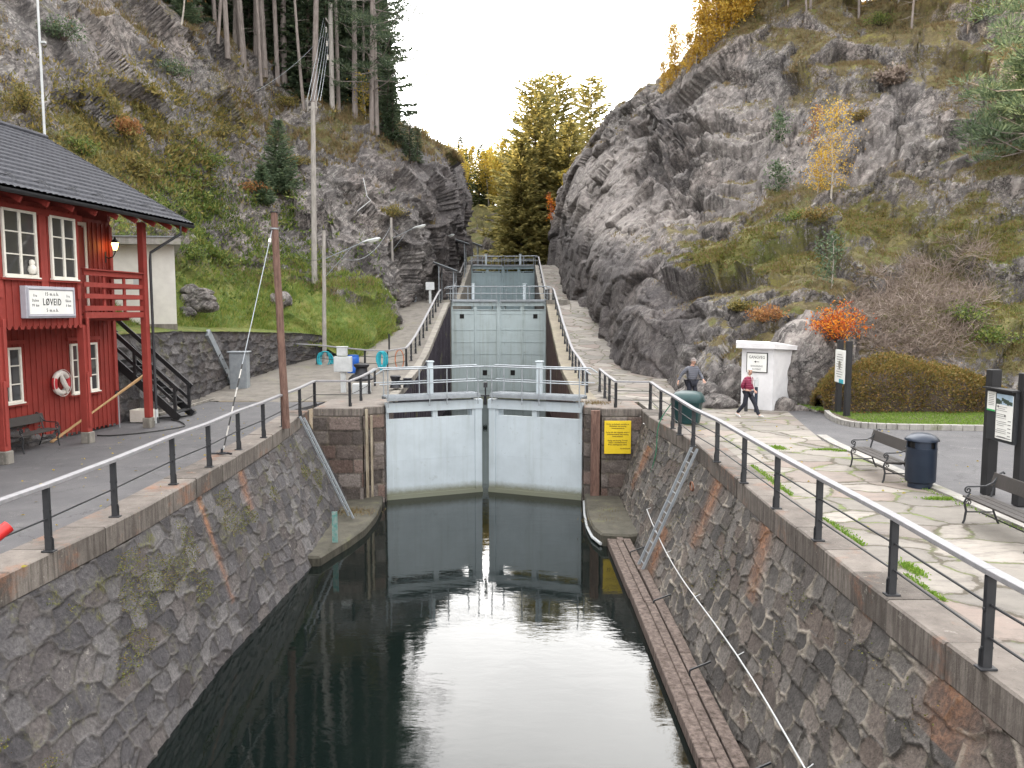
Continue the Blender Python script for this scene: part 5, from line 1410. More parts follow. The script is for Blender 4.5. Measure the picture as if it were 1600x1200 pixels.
w_ = [(sag(P(400, 142, 60), P(505, 55, c2.y), .4, .02), 'single overhead wire slanting across the upper left hillside'),
      (sag(P(429, 360, 24.6), P(511, 396, 42.6), .6, .02), 'sagging wire from the brown pole to the nearest lamp pole'),
      (sag(P(513, 392, 42.6), P(611, 352, 58.5), 1.3, .02), 'sagging wire between the nearest and the middle lamp poles'),
      (sag(P(612, 356, 58.5), P(684, 374, 72), .9, .02), 'sagging wire from the middle lamp pole to the cliff lamp')]
for pts, lab in w_:
    tag(MB().tube(pts, .013, 5, cap=False).build('overhead_wire', MT['black'] if 'brown' in lab else MT['galv']), lab, 'wire')
# climbing rope hanging on the cliff
pts = [hit(SL, x, y, 10) + Vector((.15, -.5, 0)) for x, y in ((576, 282), (574, 300), (569, 318), (563, 332))]
tag(MB().tube(pts, .025, 5).build('rope', MT['galv2']), 'pale rope hanging down the left cliff above the lamps', 'rope')

# ================================================================ left terrace objects
cb = thing('control_box', G(537, 619), 'pale grey control box with a smaller box on top, by the left pier', 'control box')
c = G(537, 619); s = .0268
MB().box((c.x, c.y, .50), (.20, .16, 1.02)).box((c.x, c.y, .02), (.34, .30, .04)).build('pedestal', MT['galv2'], cb)
zc = P(537, 569, c.y).z
MB().box((c.x, c.y, zc), (.72, .34, .64)).build('cabinet', MT['galv2'], cb, bevel=.012)
MB().box((c.x, c.y - .176, zc), (.64, .012, .56)).build('cabinet_door', MT['galv2'], cb)
z2 = P(536, 549, c.y).z; MB().box((c.x - .03, c.y, z2), (.40, .3, .36)).box((c.x - .03, c.y, z2 + .19), (.46, .36, .03)).build('top_box', MT['galv2'], cb, bevel=.01)
c = G(560, 622); cb2 = tag(MB().box((c.x + .05, c.y + .5, .28), (.72, .45, .56)).build('steel_chest', MT['galv2'], bevel=.015), 'low pale grey steel chest on the ground between control box and gate', 'chest')
def bollard(c, s, label):
    o = MB().lathe([(.42, 0), (.42, .06), (.30, .10), (.22, .26), (.20, .46), (.27, .56), (.30, .62), (.26, .70), (.1, .74)], c, 24).build('bollard', MT['bollard'], smooth=True)
    return tag(o, label, 'bollard')
q = P(565, 583, 37.2)
t = thing('capstan', (q.x, 37.2, .3), 'big black cast iron capstan on the left terrace behind the control box', 'capstan')
MB().lathe([(.60, 0), (.60, .16), (.45, .30), (.40, .34)], (q.x, 37.2, .3), 24).build('capstan_base', MT['bollard'], t, smooth=True)
MB().lathe([(.34, .34), (.28, .45), (.26, .62), (.36, .72), (.36, .80), (.2, .84)], (q.x, 37.2, .3), 24).build('capstan_drum', MT['bollard'], t, smooth=True)
q = P(552, 570, 39.2); bb = thing('barrel', (q.x, 39.2, .5), 'blue plastic barrel half hidden behind the black capstan', 'barrel')
MB().lathe([(.26, 0), (.29, .1), (.29, .45), (.27, .5), (.29, .55), (.29, .85), (.25, .92)], (q.x, 39.2, .45), 18).build('barrel_body', MT['blue'], bb, smooth=True)
MB().lathe([(.27, .92), (.27, .97), (.1, .98)], (q.x, 39.2, .45), 18).build('barrel_lid', MT['blue'], bb)
# winch on the left chamber edge
q = W(-5.0, 34.2, .30); t = thing('winch', q, 'small black twin-headed winch on the chamber edge behind the left gate railing', 'winch')
MB().lathe([(.26, 0), (.22, .1), (.15, .25), (.24, .48), (.2, .52)], q, 16).lathe([(.2, 0), (.15, .25), (.2, .4)], q + Vector((.5, .1, 0)), 16).build('winch_head', MT['bollard'], t, smooth=True)
MB().bar(q + Vector((0, 0, .22)), q + Vector((.75, .1, .24)), .16, .2).build('winch_body', MT['bollard'], t)
def rope_coil(c, w, h, label, seed):
    rnd = random.Random(seed); m = MB()
    for k in range(9):
        ww = w * rnd.uniform(.6, 1); hh = h * rnd.uniform(.75, 1); ox = rnd.uniform(-.08, .08)
        m.tube([(c.x + ox + ww / 2 * math.sin(a), c.y - .08 - .02 * k, c.z - hh / 2 + hh / 2 * math.cos(a)) for a in np.linspace(0, 6.28, 18)], .028, 5)
    return tag(m.build('rope_coil', MT['cyan']), label, 'rope coil', 'cyan rope coils')
q = P(598, 549, 39.9); rope_coil(q, .45, .95, 'cyan rope coil hung on the terrace railing close to the lock gates', 1)
q = P(509, 549, 41.9); rope_coil(q, .85, .95, 'cyan rope coil hung on the terrace railing behind the nearest lamp pole', 2)
q = P(624, 548, 40.9); tag(MB().tube([(q.x + .22 * math.sin(a), q.y, q.z - .45 + .5 * math.cos(a)) for a in np.linspace(0, 6.28, 20)], .03, 6).build('hose_loop', MT['orange']), 'faded orange hose loop hanging on the rising left railing', 'hose')
# electric cabinet and cable duct at the retaining wall
c = G(378, 612); cx, cy = c.x + .12, c.y - .55
ec = thing('electric_cabinet', (cx, cy, 0), 'tall blue-grey electric cabinet standing against the retaining wall', 'cabinet')
MB().box((cx, cy, .92), (.74, .46, 1.68)).build('cabinet_body', MT['galv'], ec, bevel=.01)
MB().box((cx, cy, 1.80), (.88, .60, .06)).build('cabinet_roof', MT['galv'], ec, bevel=.01)
MB().box((cx - .05, cy, .04), (.66, .42, .08)).build('plinth', MT['galv2'], ec)
MB().box((cx, cy - .236, .92), (.64, .014, 1.5)).box((cx + .2, cy - .25, 1.0), (.03, .03, .12)).build('cabinet_door', MT['galv'], ec)
a = P(321, 520, 33.6); b_ = G(356, 606); e = G(372, 612)
cd = thing('cable_duct', b_, 'galvanised cable duct running down the retaining wall and into the cabinet foot', 'cable duct')
a2 = W(a.x + .22, a.y - .35, a.z + .02); b_ = G(358, 609); b2_ = W(b_.x + .30, b_.y - .35, .25)
MB().bar(a2, b2_, .34, .14, up=(1, -.3, .3)).build('duct_run', MT['galv'], cd)
MB().bar(b2_, (e.x + .05, e.y - .75, .18), .14, .26).build('duct_foot', MT['galv'], cd)
tag(MB().bar(P(385, 575, 35.8), P(450, 600, 38.5), .03, .03).build('cable', MT['rubber']), 'thin dark cable along the foot of the retaining wall right of the cabinet', 'cable') if False else None
# small dry stone wall on the bank
def boulder(c, r, seed, mat, name, label, group=None, sq=(1, 1, .8), cat='rock', veg=.3):
    bm = bmesh.new(); bmesh.ops.create_icosphere(bm, subdivisions=4, radius=1); V = np.array([v.co[:] for v in bm.verts])
    F_ = np.array([[v.index for v in f.verts] for f in bm.faces]); bm.free()
    d, e, _ = facet(V + seed * 3.1, .9, seed, .9)
    V2 = V * (1 + .22 * d[:, None] + .12 * (fbm(V * 2 + seed, 3, seed)[:, None] - .5)) * np.array(sq) * r
    me = np_mesh(name, V2 + np.array(c), F_); n = len(V2)
    fattr(me, 'veg', np.clip(V[:, 2] * .6 + veg - .5, -1, 1)); fattr(me, 'dark', np.zeros(n)); fattr(me, 'green', np.full(n, .4))
    o = link(name, me, mat); return tag(o, label, cat, group)
base = hit(SL, 300, 478, 10)
dw = thing('dry_stone_wall', base, 'short piece of dry stone wall half sunk in the green bank', 'stone wall')
rnd = random.Random(3)
for k in range(22):
    px = 284 + rnd.uniform(0, 44); py = 452 + rnd.uniform(0, 26) + (px - 284) * .1
    q = P(px, py, base.y + .3 + (478 - py) * .01); o = boulder(q, rnd.uniform(.24, .40), k, MT['rock'], 'wall_stone', None, None, (1.2, .9, .75), None); o.parent = dw; o.matrix_parent_inverse = wm(dw).inverted()
for (px, py, r, lab) in ((297, 487, .42, 'pale rounded boulder in the grass below the dry stone wall'), (438, 462, .6, 'grey boulder in the grass behind the brown pole')):
    q = hit(SL, px, py, 8); boulder(q, r, int(px), MT['rock'], 'boulder', lab)
# ================================================================ canopies on the cliff path
def canopy(pa, pb, Y, dep, label, posts):
    a, b_ = P(*pa, Y), P(*pb, Y)
    t = thing('canopy', (b_.x, Y, rampL(Y)), label, 'canopy', 'dark lean-to canopies')
    V = [a, b_, b_ + Vector((0, dep, .1)), a + Vector((0, dep, .1))]; th = Vector((0, 0, .16))
    MB().add([v for v in V] + [v + th for v in V], [(3, 2, 1, 0), (4, 5, 6, 7), (0, 1, 5, 4), (1, 2, 6, 5), (2, 3, 7, 6), (3, 0, 4, 7)]).build('roof', MT['black'], t)
    th2 = Vector((0, -.02, .17)); MB().bar(a + th2, b_ + th2, .10, .05).build('roof_edge', MT['galv'], t)
    for f in posts:
        for dy in (.15, dep - .15):
            q = a.lerp(b_, f) + Vector((0, dy, 0)); MB().tube([(q.x, q.y, rampL(q.y) - .1), (q.x, q.y, q.z + .02)], .05, 8).build('post', MT['galv'], t)
    return t
canopy((634, 396), (714, 426), 64, 3.0, 'nearest dark lean-to canopy sloping out from the left cliff over the path', (.64, .93))
canopy((695, 371), (733, 383), 84, 3, 'middle dark lean-to canopy, half overlapped by the farthest one', (.80,))
canopy((712, 371), (753, 386), 95, 3, 'farthest dark lean-to canopy by the upper lock gates', (.82,))
def small_box(px, py, Y, wpx, hpx, label, ped=True, nm='control_box'):
    q = P(px, py, Y); w, h = wpx * Y / FPX, hpx * Y / FPX; zg = rampL(Y)
    t = thing(nm, (q.x, Y, zg), label, 'control box')
    MB().box((q.x, Y, q.z), (w, w * .5, h)).build('box', MT['galv2'], t, bevel=.01)
    if ped: MB().box((q.x, Y + .0, (zg + q.z - h / 2) / 2), (w * .28, w * .25, q.z - h / 2 - zg)).build('pedestal', MT['galv2'], t)
    return t
small_box(672, 447, 60.5, 13, 12, 'pale grey control box on a pedestal beside the middle lock gates')
small_box(716, 401, 90, 8, 9, 'pale control box on a pedestal by the farthest lock gates')
small_box(737, 397, 97, 6, 6, 'small pale control box beyond the farthest lock gates')
q = P(647, 469, 62.5); tag(MB().box((q.x, 62.5, rampL(62.5) + .58), (.32, .3, 1.2)).build('cabinet', MT['galv'], bevel=.01), 'narrow grey upright cabinet in the dark hollow under the nearest canopy', 'cabinet')
q = P(699, 405, 86); tag(MB().prism([(q.x - .4, 86), (q.x + .4, 86), (q.x + .2, 86.4), (q.x - .2, 86.4)], q.z - .9, q.z + .3).build('steel_hopper', MT['galv']), 'small grey steel hopper under the middle canopy', 'hopper')
q = P(608, 535, 45.5); tag(MB().tube([(q.x, 45.5, rampL(45.5) - .1), (q.x, 45.5, rampL(45.5) + .95)], .05, 8).build('short_post', MT['black']), 'short black post at the left edge of the rising path', 'post')

# ================================================================ right quay objects
# ladders
def ladder(a, b, w, label, mat, side, n, group, rail=.06):
    t = thing('ladder', b, label, 'ladder', group); a, b = Vector(a), Vector(b); s = Vector(side).normalized()
    for k in (0, 1): MB().bar(a + s * w * k, b + s * w * k, rail, .07, up=(0, 1, 0)).build('stile', mat, t)
    for k in range(n): q = a.lerp(b, (k + .5) / n); MB().tube([q, q + s * w], .016, 6).build('rung', mat, t)
    return t
ya = 26.2; ladder((float(lT(ya)) + .16, ya, .12), (float(lB(ya)) + .30, ya, ZW + .05), .42, 'pale blue-grey steel ladder down the left canal wall', MT['galv'], (.55, -.85, 0), 13, 'ladders down the canal walls', .055)
yb = 21.2; ladder((float(rT(yb)) - .14, yb, -.02), (float(rB(yb)) - .18, yb - .1, -3.25), .42, 'grey steel ladder slanting down the brown right canal wall to the timber fender', MT['galv'], (.10, -1, 0), 12, 'ladders down the canal walls', .06)
# depth board under the left ladder
q = G(524, 862, ZW); tag(MB().box((q.x, q.y, ZW + .55), (.16, .03, 1.3)).build('depth_gauge', MT['teal']), 'narrow green depth gauge board standing in the water by the left ladder foot', 'gauge')
# handrail pipe along the right wall
pp = []
for y in np.arange(-2, 23.6, .8): 
    v = 1.12 * 1.98 / 3.4; pp.append(W(float(rT(y)) + (float(rB(y)) - float(rT(y))) * v - .17, y, -2.38 + .10 * math.sin(y * .6) + (.14 if y > 22 else 0)))
pp = [q for q in pp if q.y < 22.9]
wp = thing('wall_handrail', pp[10], 'white pipe handrail running low along the brown right canal wall', 'handrail')
MB().tube(pp, .013, 8).build('pipe', MT['galv2'], wp, smooth=True)
for k in range(3, len(pp), 4): MB().tube([pp[k], pp[k] + Vector((.14, .10, .02))], .008, 6).build('pipe_bracket', MT['galv2'], wp)
# green rope
y = 24.2; pts = [W(5.35, 25.6, .9), W(float(rT(25.2)) - .02, 25.3, .05), W(4.55, 25.0, -.9), W(4.3, 24.9, -1.9), W(4.15, 24.7, -2.7), W(4.0, 24.3, -3.1)]
tag(MB().tube([tuple(q) for q in catmull(np.array([tuple(p) for p in pts]), 24)], .018, 5).build('rope', MT['greenrope']), 'thin green rope hanging from the railing down the right wall', 'rope')
y = rz_(1092, 760, 4.45)
tag(MB().tube([(4.28 + .0 * a, y[0] + .17 * math.cos(a), y[1] + .10 * math.sin(a)) for a in np.linspace(0, 6.28, 20)], .022, 6).build('mooring_ring', basic('rusty_iron', (.16, .07, .04), (.08, .04, .03), 9, .9)), 'rusty mooring ring on the right canal wall', 'mooring ring')
# yellow notice
a, b_ = P(944.5, 657.5, 28.5), P(985.5, 709, 28.5)
yn = thing('notice', (a.x, 28.5, b_.z), 'yellow notice with small dark lines of text on the right pier', 'sign')
cx, cz = (a.x + b_.x) / 2, (a.z + b_.z) / 2; w, h = b_.x - a.x, a.z - b_.z
MB().box((cx, 28.5, cz), (w, .03, h)).build('notice_plate', MT['yellow'], yn, bevel=.006)
yl = ["Farlig og forbudt område er", "båttrafikk ved slusing", "i slusekammeret.", "", "Farlig når det oppstår strøm i", "slusekammeret ved slusing", "hold avstand.", "", "Farlig ved slusing. Fortøy", "båten i slusekammeret", "Bruk redningsvest alltid."]
for i, l in enumerate(yl):
    if l: text_on('lettering', l, .072, (cx, 28.482, cz + h * .40 - i * h * .062 * 1.0), (1, 0, 0), MT['inkbrown'], yn, bold=.001)
text_on('lettering', 'Kanalselskapet', .06, (cx + w * .28, 28.482, cz - h * .34), (1, 0, 0), MT['inkbrown'], yn, bold=.001)
# grit bin
gb_ = thing('grit_bin', W(5.55, 25.3, 0), 'dark green plastic grit bin with a domed lid behind the railing', 'grit bin')
def rounded_hull(c, sizes, zs, rz, n=24, p=4):
    V = []; 
    for (sx, sy), z in zip(sizes, zs):
        for k in range(n):
            a = 2 * math.pi * k / n; ca, sa = math.cos(a), math.sin(a); r = (abs(ca) ** p + abs(sa) ** p) ** (-1 / p)
            V.append(Vector((sx / 2 * r * ca, sy / 2 * r * sa, z)))
    R = Matrix.Rotation(rz, 3, 'Z'); V = [R @ v + Vector(c) for v in V]; m_ = len(zs)
    return V, [(i * n + k, i * n + (k + 1) % n, (i + 1) * n + (k + 1) % n, (i + 1) * n + k) for i in range(m_ - 1) for k in range(n)] + [tuple(reversed(range(n))), tuple((m_ - 1) * n + k for k in range(n))]
MB().add(*rounded_hull((5.62, 25.4, 0), [(.72, .70), (.76, .74), (.90, .84), (.94, .88)], [.02, .10, .66, .70], rad(-20), p=5)).build('bin_body', MT['bingreen'], gb_, smooth=True)
m = MB().add(*rounded_hull((5.62, 25.4, 0), [(1.0, .94), (1.02, .96), (.98, .90), (.80, .66), (.45, .3)], [.70, .78, .88, .99, 1.04], rad(-20), p=4)); m.box((5.62 + .45, 25.25, .74), (.12, .3, .05), rz=rad(-20)); m.build('bin_lid', MT['bingreen'], gb_, smooth=True)
# white hut
L0, C0, R0 = P(1157, 640, 29.4), P(1206, 643, 28.6), P(1236, 640, 29.8)
ht = P(1206, 545, 28.6).z; cc_ = (10.0, 31.5)
hut = thing('hut', (C0.x, C0.y, 0), 'small white rendered hut built into the rocks with a flat slab roof', 'hut')
poly = [(L0.x, L0.y), (C0.x, C0.y), (R0.x, R0.y), (R0.x + .1, R0.y + 2.2), (L0.x + .55, L0.y + 1.8)]
MB().prism(poly, -.05, [ht + .0, ht, ht - .1, ht - .1, ht]).build('wall', MT['hutwhite'], hut)
e1, e2, e3 = P(1144, 533, 29.2), P(1206, 536, 28.2), P(1241, 543, 29.6)
po2 = [(L0.x - .25, L0.y - .10), (C0.x - .02, C0.y - .25), (R0.x + .14, R0.y - .1), (R0.x + .3, R0.y + 2.4), (L0.x + .35, L0.y + 2.0)]
MB().prism(po2, [ht + .0, ht + .004, ht - .10, ht - .1, ht + .0], [ht + .20, ht + .20, ht + .05, ht + .1, ht + .2]).build('roof_slab', MT['hutwhite'], hut)
dirn = (Vector((C0.x, C0.y, 0)) - Vector((L0.x, L0.y, 0))).normalized(); nrm = Vector((dirn.y, -dirn.x, 0))
gs = thing('path_sign', (C0.x, C0.y, 1.4), 'white GANGVEG footpath sign with a black border and arrow on the hut wall', 'sign')
so_ = P(1181, 566, 28.9); q0 = Vector((L0.x, L0.y, 0)); s_ = (so_ - q0).dot(dirn); sc_ = q0 + dirn * s_ + nrm * .03; sc_.z = P(1181, 566.5, sc_.y).z
Ms = frame_mat(sc_, dirn)
MB().box((0, 0, 0), (.80, .72, .03)).build('sign_border', MT['ink'], gs, M=Ms)
MB().box((0, 0, .018), (.74, .66, .012)).build('sign_face', MT['signwhite'], gs, M=Ms)
for (s, sz, dy, mt_) in (('GANGVEG', .15, .19, 'ink'), ('SKOGSNING', .095, -.13, 'inkgrey'), ('RUTEBÅT', .095, -.245, 'inkgrey')):
    text_on('lettering', s, sz, sc_ + nrm * .026 + Vector((0, 0, dy)), dirn, MT[mt_], gs, sx=.86)
MB().box((.02, .03, .026), (.14, .018, .004)).add([(-.10, .03, .026), (-.03, .07, .026), (-.03, -.01, .026), (-.10, .03, .03), (-.03, .07, .03), (-.03, -.01, .03)], [(0, 1, 2), (5, 4, 3), (0, 3, 4, 1), (1, 4, 5, 2), (2, 5, 3, 0)]).build('arrow', MT['ink'], gs, M=Ms)
# post with pale head beside the hut
q = G(1178, 643); t = thing('drinking_post', q, 'thin dark blue post with a pale curved head in front of the white hut', 'post')
q = Vector((q.x, q.y - .2, 0)); MB().box((q.x, q.y, .45), (.10, .08, .90)).build('post', MT['binblue'], t, bevel=.01)
MB().box((q.x, q.y, 1.04), (.12, .09, .24)).tube([(q.x - .03, q.y, 1.12), (q.x + .02, q.y, 1.24), (q.x + .07, q.y, 1.16), (q.x + .06, q.y, .92)], .025, 6).build('post_head', MT['galv2'], t)
q = G(1157, 640); tag(MB().box((q.x + .05, q.y - .5, .30), (.10, .1, .6)).build('low_post', MT['black']), 'low black post at the left corner of the white hut', 'post')
# boulders around the hut
RB = [((1100, 628), 31.2, .95, (1.25, 1, .8), 'large grey boulder behind the man in grey'), ((1120, 640), 29.8, .70, (1.3, 1, .75), 'rounded boulder left of the white hut at the cliff foot'),
      ((1255, 590), 30.8, 1.9, (.8, .8, 1.25), 'big dark purple rock face leaning beside the white hut'), ((1226, 638), 28.9, .42, (1, 1, .9), 'small grey boulder at the right foot of the hut'),
      ((1262, 655), 28.9, .75, (1.6, .8, .6), 'pale pinkish boulder low at the right of the hut'), ((1142, 610), 31.6, .9, (1, 1, 1.1), 'brown rock wedged between cliff and hut')]
for i, ((px, py), Y, r, sq, lab) in enumerate(RB):
    q = P(px, py, Y); boulder(q, r, 200 + i * 3, MT['rock'], 'boulder', lab, None, sq, veg=-.3)
# litter bin
c = G(1447, 765); c = W(c.x, c.y + .25, 0)
lb = thing('litter_bin', c, 'dark blue cylindrical litter bin with a domed lid and slots, next to the bench', 'litter bin')
MB().lathe([(.235, 0), (.235, .10), (.255, .11), (.285, .13), (.29, .14), (.29, .78), (.295, .80), (.295, .82)], c, 40).build('bin_body', MT['binblue'], lb, smooth=True)
m = MB()
for a0 in (rad(200), rad(20)):            # two wide openings between solid staves
    n = 10; aa = [a0 + rad(18) + (math.pi - rad(112)) * 0 + k * rad(62) / n for k in range(n + 1)]
    V = [(c[0] + .285 * math.cos(a), c[1] + .285 * math.sin(a), z) for a in aa for z in (.82, .965)] + [(c[0] + .265 * math.cos(a), c[1] + .265 * math.sin(a), z) for a in aa for z in (.82, .965)]
    o_ = 2 * (n + 1); m.add(V, [(2 * k, 2 * k + 2, 2 * k + 3, 2 * k + 1) for k in range(n)] + [(o_ + 2 * k + 1, o_ + 2 * k + 3, o_ + 2 * k + 2, o_ + 2 * k) for k in range(n)] + [(0, 1, o_ + 1, o_), (2 * n, o_ + 2 * n, o_ + 2 * n + 1, 2 * n + 1)])
for a0 in (rad(305), rad(125)):
    n = 5; aa = [a0 + k * rad(42) / n for k in range(n + 1)]
    V = [(c[0] + .285 * math.cos(a), c[1] + .285 * math.sin(a), z) for a in aa for z in (.82, .965)] + [(c[0] + .265 * math.cos(a), c[1] + .265 * math.sin(a), z) for a in aa for z in (.82, .965)]
    o_ = 2 * (n + 1); m.add(V, [(2 * k, 2 * k + 2, 2 * k + 3, 2 * k + 1) for k in range(n)] + [(o_ + 2 * k + 1, o_ + 2 * k + 3, o_ + 2 * k + 2, o_ + 2 * k) for k in range(n)] + [(0, 1, o_ + 1, o_), (2 * n, o_ + 2 * n, o_ + 2 * n + 1, 2 * n + 1)])
m.build('stave', MT['binblue'], lb)
MB().lathe([(.24, .60), (.24, .97)], c, 24).build('liner', MT['rubber'], lb)
MB().lathe([(.30, .955), (.325, .965), (.325, .985), (.30, 1.02), (.24, 1.07), (.13, 1.11), (.02, 1.125)], c, 40).build('bin_lid', MT['binblue'], lb, smooth=True)
# notice boards
def board_posts(t, pts, h, w, d):
    for p in pts: MB().box((p[0], p[1], h / 2), (w, d, h)).build('post', MT['blackwood'], t, bevel=.01)
A, B_ = G(1313, 650), G(1327, 655); A.y = 27.2; A.x = .4105 * 27.2; B_.y = 26.2; B_.x = .4215 * 26.2
n1 = thing('notice_board', B_, 'narrow white notice board between two black posts in front of the brown hedge', 'notice board')
zt = P(1313, 531, A.y).z
for p in (A, B_): MB().box((p.x, p.y, (zt) / 2), (.17, .17, zt)).build('post', MT['blackwood'], n1, bevel=.01)
za, zb = P(1314, 547, 26.7).z, P(1314, 598, 26.7).z; mid = (A + B_) / 2; dv = (B_ - A); dv.z = 0; dn = dv.normalized()
nrm1 = Vector((dn.y, -dn.x, 0)); nrm1 = -nrm1 if nrm1.x > 0 else nrm1
Mb = frame_mat(Vector((mid.x, mid.y, (za + zb) / 2)) + nrm1 * .11, dn)
MB().box((-.05, 0, 0), (dv.length * 1.06, za - zb, .04)).build('board', MT['signwhite'], n1, M=Mb)
MB().box((-.05 + dv.length * .25, -(za - zb) * .44, .024), (dv.length * .5, (za - zb) * .12, .006)).build('blue_panel', MT['cyan'], n1, M=Mb)
m = MB()
for k in range(10): m.box((-.05, (za - zb) * (.36 - .075 * k), .024), (dv.length * (.7 if k % 3 else .5), .018, .004))
m.build('printed_lines', MT['inkgrey'], n1, M=Mb)
MB().lathe([(.14, .0), (.14, .004)], (-.05, .05, .0235), 20).build('printed_emblem', MT['kerb'], n1, M=Mb)
A, B_ = W(9.34, 15.45, 0), W(9.40, 14.55, 0)
n2 = thing('notice_board', B_, 'large black framed notice board with printed sheets, at the right edge', 'notice board')
zt = P(1555, 577, 15.45).z
for p in (A, B_): MB().box((p.x, p.y, zt / 2), (.20, .20, zt)).build('post', MT['blackwood'], n2, bevel=.012)
za, zb = P(1570, 610, 15).z, P(1570, 690, 15).z
MB().box((9.27, 15.0, (za + zb) / 2), (.08, .86, za - zb)).build('board', MT['black'], n2)
MB().box((9.24, 15.0, za + .02), (.22, .92, .03)).build('board_top', MT['blackwood'], n2)
Mb = frame_mat(Vector((9.222, 15.0, (za + zb) / 2)), (0, -1, 0)); hh = za - zb
MB().box((.13, .0 - .01, 0), (.50, hh * .86, .008)).build('main_sheet', MT['signwhite'], n2, M=Mb)
MB().box((-.29, hh * .26, 0), (.26, hh * .38, .008)).build('small_sheet', MT['signwhite'], n2, M=Mb)
MB().box((-.29, hh * .085, .0055), (.26, .03, .004)).build('green_strip', basic('print_green', (.05, .4, .12), None, 3, .5, 0, 0), n2, M=Mb)
MB().box((.13, hh * .33, .0055), (.49, hh * .2, .004)).build('photo_sky', basic('print_sky', (.45, .6, .75), None, 3, .5, 0, 0), n2, M=Mb)
m = MB(); rnd = random.Random(8)
for k in range(9): m.box((.13 - .22 + k * .054, hh * (.27 + rnd.uniform(0, .06)), .009), (.06, hh * rnd.uniform(.05, .11), .003))
m.build('photo_trees', basic('print_trees', (.06, .09, .07), None, 3, .5, 0, 0), n2, M=Mb)
m = MB()
for k in range(17):
    y = hh * (.185 - k * .036)
    if k % 4 != 3: m.box((.13 - .05 + rnd.uniform(-.06, .0), y, .0065), (rnd.uniform(.2, .36), .007, .003))
    if k > 5 and k % 2: m.box((.13 + .17, y, .0065), (.09, .013, .003))
m.box((.13, -hh * .405, .0065), (.46, .012, .003)); m.box((-.06, hh * .185, .0065), (.04, .035, .003)); m.box((.16, hh * .02, .0065), (.04, .04, .003))
for k in range(7): m.box((-.29, hh * (.40 - k * .035), .0065), (.17, .008, .003))
m.build('printed_lines', MT['inkgrey'], n2, M=Mb)
# red barrier tube end at the left frame edge
q0_, q1_ = G(-30, 872, .25), P(12, 822, 8.6)
tag(MB().tube([P(-60, 880, 8.3), P(14, 822, 8.7)], .07, 14).build('red_tube', MT['redplastic'], smooth=True), 'end of a red plastic tube poking in at the left edge by the quay railing', 'tube')
# lawn kerb
kp = [G(1293, 648), G(1300, 655), G(1312, 661), G(1330, 666), G(1360, 669), G(1410, 671), G(1480, 672), G(1545, 673), G(1640, 672), G(1800, 668)]
KP = [tuple(q) for q in catmull(np.array([tuple(p) for p in kp]), 60)]
kb = thing('kerb', kp[3], 'pale grey stone kerb curving round the lawn in front of the hedge', 'kerb'); m = MB()
for i in range(0, 58, 2): m.bar(Vector(KP[i]) + Vector((0, .08, .06)), Vector(KP[i + 2]) + Vector((-.012, .08, .06)), .16, .20)
m.build('kerb_stones', MT['kerb'], kb, bevel=.012)
poly = [(p[0], p[1] + .15) for p in KP] + [(26, 31), (18, 31.5), (11.2, 31)]
slab('lawn_ground', poly, .12, MT['earth'], .3)
# pale border strip between flagstones and asphalt
m = MB(); yk = -12; rnd = random.Random(4)
bx = lambda y: float(np.interp(y, [-12, 15, 22, 25, 28.6], [8.47, 8.57, 8.75, 9.33, 10.0]))
while y is not None and yk < 22.5:
    L = rnd.uniform(.9, 1.6); m.bar((bx(yk), yk, -.02), (bx(yk + L), yk + L - .015, -.02), .26, .10 + .03); yk += L
bs = thing('kerb', (8.5, 12, 0), 'straight flush pale stone border between flagstones and asphalt', 'kerb'); m.build('kerb_stones', MT['kerb'], bs)
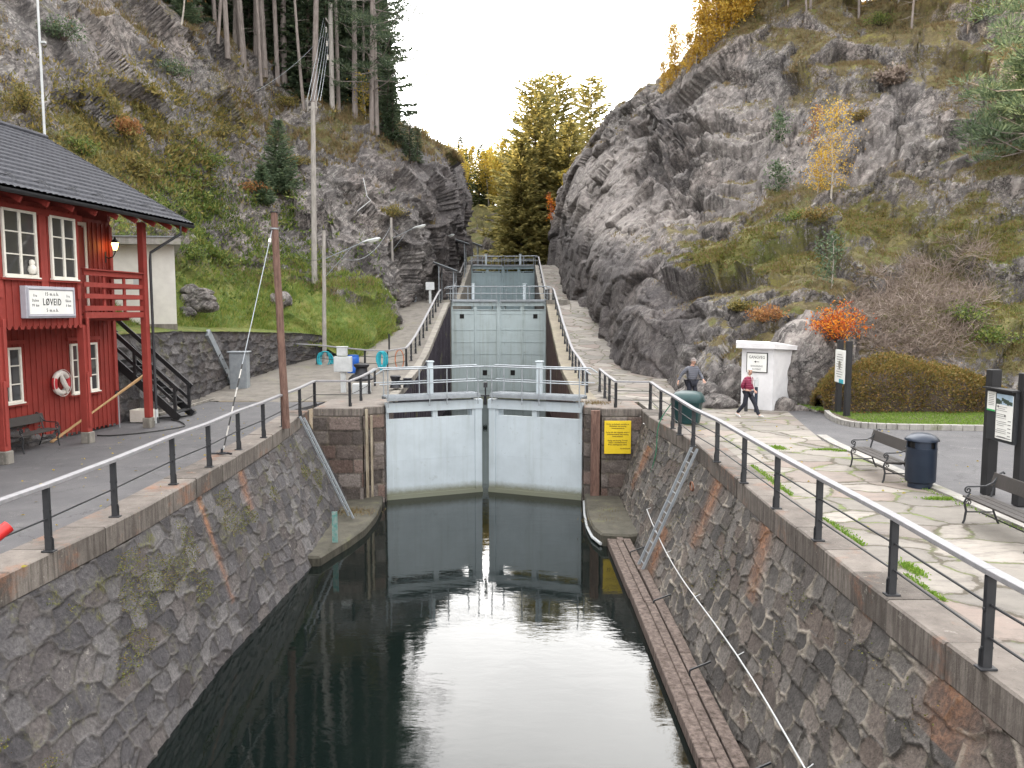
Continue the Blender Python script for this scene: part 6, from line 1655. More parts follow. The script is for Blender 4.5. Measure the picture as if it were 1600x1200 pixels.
# ================================================================ vegetation
def V3(a): return np.array(tuple(a), float)
def mesh_obj(name, V, F_, mat, parent=None):
    return link(name, np_mesh(name, V, F_), mat, parent)
class Cloud:
    def __init__(s): s.p = []; s.d = []; s.l = []; s.w = []
    def add(s, p, d, l, w):
        p = np.atleast_2d(p); n = len(p); s.p.append(p); s.d.append(np.broadcast_to(d, (n, 3))); s.l.append(np.broadcast_to(l, (n,))); s.w.append(np.broadcast_to(w, (n,)))
    def build(s, name, mat, rng, parent=None, tri=False):
        V, F_ = cards(np.concatenate(s.p), np.concatenate(s.d), np.concatenate(s.l), np.concatenate(s.w), rng, tri=tri)
        return mesh_obj(name, V, F_, mat, parent)
def spruce_meshes(H, R, seed, base=.08, dens=1.0, droop=.35, card=.42, cw=.14, topbare=0.0, gap=.0, pw=.8):
    rng = np.random.default_rng(seed); cl = Cloud(); tb = MB(); lean = rng.normal(0, .01, 2)
    ax = lambda z: np.array([lean[0] * z, lean[1] * z, z])
    tb.tube([ax(H * f) for f in np.linspace(-.03, 1, 9)], [H * .0135 * (1 - .95 * f) + .01 for f in np.linspace(0, 1, 9)], 9)
    z = H * base
    while z < H * .985:
        t = z / H; rr = R * (1 - t) ** pw * (.92 + .2 * rng.random()); rr = max(rr, .12)
        nb = int(max(4, 9 * dens * (1 - t * .4)))
        a0 = rng.random() * 6.28
        for k in range(nb):
            if rng.random() < gap: continue
            a = a0 + 6.283 * k / nb + rng.normal(0, .18); L = rr * rng.uniform(.72, 1.14)
            up = .28 - droop * (1 - t) * 1.2 + rng.normal(0, .07)
            d = np.array([math.cos(a), math.sin(a), up]); n = max(4, int(L / (card * .28)))
            f = np.linspace(.12, 1, n)[:, None]
            pts = ax(z) + d * L * f + np.array([0, 0, 1]) * (.16 * L * (f ** 2.4))
            side = np.array([-math.sin(a), math.cos(a), 0])
            for sg in (-1, 1):
                dirs = d * .75 + side * sg * .75 + np.array([0, 0, -.25]) + rng.normal(0, .16, (n, 3))
                cl.add(pts + rng.normal(0, .03, (n, 3)), dirs, card * (1.25 - .55 * f[:, 0]) * (.6 + .4 * (1 - t)) * rng.uniform(.8, 1.2, n), cw)
            cl.add(pts, d + rng.normal(0, .2, (n, 3)) + np.array([0, 0, -.15]), card * .9, cw)
            tb.tube([tuple(ax(z)), tuple(ax(z) + d * L * .75 + np.array([0, 0, .07 * L]))], [.012 + .0012 * H * (1 - t), .006], 3, cap=False)
        z += H * .018 / max(dens, .6) * (1 + .5 * rng.random())
    return cl, tb, rng
def make_tree(name, loc, label, cat, builder, matc, matt, group=None, rz=0.0, s=1.0):
    cl, tb, rng = builder
    t = thing(name, (0, 0, 0), label, cat, group)
    tb.build('trunk', matt, t)
    cl.build('crown', matc, rng, t)
    t.location = loc; t.rotation_euler = (0, 0, rz); t.scale = (s, s, s)
    return t
def pine_tree(H, seed, crown0=.55, R=2.6, ncl=26, dead=True, tr=1.0):
    rng = np.random.default_rng(seed); cl = Cloud(); tb = MB()
    w1, w2 = rng.normal(0, .35, 2); ph = rng.random() * 6
    ax = lambda z: np.array([w1 * math.sin(z / H * 2.2 + ph) * .8 - w1 * math.sin(ph) * .8, w2 * math.sin(z / H * 2.6 + ph * 2) * .8 - w2 * math.sin(ph * 2) * .8, z])
    tb.tube([ax(H * f) for f in np.linspace(-.03, .97, 12)], [H * .0075 * (1 - .8 * f) * tr for f in np.linspace(0, 1, 12)], 10)
    for k in range(ncl):
        t = crown0 + (1 - crown0) * (k + rng.random()) / ncl; z = H * t
        a = rng.random() * 6.28; L = R * (1.15 - .75 * ((t - crown0) / (1 - crown0)) ** 1.6) * rng.uniform(.55, 1.15)
        d = np.array([math.cos(a), math.sin(a), rng.uniform(-.15, .45)])
        e = ax(z) + d * L
        mid = ax(z) + d * L * .55 + np.array([0, 0, -.1 * L])
        tb.tube([tuple(ax(z)), tuple(mid), tuple(e)], [.05, .035, .012], 4, cap=False)
        for (c, r) in ((e, .75), (mid + rng.normal(0, .3, 3), .6), (ax(z) + d * L * .8 + rng.normal(0, .35, 3), .65)):
            n = 85; u = rng.normal(size=(n, 3)); u /= np.linalg.norm(u, axis=1, keepdims=True); u[:, 2] = np.abs(u[:, 2]) * .9 - .15
            rr = rng.random((n, 1)) ** .5 * r * rng.uniform(.8, 1.2)
            cl.add(c + u * rr * np.array([1.15, 1.15, .55]), u + np.array([0, 0, .3]) + rng.normal(0, .3, (n, 3)), .34, .055)
    if dead:
        for k in range(14):
            z = H * rng.uniform(.08, max(.12, crown0)); a = rng.random() * 6.28; L = rng.uniform(.4, 1.3)
            tb.tube([tuple(ax(z)), tuple(ax(z) + np.array([math.cos(a) * L, math.sin(a) * L, rng.uniform(-.3, .15)]))], [.022, .006], 3, cap=False)
    return cl, tb, rng
def leafy_tree(H, seed, R, nb=26, leaves=1800, ls=.16, base=.28, up=.7, trunk_r=.012, crown_shape=1.0):
    rng = np.random.default_rng(seed); cl = Cloud(); tb = MB()
    w = rng.normal(0, .12, 2); ax = lambda z: np.array([w[0] * z * .6 + .06 * math.sin(z * 1.3), w[1] * z * .6, z])
    tb.tube([ax(H * f) for f in np.linspace(-.04, 1, 10)], [H * trunk_r * (1 - .9 * f) + .006 for f in np.linspace(0, 1, 10)], 7)
    per = leaves // nb
    for k in range(nb):
        t = base + (1 - base) * (k + rng.random()) / nb; z = H * t; a = rng.random() * 6.28
        L = R * (math.sin(math.pi * min(1, (t - base) / (1 - base) * .86 + .12)) ** .7) * rng.uniform(.6, 1.15) * crown_shape
        d = np.array([math.cos(a), math.sin(a), up * rng.uniform(.5, 1.3)])
        e = ax(z) + d * L; tb.tube([tuple(ax(z)), tuple(ax(z) + d * L * .5 + np.array([0, 0, .05 * L])), tuple(e)], [.010 + .002 * H * (1 - t), .010, .004], 4, cap=False)
        f = rng.random((per, 1)) ** .7
        p = ax(z) + d * L * f + rng.normal(0, .13 * R + .05, (per, 3)) * (.4 + f)
        u = rng.normal(size=(per, 3)) + np.array([0, 0, -.5])
        cl.add(p, u, ls * rng.uniform(.7, 1.3, per), ls * .72)
    return cl, tb, rng
def shrub(name, loc, r, h, n, ls, mat, label, seed, group=None, cat='shrub', flat=1.0, twig=True, hollow=.5):
    rng = np.random.default_rng(seed); cl = Cloud(); t = thing(name, loc, label, cat, group)
    k = max(6, int(n / 60)); m = MB()
    for i in range(k):
        a = rng.random() * 6.28; rr = rng.random() ** .5
        e = np.array([math.cos(a) * rr * r, math.sin(a) * rr * r * flat, h * (1 - .55 * rr ** 2) * rng.uniform(.6, 1.1)])
        m.tube([(0, 0, -.1), tuple(e * np.array([.5, .5, .55])), tuple(e)], [.02, .014, .005], 4, cap=False)
        nn = n // k; f = rng.random((nn, 1)) ** hollow
        p = e * f + rng.normal(0, .12 * r + .03, (nn, 3)) * np.array([1, flat, .7])
        p[:, 2] = np.abs(p[:, 2])
        cl.add(p, rng.normal(size=(nn, 3)) + np.array([0, 0, .35]), ls * rng.uniform(.6, 1.3, nn), ls * .6)
    T = Matrix.Translation(Vector(loc))
    o = cl.build('foliage', mat, rng, None); o.data.transform(T); o.parent = t; o.matrix_parent_inverse = wm(t).inverted()
    if twig: m.build('branches', MT['bark_dark'], t, M=T)
    return t

# ---- the spruce group in the gap
for (px, top, Y, R, seed, lab) in ((868, 108, 118, 8.2, 1, 'tallest spruce, middle one of the sunlit group in the gap'), (836, 118, 112, 7.2, 2, 'left spruce of the sunlit group in the gap'),
                                 (918, 118, 124, 7.0, 3, 'right spruce of the sunlit group, behind the rock shoulder'), (815, 215, 108, 3.6, 5, 'dark lower spruce at the left foot of the sunlit group'), (888, 190, 108, 4.4, 6, 'lower dark spruce against the right rock shoulder')):
    tp = P(px, top, Y); zb = 8.0; H = tp.z - zb
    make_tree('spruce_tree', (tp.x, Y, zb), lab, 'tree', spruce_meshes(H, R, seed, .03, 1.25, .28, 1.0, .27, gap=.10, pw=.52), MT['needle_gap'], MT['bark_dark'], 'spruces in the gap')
# ---- forest on the left ridge: a few master trees, copied
rng0 = np.random.default_rng(77)
masters = []
def surf_z(s, x, y):
    d = (s.V[:, 0] - x) ** 2 + (s.V[:, 1] - y) ** 2; i = np.argmin(d); return float(s.V[i, 2])
fringe = [((390, 92), 1), ((415, 106), 2), ((437, 116), 0), ((455, 124), 1), ((480, 146), 2), ((537, 162), 0), ((562, 172), 1), ((587, 184), 3), ((365, 70), 0), ((344, 56), 2), ((600, 196), 3), ((425, 100), 1), ((498, 150), 1), ((470, 130), 2)]
builders = [pine_tree(27, 1, .42, 3.0), pine_tree(30, 2, .46, 3.2, tr=1.25), pine_tree(24, 3, .40, 2.8, tr=.8), pine_tree(25, 4, .10, 4.2, 62, tr=1.1)]
labs = ['tall bare-trunked pine with a high crown in the forest on the left ridge', 'slender tall pine deep in the forest on the left ridge', 'shorter leaning pine of the forest on the left ridge', 'pine with low spreading boughs at the right edge of the left forest']
for i, b_ in enumerate(builders):
    masters.append(make_tree('pine_tree', (0, 0, 0), labs[i], 'tree', b_, MT['needle_pine'], MT['bark_pine'], 'pines on the left ridge'))
sp_m = make_tree('spruce_tree', (0, 0, 0), 'dark spruce among the pine trunks on the left ridge', 'tree', spruce_meshes(17, 2.7, 9, .04, .8, .4, .55, .18), MT['needle_pine'], MT['bark_dark'], 'spruces on the left ridge')
used = set()
def put(master, loc, rz, s, label=None, group=None):
    if master.name not in used: used.add(master.name); c = master
    else: c = copy_tree(master)
    c.location = loc; c.rotation_euler = (rng0.normal(0, .02), rng0.normal(0, .02), rz); c.scale = (s, s, s * rng0.uniform(.95, 1.08))
    if label: c['label'] = label
    if group: c['group'] = group
    return c
for (px, py), k in fringe:
    q = hit(SL, px, py, 12); put(masters[k], (q.x, q.y, q.z - .3), rng0.random() * 6.28, rng0.uniform(.92, 1.12))
nu_, nv_ = SL.G.shape[:2]
cnt = 0; tries = 0; placed = []
while cnt < 215 and tries < 6000:
    tries += 1
    i = rng0.integers(int(nu_ * .22), int(nu_ * .82)); j = int(nv_ * rng0.uniform(.585, .86))
    q = SL.G[i, j]; X_ = SL.px[i * nv_ + j]; Y_ = SL.py[i * nv_ + j]
    if X_ > 600 or X_ < -120: continue
    if any((q[0] - a) ** 2 + (q[1] - b) ** 2 < 2.6 for a, b in placed): continue
    placed.append((q[0], q[1])); cnt += 1
    if rng0.random() < .48: put(sp_m, (q[0], q[1], q[2] - .4), rng0.random() * 6.28, rng0.uniform(.6, 1.25))
    else: put(masters[int(rng0.integers(0, 3))], (q[0], q[1], q[2] - .4), rng0.random() * 6.28, rng0.uniform(.85, 1.2))
# small spruces on the shoulder descending to the gap
for k, (px, py, H) in enumerate(((622, 212, 6.5), (650, 238, 5.0), (662, 246, 3.8), (608, 200, 8.5), (640, 228, 3.2))):
    q = hit(SL, px, py + 4, 14)
    put(sp_m, (q.x, q.y + .5, q.z - .2), k * 1.3, H / 17, 'small spruce on the shoulder where the left ridge drops to the gap', 'small spruces on the shoulder')
# young bluish spruces on the left slopes
for k, (px, py, H, lab) in enumerate(((446, 300, 5.4, 'young blue-green spruce on the left cliff slope beside the tall grey pole'), (418, 312, 2.6, 'small young spruce just left of the blue-green spruce'), (300, 30, 2, 'young spruce near the top of the left slope'))):
    q = hit(SL, px, py, 10); make_tree('young_spruce', (q.x, q.y, q.z - .1), lab, 'tree', spruce_meshes(H, H * (.30 if k < 2 else .55), 20 + k, .03, .9 if k < 2 else .6, .1, .34, .07, pw=.8 if k < 2 else .5), MT['needle_young'], MT['bark_dark'])
# autumn saplings
def leafy(px, py, H, R, mat, lab, seed, surf=None, leaves=1500, ls=.15, Y=None, bark='bark_birch', name='birch_tree', grp=None, **k):
    q = hit(surf, px, py, 10) if surf is not None else P(px, py, Y)
    return make_tree(name, (q.x, q.y, q.z - .15), lab, 'tree', leafy_tree(H, seed, R, leaves=leaves, ls=ls, **k), MT[mat], MT[bark], grp)
leafy(1303, 300, 5.0, 1.5, 'leaf_yellow', 'small birch with golden yellow leaves on the right rock face', 1, SR, 1300, .12, nb=22, up=1.0, base=.12)
leafy(1275, 292, 2.4, 1.0, 'leaf_yellow', 'low golden sapling at the left foot of the yellow birch', 2, SR, 600, .12, nb=16, base=.1)
leafy(1252, 240, 3.2, .55, 'leaf_rust', 'thin sapling with rust-red leaves left of the yellow birch', 3, SR, 350, .12, nb=14, up=1.2, base=.3)
leafy(495, 140, 3.4, 1.4, 'leaf_rust', 'rust-leaved sapling in front of the pine trunks', 4, SL, 700, .18, nb=20, base=.1)
leafy(575, 178, 3.6, 1.5, 'leaf_gold', 'golden-brown sapling at the cliff edge below the right forest trunks', 5, SL, 500, .18, nb=18, base=.15)
leafy(292, 32, 5.5, 2.2, 'leaf_rust', 'pale orange birch at the forest edge, top left', 6, SL, 900, .2, nb=22, base=.35)
leafy(860, 345, 3.0, .8, 'leaf_orange', 'orange sapling against the dark spruces at the right rock shoulder', 7, None, 350, .22, Y=97, nb=14, base=.1)
leafy(886, 298, 2.4, .8, 'leaf_gold', 'yellow sapling on the edge of the right rock shoulder', 8, None, 250, .22, Y=97, nb=12, base=.1)
# trees along the right skyline, lit by the low sun
sk = [(1028, 126, 3.0), (1086, 80, 4.5), (1115, 50, 7.0), (1142, 28, 8.0), (1158, 16, 7.0), (1034, 118, 4.0), (1046, 112, 5.5), (1062, 100, 3.5), (1078, 88, 5.5), (1095, 72, 6.5), (1108, 58, 7.5), (1122, 44, 8.5), (1136, 34, 6.5), (1150, 22, 8)]
bm_ = make_tree('birch_tree', (0, 0, 0), 'thin yellow birch on the skyline of the right rock', 'tree', leafy_tree(8, 31, 2.0, nb=34, leaves=2100, ls=.24, base=.12, up=.9), MT['leaf_yellow'], MT['bark_birch'], 'birches on the right skyline')
for k, (px, py, H) in enumerate(sk):
    q = hit(SR, px, py + 6, 16); put(bm_, (q.x, q.y + .6, q.z - .4), k * 2.1, H / 8)
pm2 = make_tree('pine_tree', (0, 0, 0), 'thick-trunked pine standing on top of the right rock', 'tree', pine_tree(14, 8, .35, 3.0, 24), MT['needle_spruce'], MT['bark_pine'], 'pines on the right top')
for k, (px, py) in enumerate(((1229, 18), (1268, 14), (1280, 14), (1422, 34), (1205, 6), (1350, 10), (1460, 8), (1520, 10), (1560, 4))):
    q = hit(SR, px, py, 20); put(pm2, (q.x, q.y + 1.5, q.z - .4), k * 1.7, .9 + .1 * (k % 3))
nu2, nv2 = SR.G.shape[:2]
bm2 = make_tree('birch_tree', (0, 0, 0), 'broad golden birch behind the crest of the right rock', 'tree', leafy_tree(9, 33, 3.2, nb=36, leaves=1900, ls=.26, base=.15, up=.7), MT['leaf_yellow'], MT['bark_birch'], 'birches behind the right crest')
for k in range(34):
    i = int(nu2 * rng0.uniform(.42, .78)); j = int(nv2 * rng0.uniform(.71, .90)); q = SR.G[i, j]
    put(bm2, (q[0], q[1], q[2] - .4), k * 1.9, rng0.uniform(.7, 1.15))
# pine boughs at the right frame edge
for k, (px, py, H, R) in enumerate(((1592, 262, 9.5, 3.2), (1560, 215, 4.5, 2.0), (1625, 230, 7, 3.2))):
    q = hit(SR, px, py, 30); make_tree('pine_tree', (q.x, q.y - .3, q.z - .2), ['soft green pine leaning in from the right edge, the tallest of the three', 'small soft green pine left of the tall edge pine', 'outermost soft green pine half out of the frame'][k], 'tree', pine_tree(H, 50 + k, .12, R, 30, False), MT['needle_young'], MT['bark_pine'])
leafy(1210, 290, 1.8, .9, 'needle_young', 'small green pine sapling on the ledge left of the yellow birch', 61, SR, 500, .16, nb=14, base=.05, name='pine_sapling')
leafy(1215, 212, 1.9, .8, 'needle_young', 'small dark green sapling on the upper right cliff', 62, SR, 500, .16, nb=14, base=.05, name='pine_sapling')
leafy(1305, 440, 2.2, .8, 'needle_young', 'thin green pine sapling above the orange maple', 63, SR, 450, .13, nb=14, base=.15, name='pine_sapling')
# far sunlit trees closing the valley
fm = make_tree('birch_tree', (0, 0, 0), 'golden sunlit birch on the far hill in the gap', 'tree', leafy_tree(11, 35, 2.6, nb=34, leaves=1500, ls=.38, base=.2, up=.8), MT['leaf_gold'], MT['bark_birch'], 'birches on the far hill')
fs = make_tree('spruce_tree', (0, 0, 0), 'sunlit spruce on the far hill in the gap', 'tree', spruce_meshes(12, 2.2, 44, .04, .7, .35, .6, .22), MT['needle_spruce'], MT['bark_dark'], 'spruces on the far hill')
for k in range(60):
    px = rng0.uniform(655, 860); Y = rng0.uniform(132, 165); q = P(px, 330, Y); z = surf_z(SF, q.x, Y)
    m_ = fm if rng0.random() < .72 else fs
    put(m_, (q.x, Y, z - .3), k * 2.3, rng0.uniform(.65, 1.1))
# ---- hedge, maple, vines
rng = np.random.default_rng(5)
hg = thing('hedge', (13.6, 28.4, .1), 'wide rounded olive and rust barberry hedge behind the lawn', 'hedge')
n = 30000
u = rng.random(n); xh = 10.9 + u * 6.6 + rng.normal(0, .05, n)
prof = np.interp(u, [0, .06, .2, .42, .6, .8, .93, 1], [.65, 1.35, 1.75, 1.95, 1.85, 1.4, .95, .45])
th = rng.random(n) * math.pi; rr = 1 - np.abs(rng.normal(0, .10, n))
bumpy = .70 + .52 * fbm(np.stack([xh * 1.7, th * 2.2, th * 0], 1), 4, 4) + (rng.random(n) < .05) * rng.random(n) * .14
yh = 28.35 - np.cos(th) * rr * 1.45 * bumpy * np.interp(u, [0, .1, .9, 1], [.4, 1, 1, .5]); zh = np.sin(th) ** .75 * prof * rr * bumpy + .08
nrm_ = np.stack([rng.normal(0, .5, n), -np.cos(th) + rng.normal(0, .4, n), np.sin(th) + rng.normal(0, .4, n)], 1)
V, F_ = cards(np.stack([xh, yh, zh], 1), nrm_, rng.uniform(.05, .12, n), .055, rng); mesh_obj('foliage', V, F_, MT['leaf_hedge'], hg)
m = MB()
for k in range(90):
    x = 11 + 6.4 * rng.random(); y = 28.4 + rng.normal(0, .3); h = np.interp((x - 10.9) / 6.6, [0, .2, .5, 1], [.8, 1.5, 1.6, .5]) * .9
    m.tube([(x, y, .05), (x + rng.normal(0, .2), y + rng.normal(0, .4), h)], [.014, .005], 3, cap=False)
m.build('stems', MT['bark_dark'], hg)
V = []; nn = 26
F_ = []
for i in range(nn):
    uu = i / (nn - 1); pr_ = np.interp(uu, [0, .06, .2, .42, .6, .8, .93, 1], [.5, 1.1, 1.5, 1.65, 1.55, 1.15, .75, .3])
    for k in range(9):
        a = math.pi * k / 8; V.append((10.95 + uu * 6.5, 28.35 - math.cos(a) * 1.1 * (.4 if i in (0, nn - 1) else 1), math.sin(a) ** .75 * pr_ + .02))
mesh_obj('inner_branches', V, gridfaces(nn, 9), MT['bark_dark'], hg)
q = P(1312, 535, 29.5)
shrub('maple_shrub', (q.x, q.y, q.z), 1.15, 1.45, 1900, .10, MT['leaf_orange'], 'bright orange and red shrub maple above the narrow notice board', 71, hollow=.35)
def scatter(s, cond, n, rng):
    idx = np.where(cond)[0]; k = rng.choice(idx, n); q = s.V[k] + rng.normal(0, .06, (n, 3)); q[:, 2] -= .03
    Nn = s.N.reshape(-1, 3)[k]
    return q, Nn, k
def out_n(N, s): return N * s
def area_w(s):
    return None
# vine tangle
px, py = SR.px, SR.py
def blob(px, py, cx, cy, rx, ry): return ((px - cx) / rx) ** 2 + ((py - cy) / ry) ** 2
cond = ((blob(px, py, 1430, 490, 105, 80) < 1) | (blob(px, py, 1500, 430, 60, 60) < 1)) & (SR.dep < 50)
n = 15000; q, Nn, k = scatter(SR, cond, n, rng)
sgR = 1 if Nn[:, 1].mean() < 0 else -1
d = rng.normal(size=(n, 3)) * np.array([1, .5, .8]) + Nn * sgR * .25
q = q + Nn * sgR * np.abs(rng.normal(0, .16, (n, 1)))
V, F_ = cards(q, d, rng.uniform(.3, .9, n), rng.uniform(.014, .028, n), rng)
o = mesh_obj('creeping_vines', V, F_, MT['twig']); tag(o, 'brown leafless tangle of creeper hanging on the rock above the hedge', 'creeper', None, 'stuff')
# ---- ground vegetation as blades (uncountable)
def blades(name, s, prob, n, L, Wd, mat, label, rng, sgn, up=.8, lean=.35, cat='grass', tufts=7, spread=.10):
    pr_ = np.clip(prob, 0, None).ravel() 
    # weight by true cell area so that density is even in the world
    Gd = s.G; a = np.linalg.norm(np.cross(np.gradient(Gd, axis=0), np.gradient(Gd, axis=1)), axis=2).ravel()
    w_ = pr_ * a / np.maximum(s.dep, 8) ** 1.3; w_ = w_ / w_.sum(); k = rng.choice(len(w_), n, p=w_)
    q = s.V[k]; Nn = s.N.reshape(-1, 3)[k] * sgn
    q = np.repeat(q, tufts, 0) + rng.normal(0, spread, (n * tufts, 3)) * np.array([1, 1, .25]); Nn = np.repeat(Nn, tufts, 0)
    sc = np.repeat(rng.uniform(.55, 1.35, n) * np.clip(s.dep[k] / 40, .75, 2.0), tufts)
    d = np.array([0, 0, up]) + Nn * lean + rng.normal(0, .38, (n * tufts, 3))
    q[:, 2] -= .05
    V, F_ = cards(q, d, L * sc * rng.uniform(.5, 1.2, n * tufts), Wd * sc, rng, tri=True)
    o = mesh_obj(name, V, F_, mat); return tag(o, label, cat, None, 'stuff')
sgL = 1 if (SL.N[:, :, 0]).mean() > 0 else -1
pxl_, pyl_ = SL.px.reshape(SL.G.shape[:2]), SL.py.reshape(SL.G.shape[:2])
seen = (pxl_ > -60) & (pxl_ < 760) & (pyl_ > -60) & (pyl_ < 640)
nzL = np.abs(SL.N[:, :, 2]); vL = np.linspace(0, 7, SL.G.shape[1])[None, :] * np.ones(SL.G.shape[:2])
bankm = (vL < 1.7) * (SL.G[:, :, 1] < 52) * seen
clump = sstep(.42, .6, fbm(SL.V / 2.2, 3, 81)).reshape(nzL.shape)
blades('grass', SL, bankm * (.3 + clump), 16000, .22, .030, MT['grass'], 'lush green grass on the bank above the retaining wall', rng, sgL, cat='grass')
blades('heather_and_grass', SL, np.clip(SL.veg, 0, 1) * seen * (vL > 1.2) * (vL < 6) * clump * (nzL > .25), 20000, .30, .045, MT['grass_dry'], 'dry heather and grass over the left slope', rng, sgL, cat='heather')
gb2 = np.exp(-blob(pxl_, pyl_, 150, 230, 170, 90)) * seen
blades('undergrowth', SL, gb2 * (.4 + clump), 7000, .24, .10, MT['leaf_olive'], 'leafy yellow-green undergrowth behind the boathouse roof', rng, sgL, cat='undergrowth', spread=.28, up=.5)
gb3 = np.exp(-blob(pxl_, pyl_, 380, 400, 110, 60)) * seen + np.exp(-blob(pxl_, pyl_, 300, 330, 70, 70)) * seen
blades('undergrowth', SL, gb3 * (.2 + clump), 5000, .22, .09, MT['leaf_green'], 'leafy green undergrowth on the bank behind the shed', rng, sgL, cat='undergrowth', spread=.28, up=.5)
seenR = ((SR.px > 840) & (SR.px < 1680) & (SR.py > -60)).reshape(SR.G.shape[:2])
nzR = np.abs(SR.N[:, :, 2]); clR = sstep(.42, .62, fbm(SR.V / 1.8, 3, 91)).reshape(nzR.shape)
blades('heather_and_moss', SR, np.clip(SR.veg - .2, 0, 1) * seenR * (.15 + clR) * (nzR > .25), 42000, .15, .035, MT['grass_dry'], 'dry heather and grass tufts over the right rock', rng, sgR, cat='heather')
gm_ = SR.green * np.clip(SR.veg, 0, 1) * seenR * (nzR > .2)
blades('moss_tufts', SR, np.clip(gm_ - .12, 0, 1) * (.25 + clR), 16000, .10, .05, MT['leaf_moss'], 'yellow-green moss and short grass cushions on the ledges of the right rock', rng, sgR, cat='moss', up=.5, lean=.6)
# lawn
n = 26000; X_ = rng.uniform(10.6, 19, n); Yk = np.interp(X_, [p[0] for p in KP], [p[1] for p in KP]) + .18
Yg = Yk + rng.random(n) ** 1.2 * 4.2
V, F_ = cards(np.stack([X_, Yg, np.full(n, .12)], 1), rng.normal(0, .35, (n, 3)) + np.array([0, 0, 1]), rng.uniform(.03, .075, n), .018, rng, tri=True)
tag(mesh_obj('lawn', V, F_, MT['lawn']), 'bright green lawn strip between kerb and hedge', 'lawn', None, 'stuff')
# moss and grass in the joint behind the right coping, and tufts at the kerb
P_ = []
for y in np.arange(5.0, 26, .012):
    a = fbm(np.array([[y * .8, 2.2, 0]]), 3, 12)[0]
    if a > (.43 if y < 10 else .48): 
        for k in range(5): P_.append((float(rT(y)) + .70 + rng.normal(0, .03 + .16 * (a - .48)), y, .0))
for (cx_, cy_, rx_, ry_) in ((1470, 780, .30, .10), (1215, 700, .18, .3), (1293, 703, .3, .07), (1325, 705, .3, .07), (1425, 890, .10, .3)):
    g_ = G(cx_, cy_)
    for k in range(700): P_.append((g_.x + rng.normal(0, rx_ * .5), g_.y + rng.normal(0, ry_ * .5), 0))
for y in np.arange(8, 17, .01):
    if rng.random() < .6: P_.append((8.38 + rng.normal(0, .05), y, 0))
P_ = np.array(P_); n = len(P_)
V, F_ = cards(P_, rng.normal(0, .5, (n, 3)) + np.array([0, 0, .8]), rng.uniform(.02, .06, n), .022, rng)
tag(mesh_obj('joint_grass', V, F_, MT['lawn']), 'moss and short grass growing in the paving joints by the right railing', 'grass', None, 'stuff')
# weeds and moss on walls and ledges
P_ = []; D_ = []
for (f, fb, sg, cnt_, x0, x1, z0, z1, sd_) in ((lT, lB, 1, 7500, 7, 27, -2.4, -.45, 5), (rT, rB, -1, 500, 8, 27, -3.0, -.5, 6)):
    yy = rng.uniform(x0, x1, cnt_ * 5); zz = rng.uniform(z0, z1, cnt_ * 5) 
    keep = (fbm(np.stack([yy * .9, zz * 1.6, yy * 0], 1), 4, sd_) > .60) 
    yy, zz = yy[keep], zz[keep]; v_ = -zz / 3.5
    xx = f(yy) + (fb(yy) - f(yy)) * v_ + sg * .03
    P_.append(np.stack([xx, yy, zz], 1)); D_.append(np.stack([np.full(len(yy), sg * .8), rng.normal(0, .5, len(yy)), rng.normal(.1, .5, len(yy))], 1))
P_ = np.concatenate(P_); D_ = np.concatenate(D_); n = len(P_)
V, F_ = cards(P_, D_, rng.uniform(.015, .035, n), .022, rng)
tag(mesh_obj('wall_moss', V, F_, MT['leaf_moss']), 'tufts of moss and small weeds clinging to the canal wall stones', 'moss', None, 'stuff')
n = 1600; P_ = []
for (a, b_) in (((515, 800), .22), ((560, 800), .2), ((945, 815), .22), ((960, 800), .2), ((560, 612), .25), ((930, 630), .2)):
    g_ = G(a[0], a[1], -3.2 if a[1] > 700 else .1)
    P_.append(np.stack([g_.x + rng.normal(0, .35, 260), g_.y + rng.normal(0, .25, 260), np.full(260, g_.z)], 1))
P_ = np.concatenate(P_); n = len(P_)
V, F_ = cards(P_, rng.normal(0, .5, (n, 3)) + np.array([0, 0, .8]), rng.uniform(.06, .2, n), .02, rng, tri=True)
tag(mesh_obj('ledge_weeds', V, F_, MT['grass_dry']), 'yellowed weeds on the stone ledges at the pier feet', 'weeds', None, 'stuff')
# shrubs on the rocks
for k, (px, py, r, h, mt_, lab) in enumerate(((1188, 490, .9, .6, 'leaf_rust', 'low rusty brown shrub hanging on the right rock above the hut'), (1150, 475, .6, .5, 'leaf_olive', 'small olive shrub on the ledge left of the rusty shrub'),
        (1245, 555, .5, .5, 'leaf_hedge', 'small brown-green bush on the right end of the hut roof'), (1240, 330, 1.0, .6, 'leaf_green', 'low bright green moss cushion bush below the yellow birch'),
        (1280, 330, 1.1, .8, 'leaf_hedge', 'brown heather bush at the foot of the yellow birch'), (1385, 125, 1.3, 1.0, 'twig', 'grey-brown leafless bush high on the right rock'), (1500, 490, 1.0, .7, 'leaf_green', 'green ivy bush in the creeper on the right'), (1545, 520, 1.1, .7, 'leaf_green', 'green ivy bush at the right edge of the creeper'),
        (1335, 180, 1.0, .8, 'leaf_hedge', 'dark brown bush in the cleft of the right rock'), (1530, 40, 1.6, 1.2, 'leaf_green', 'green juniper near the top right corner'), (1370, 28, 1.6, 1.0, 'leaf_green', 'dark juniper on the crest beside the rusty bush'))):
    q = hit(SR, px, py, 12); shrub('shrub', (q.x, q.y, q.z - .1), r, h, 900, .12 if mt_ != 'twig' else .3, MT[mt_], lab, 300 + k)
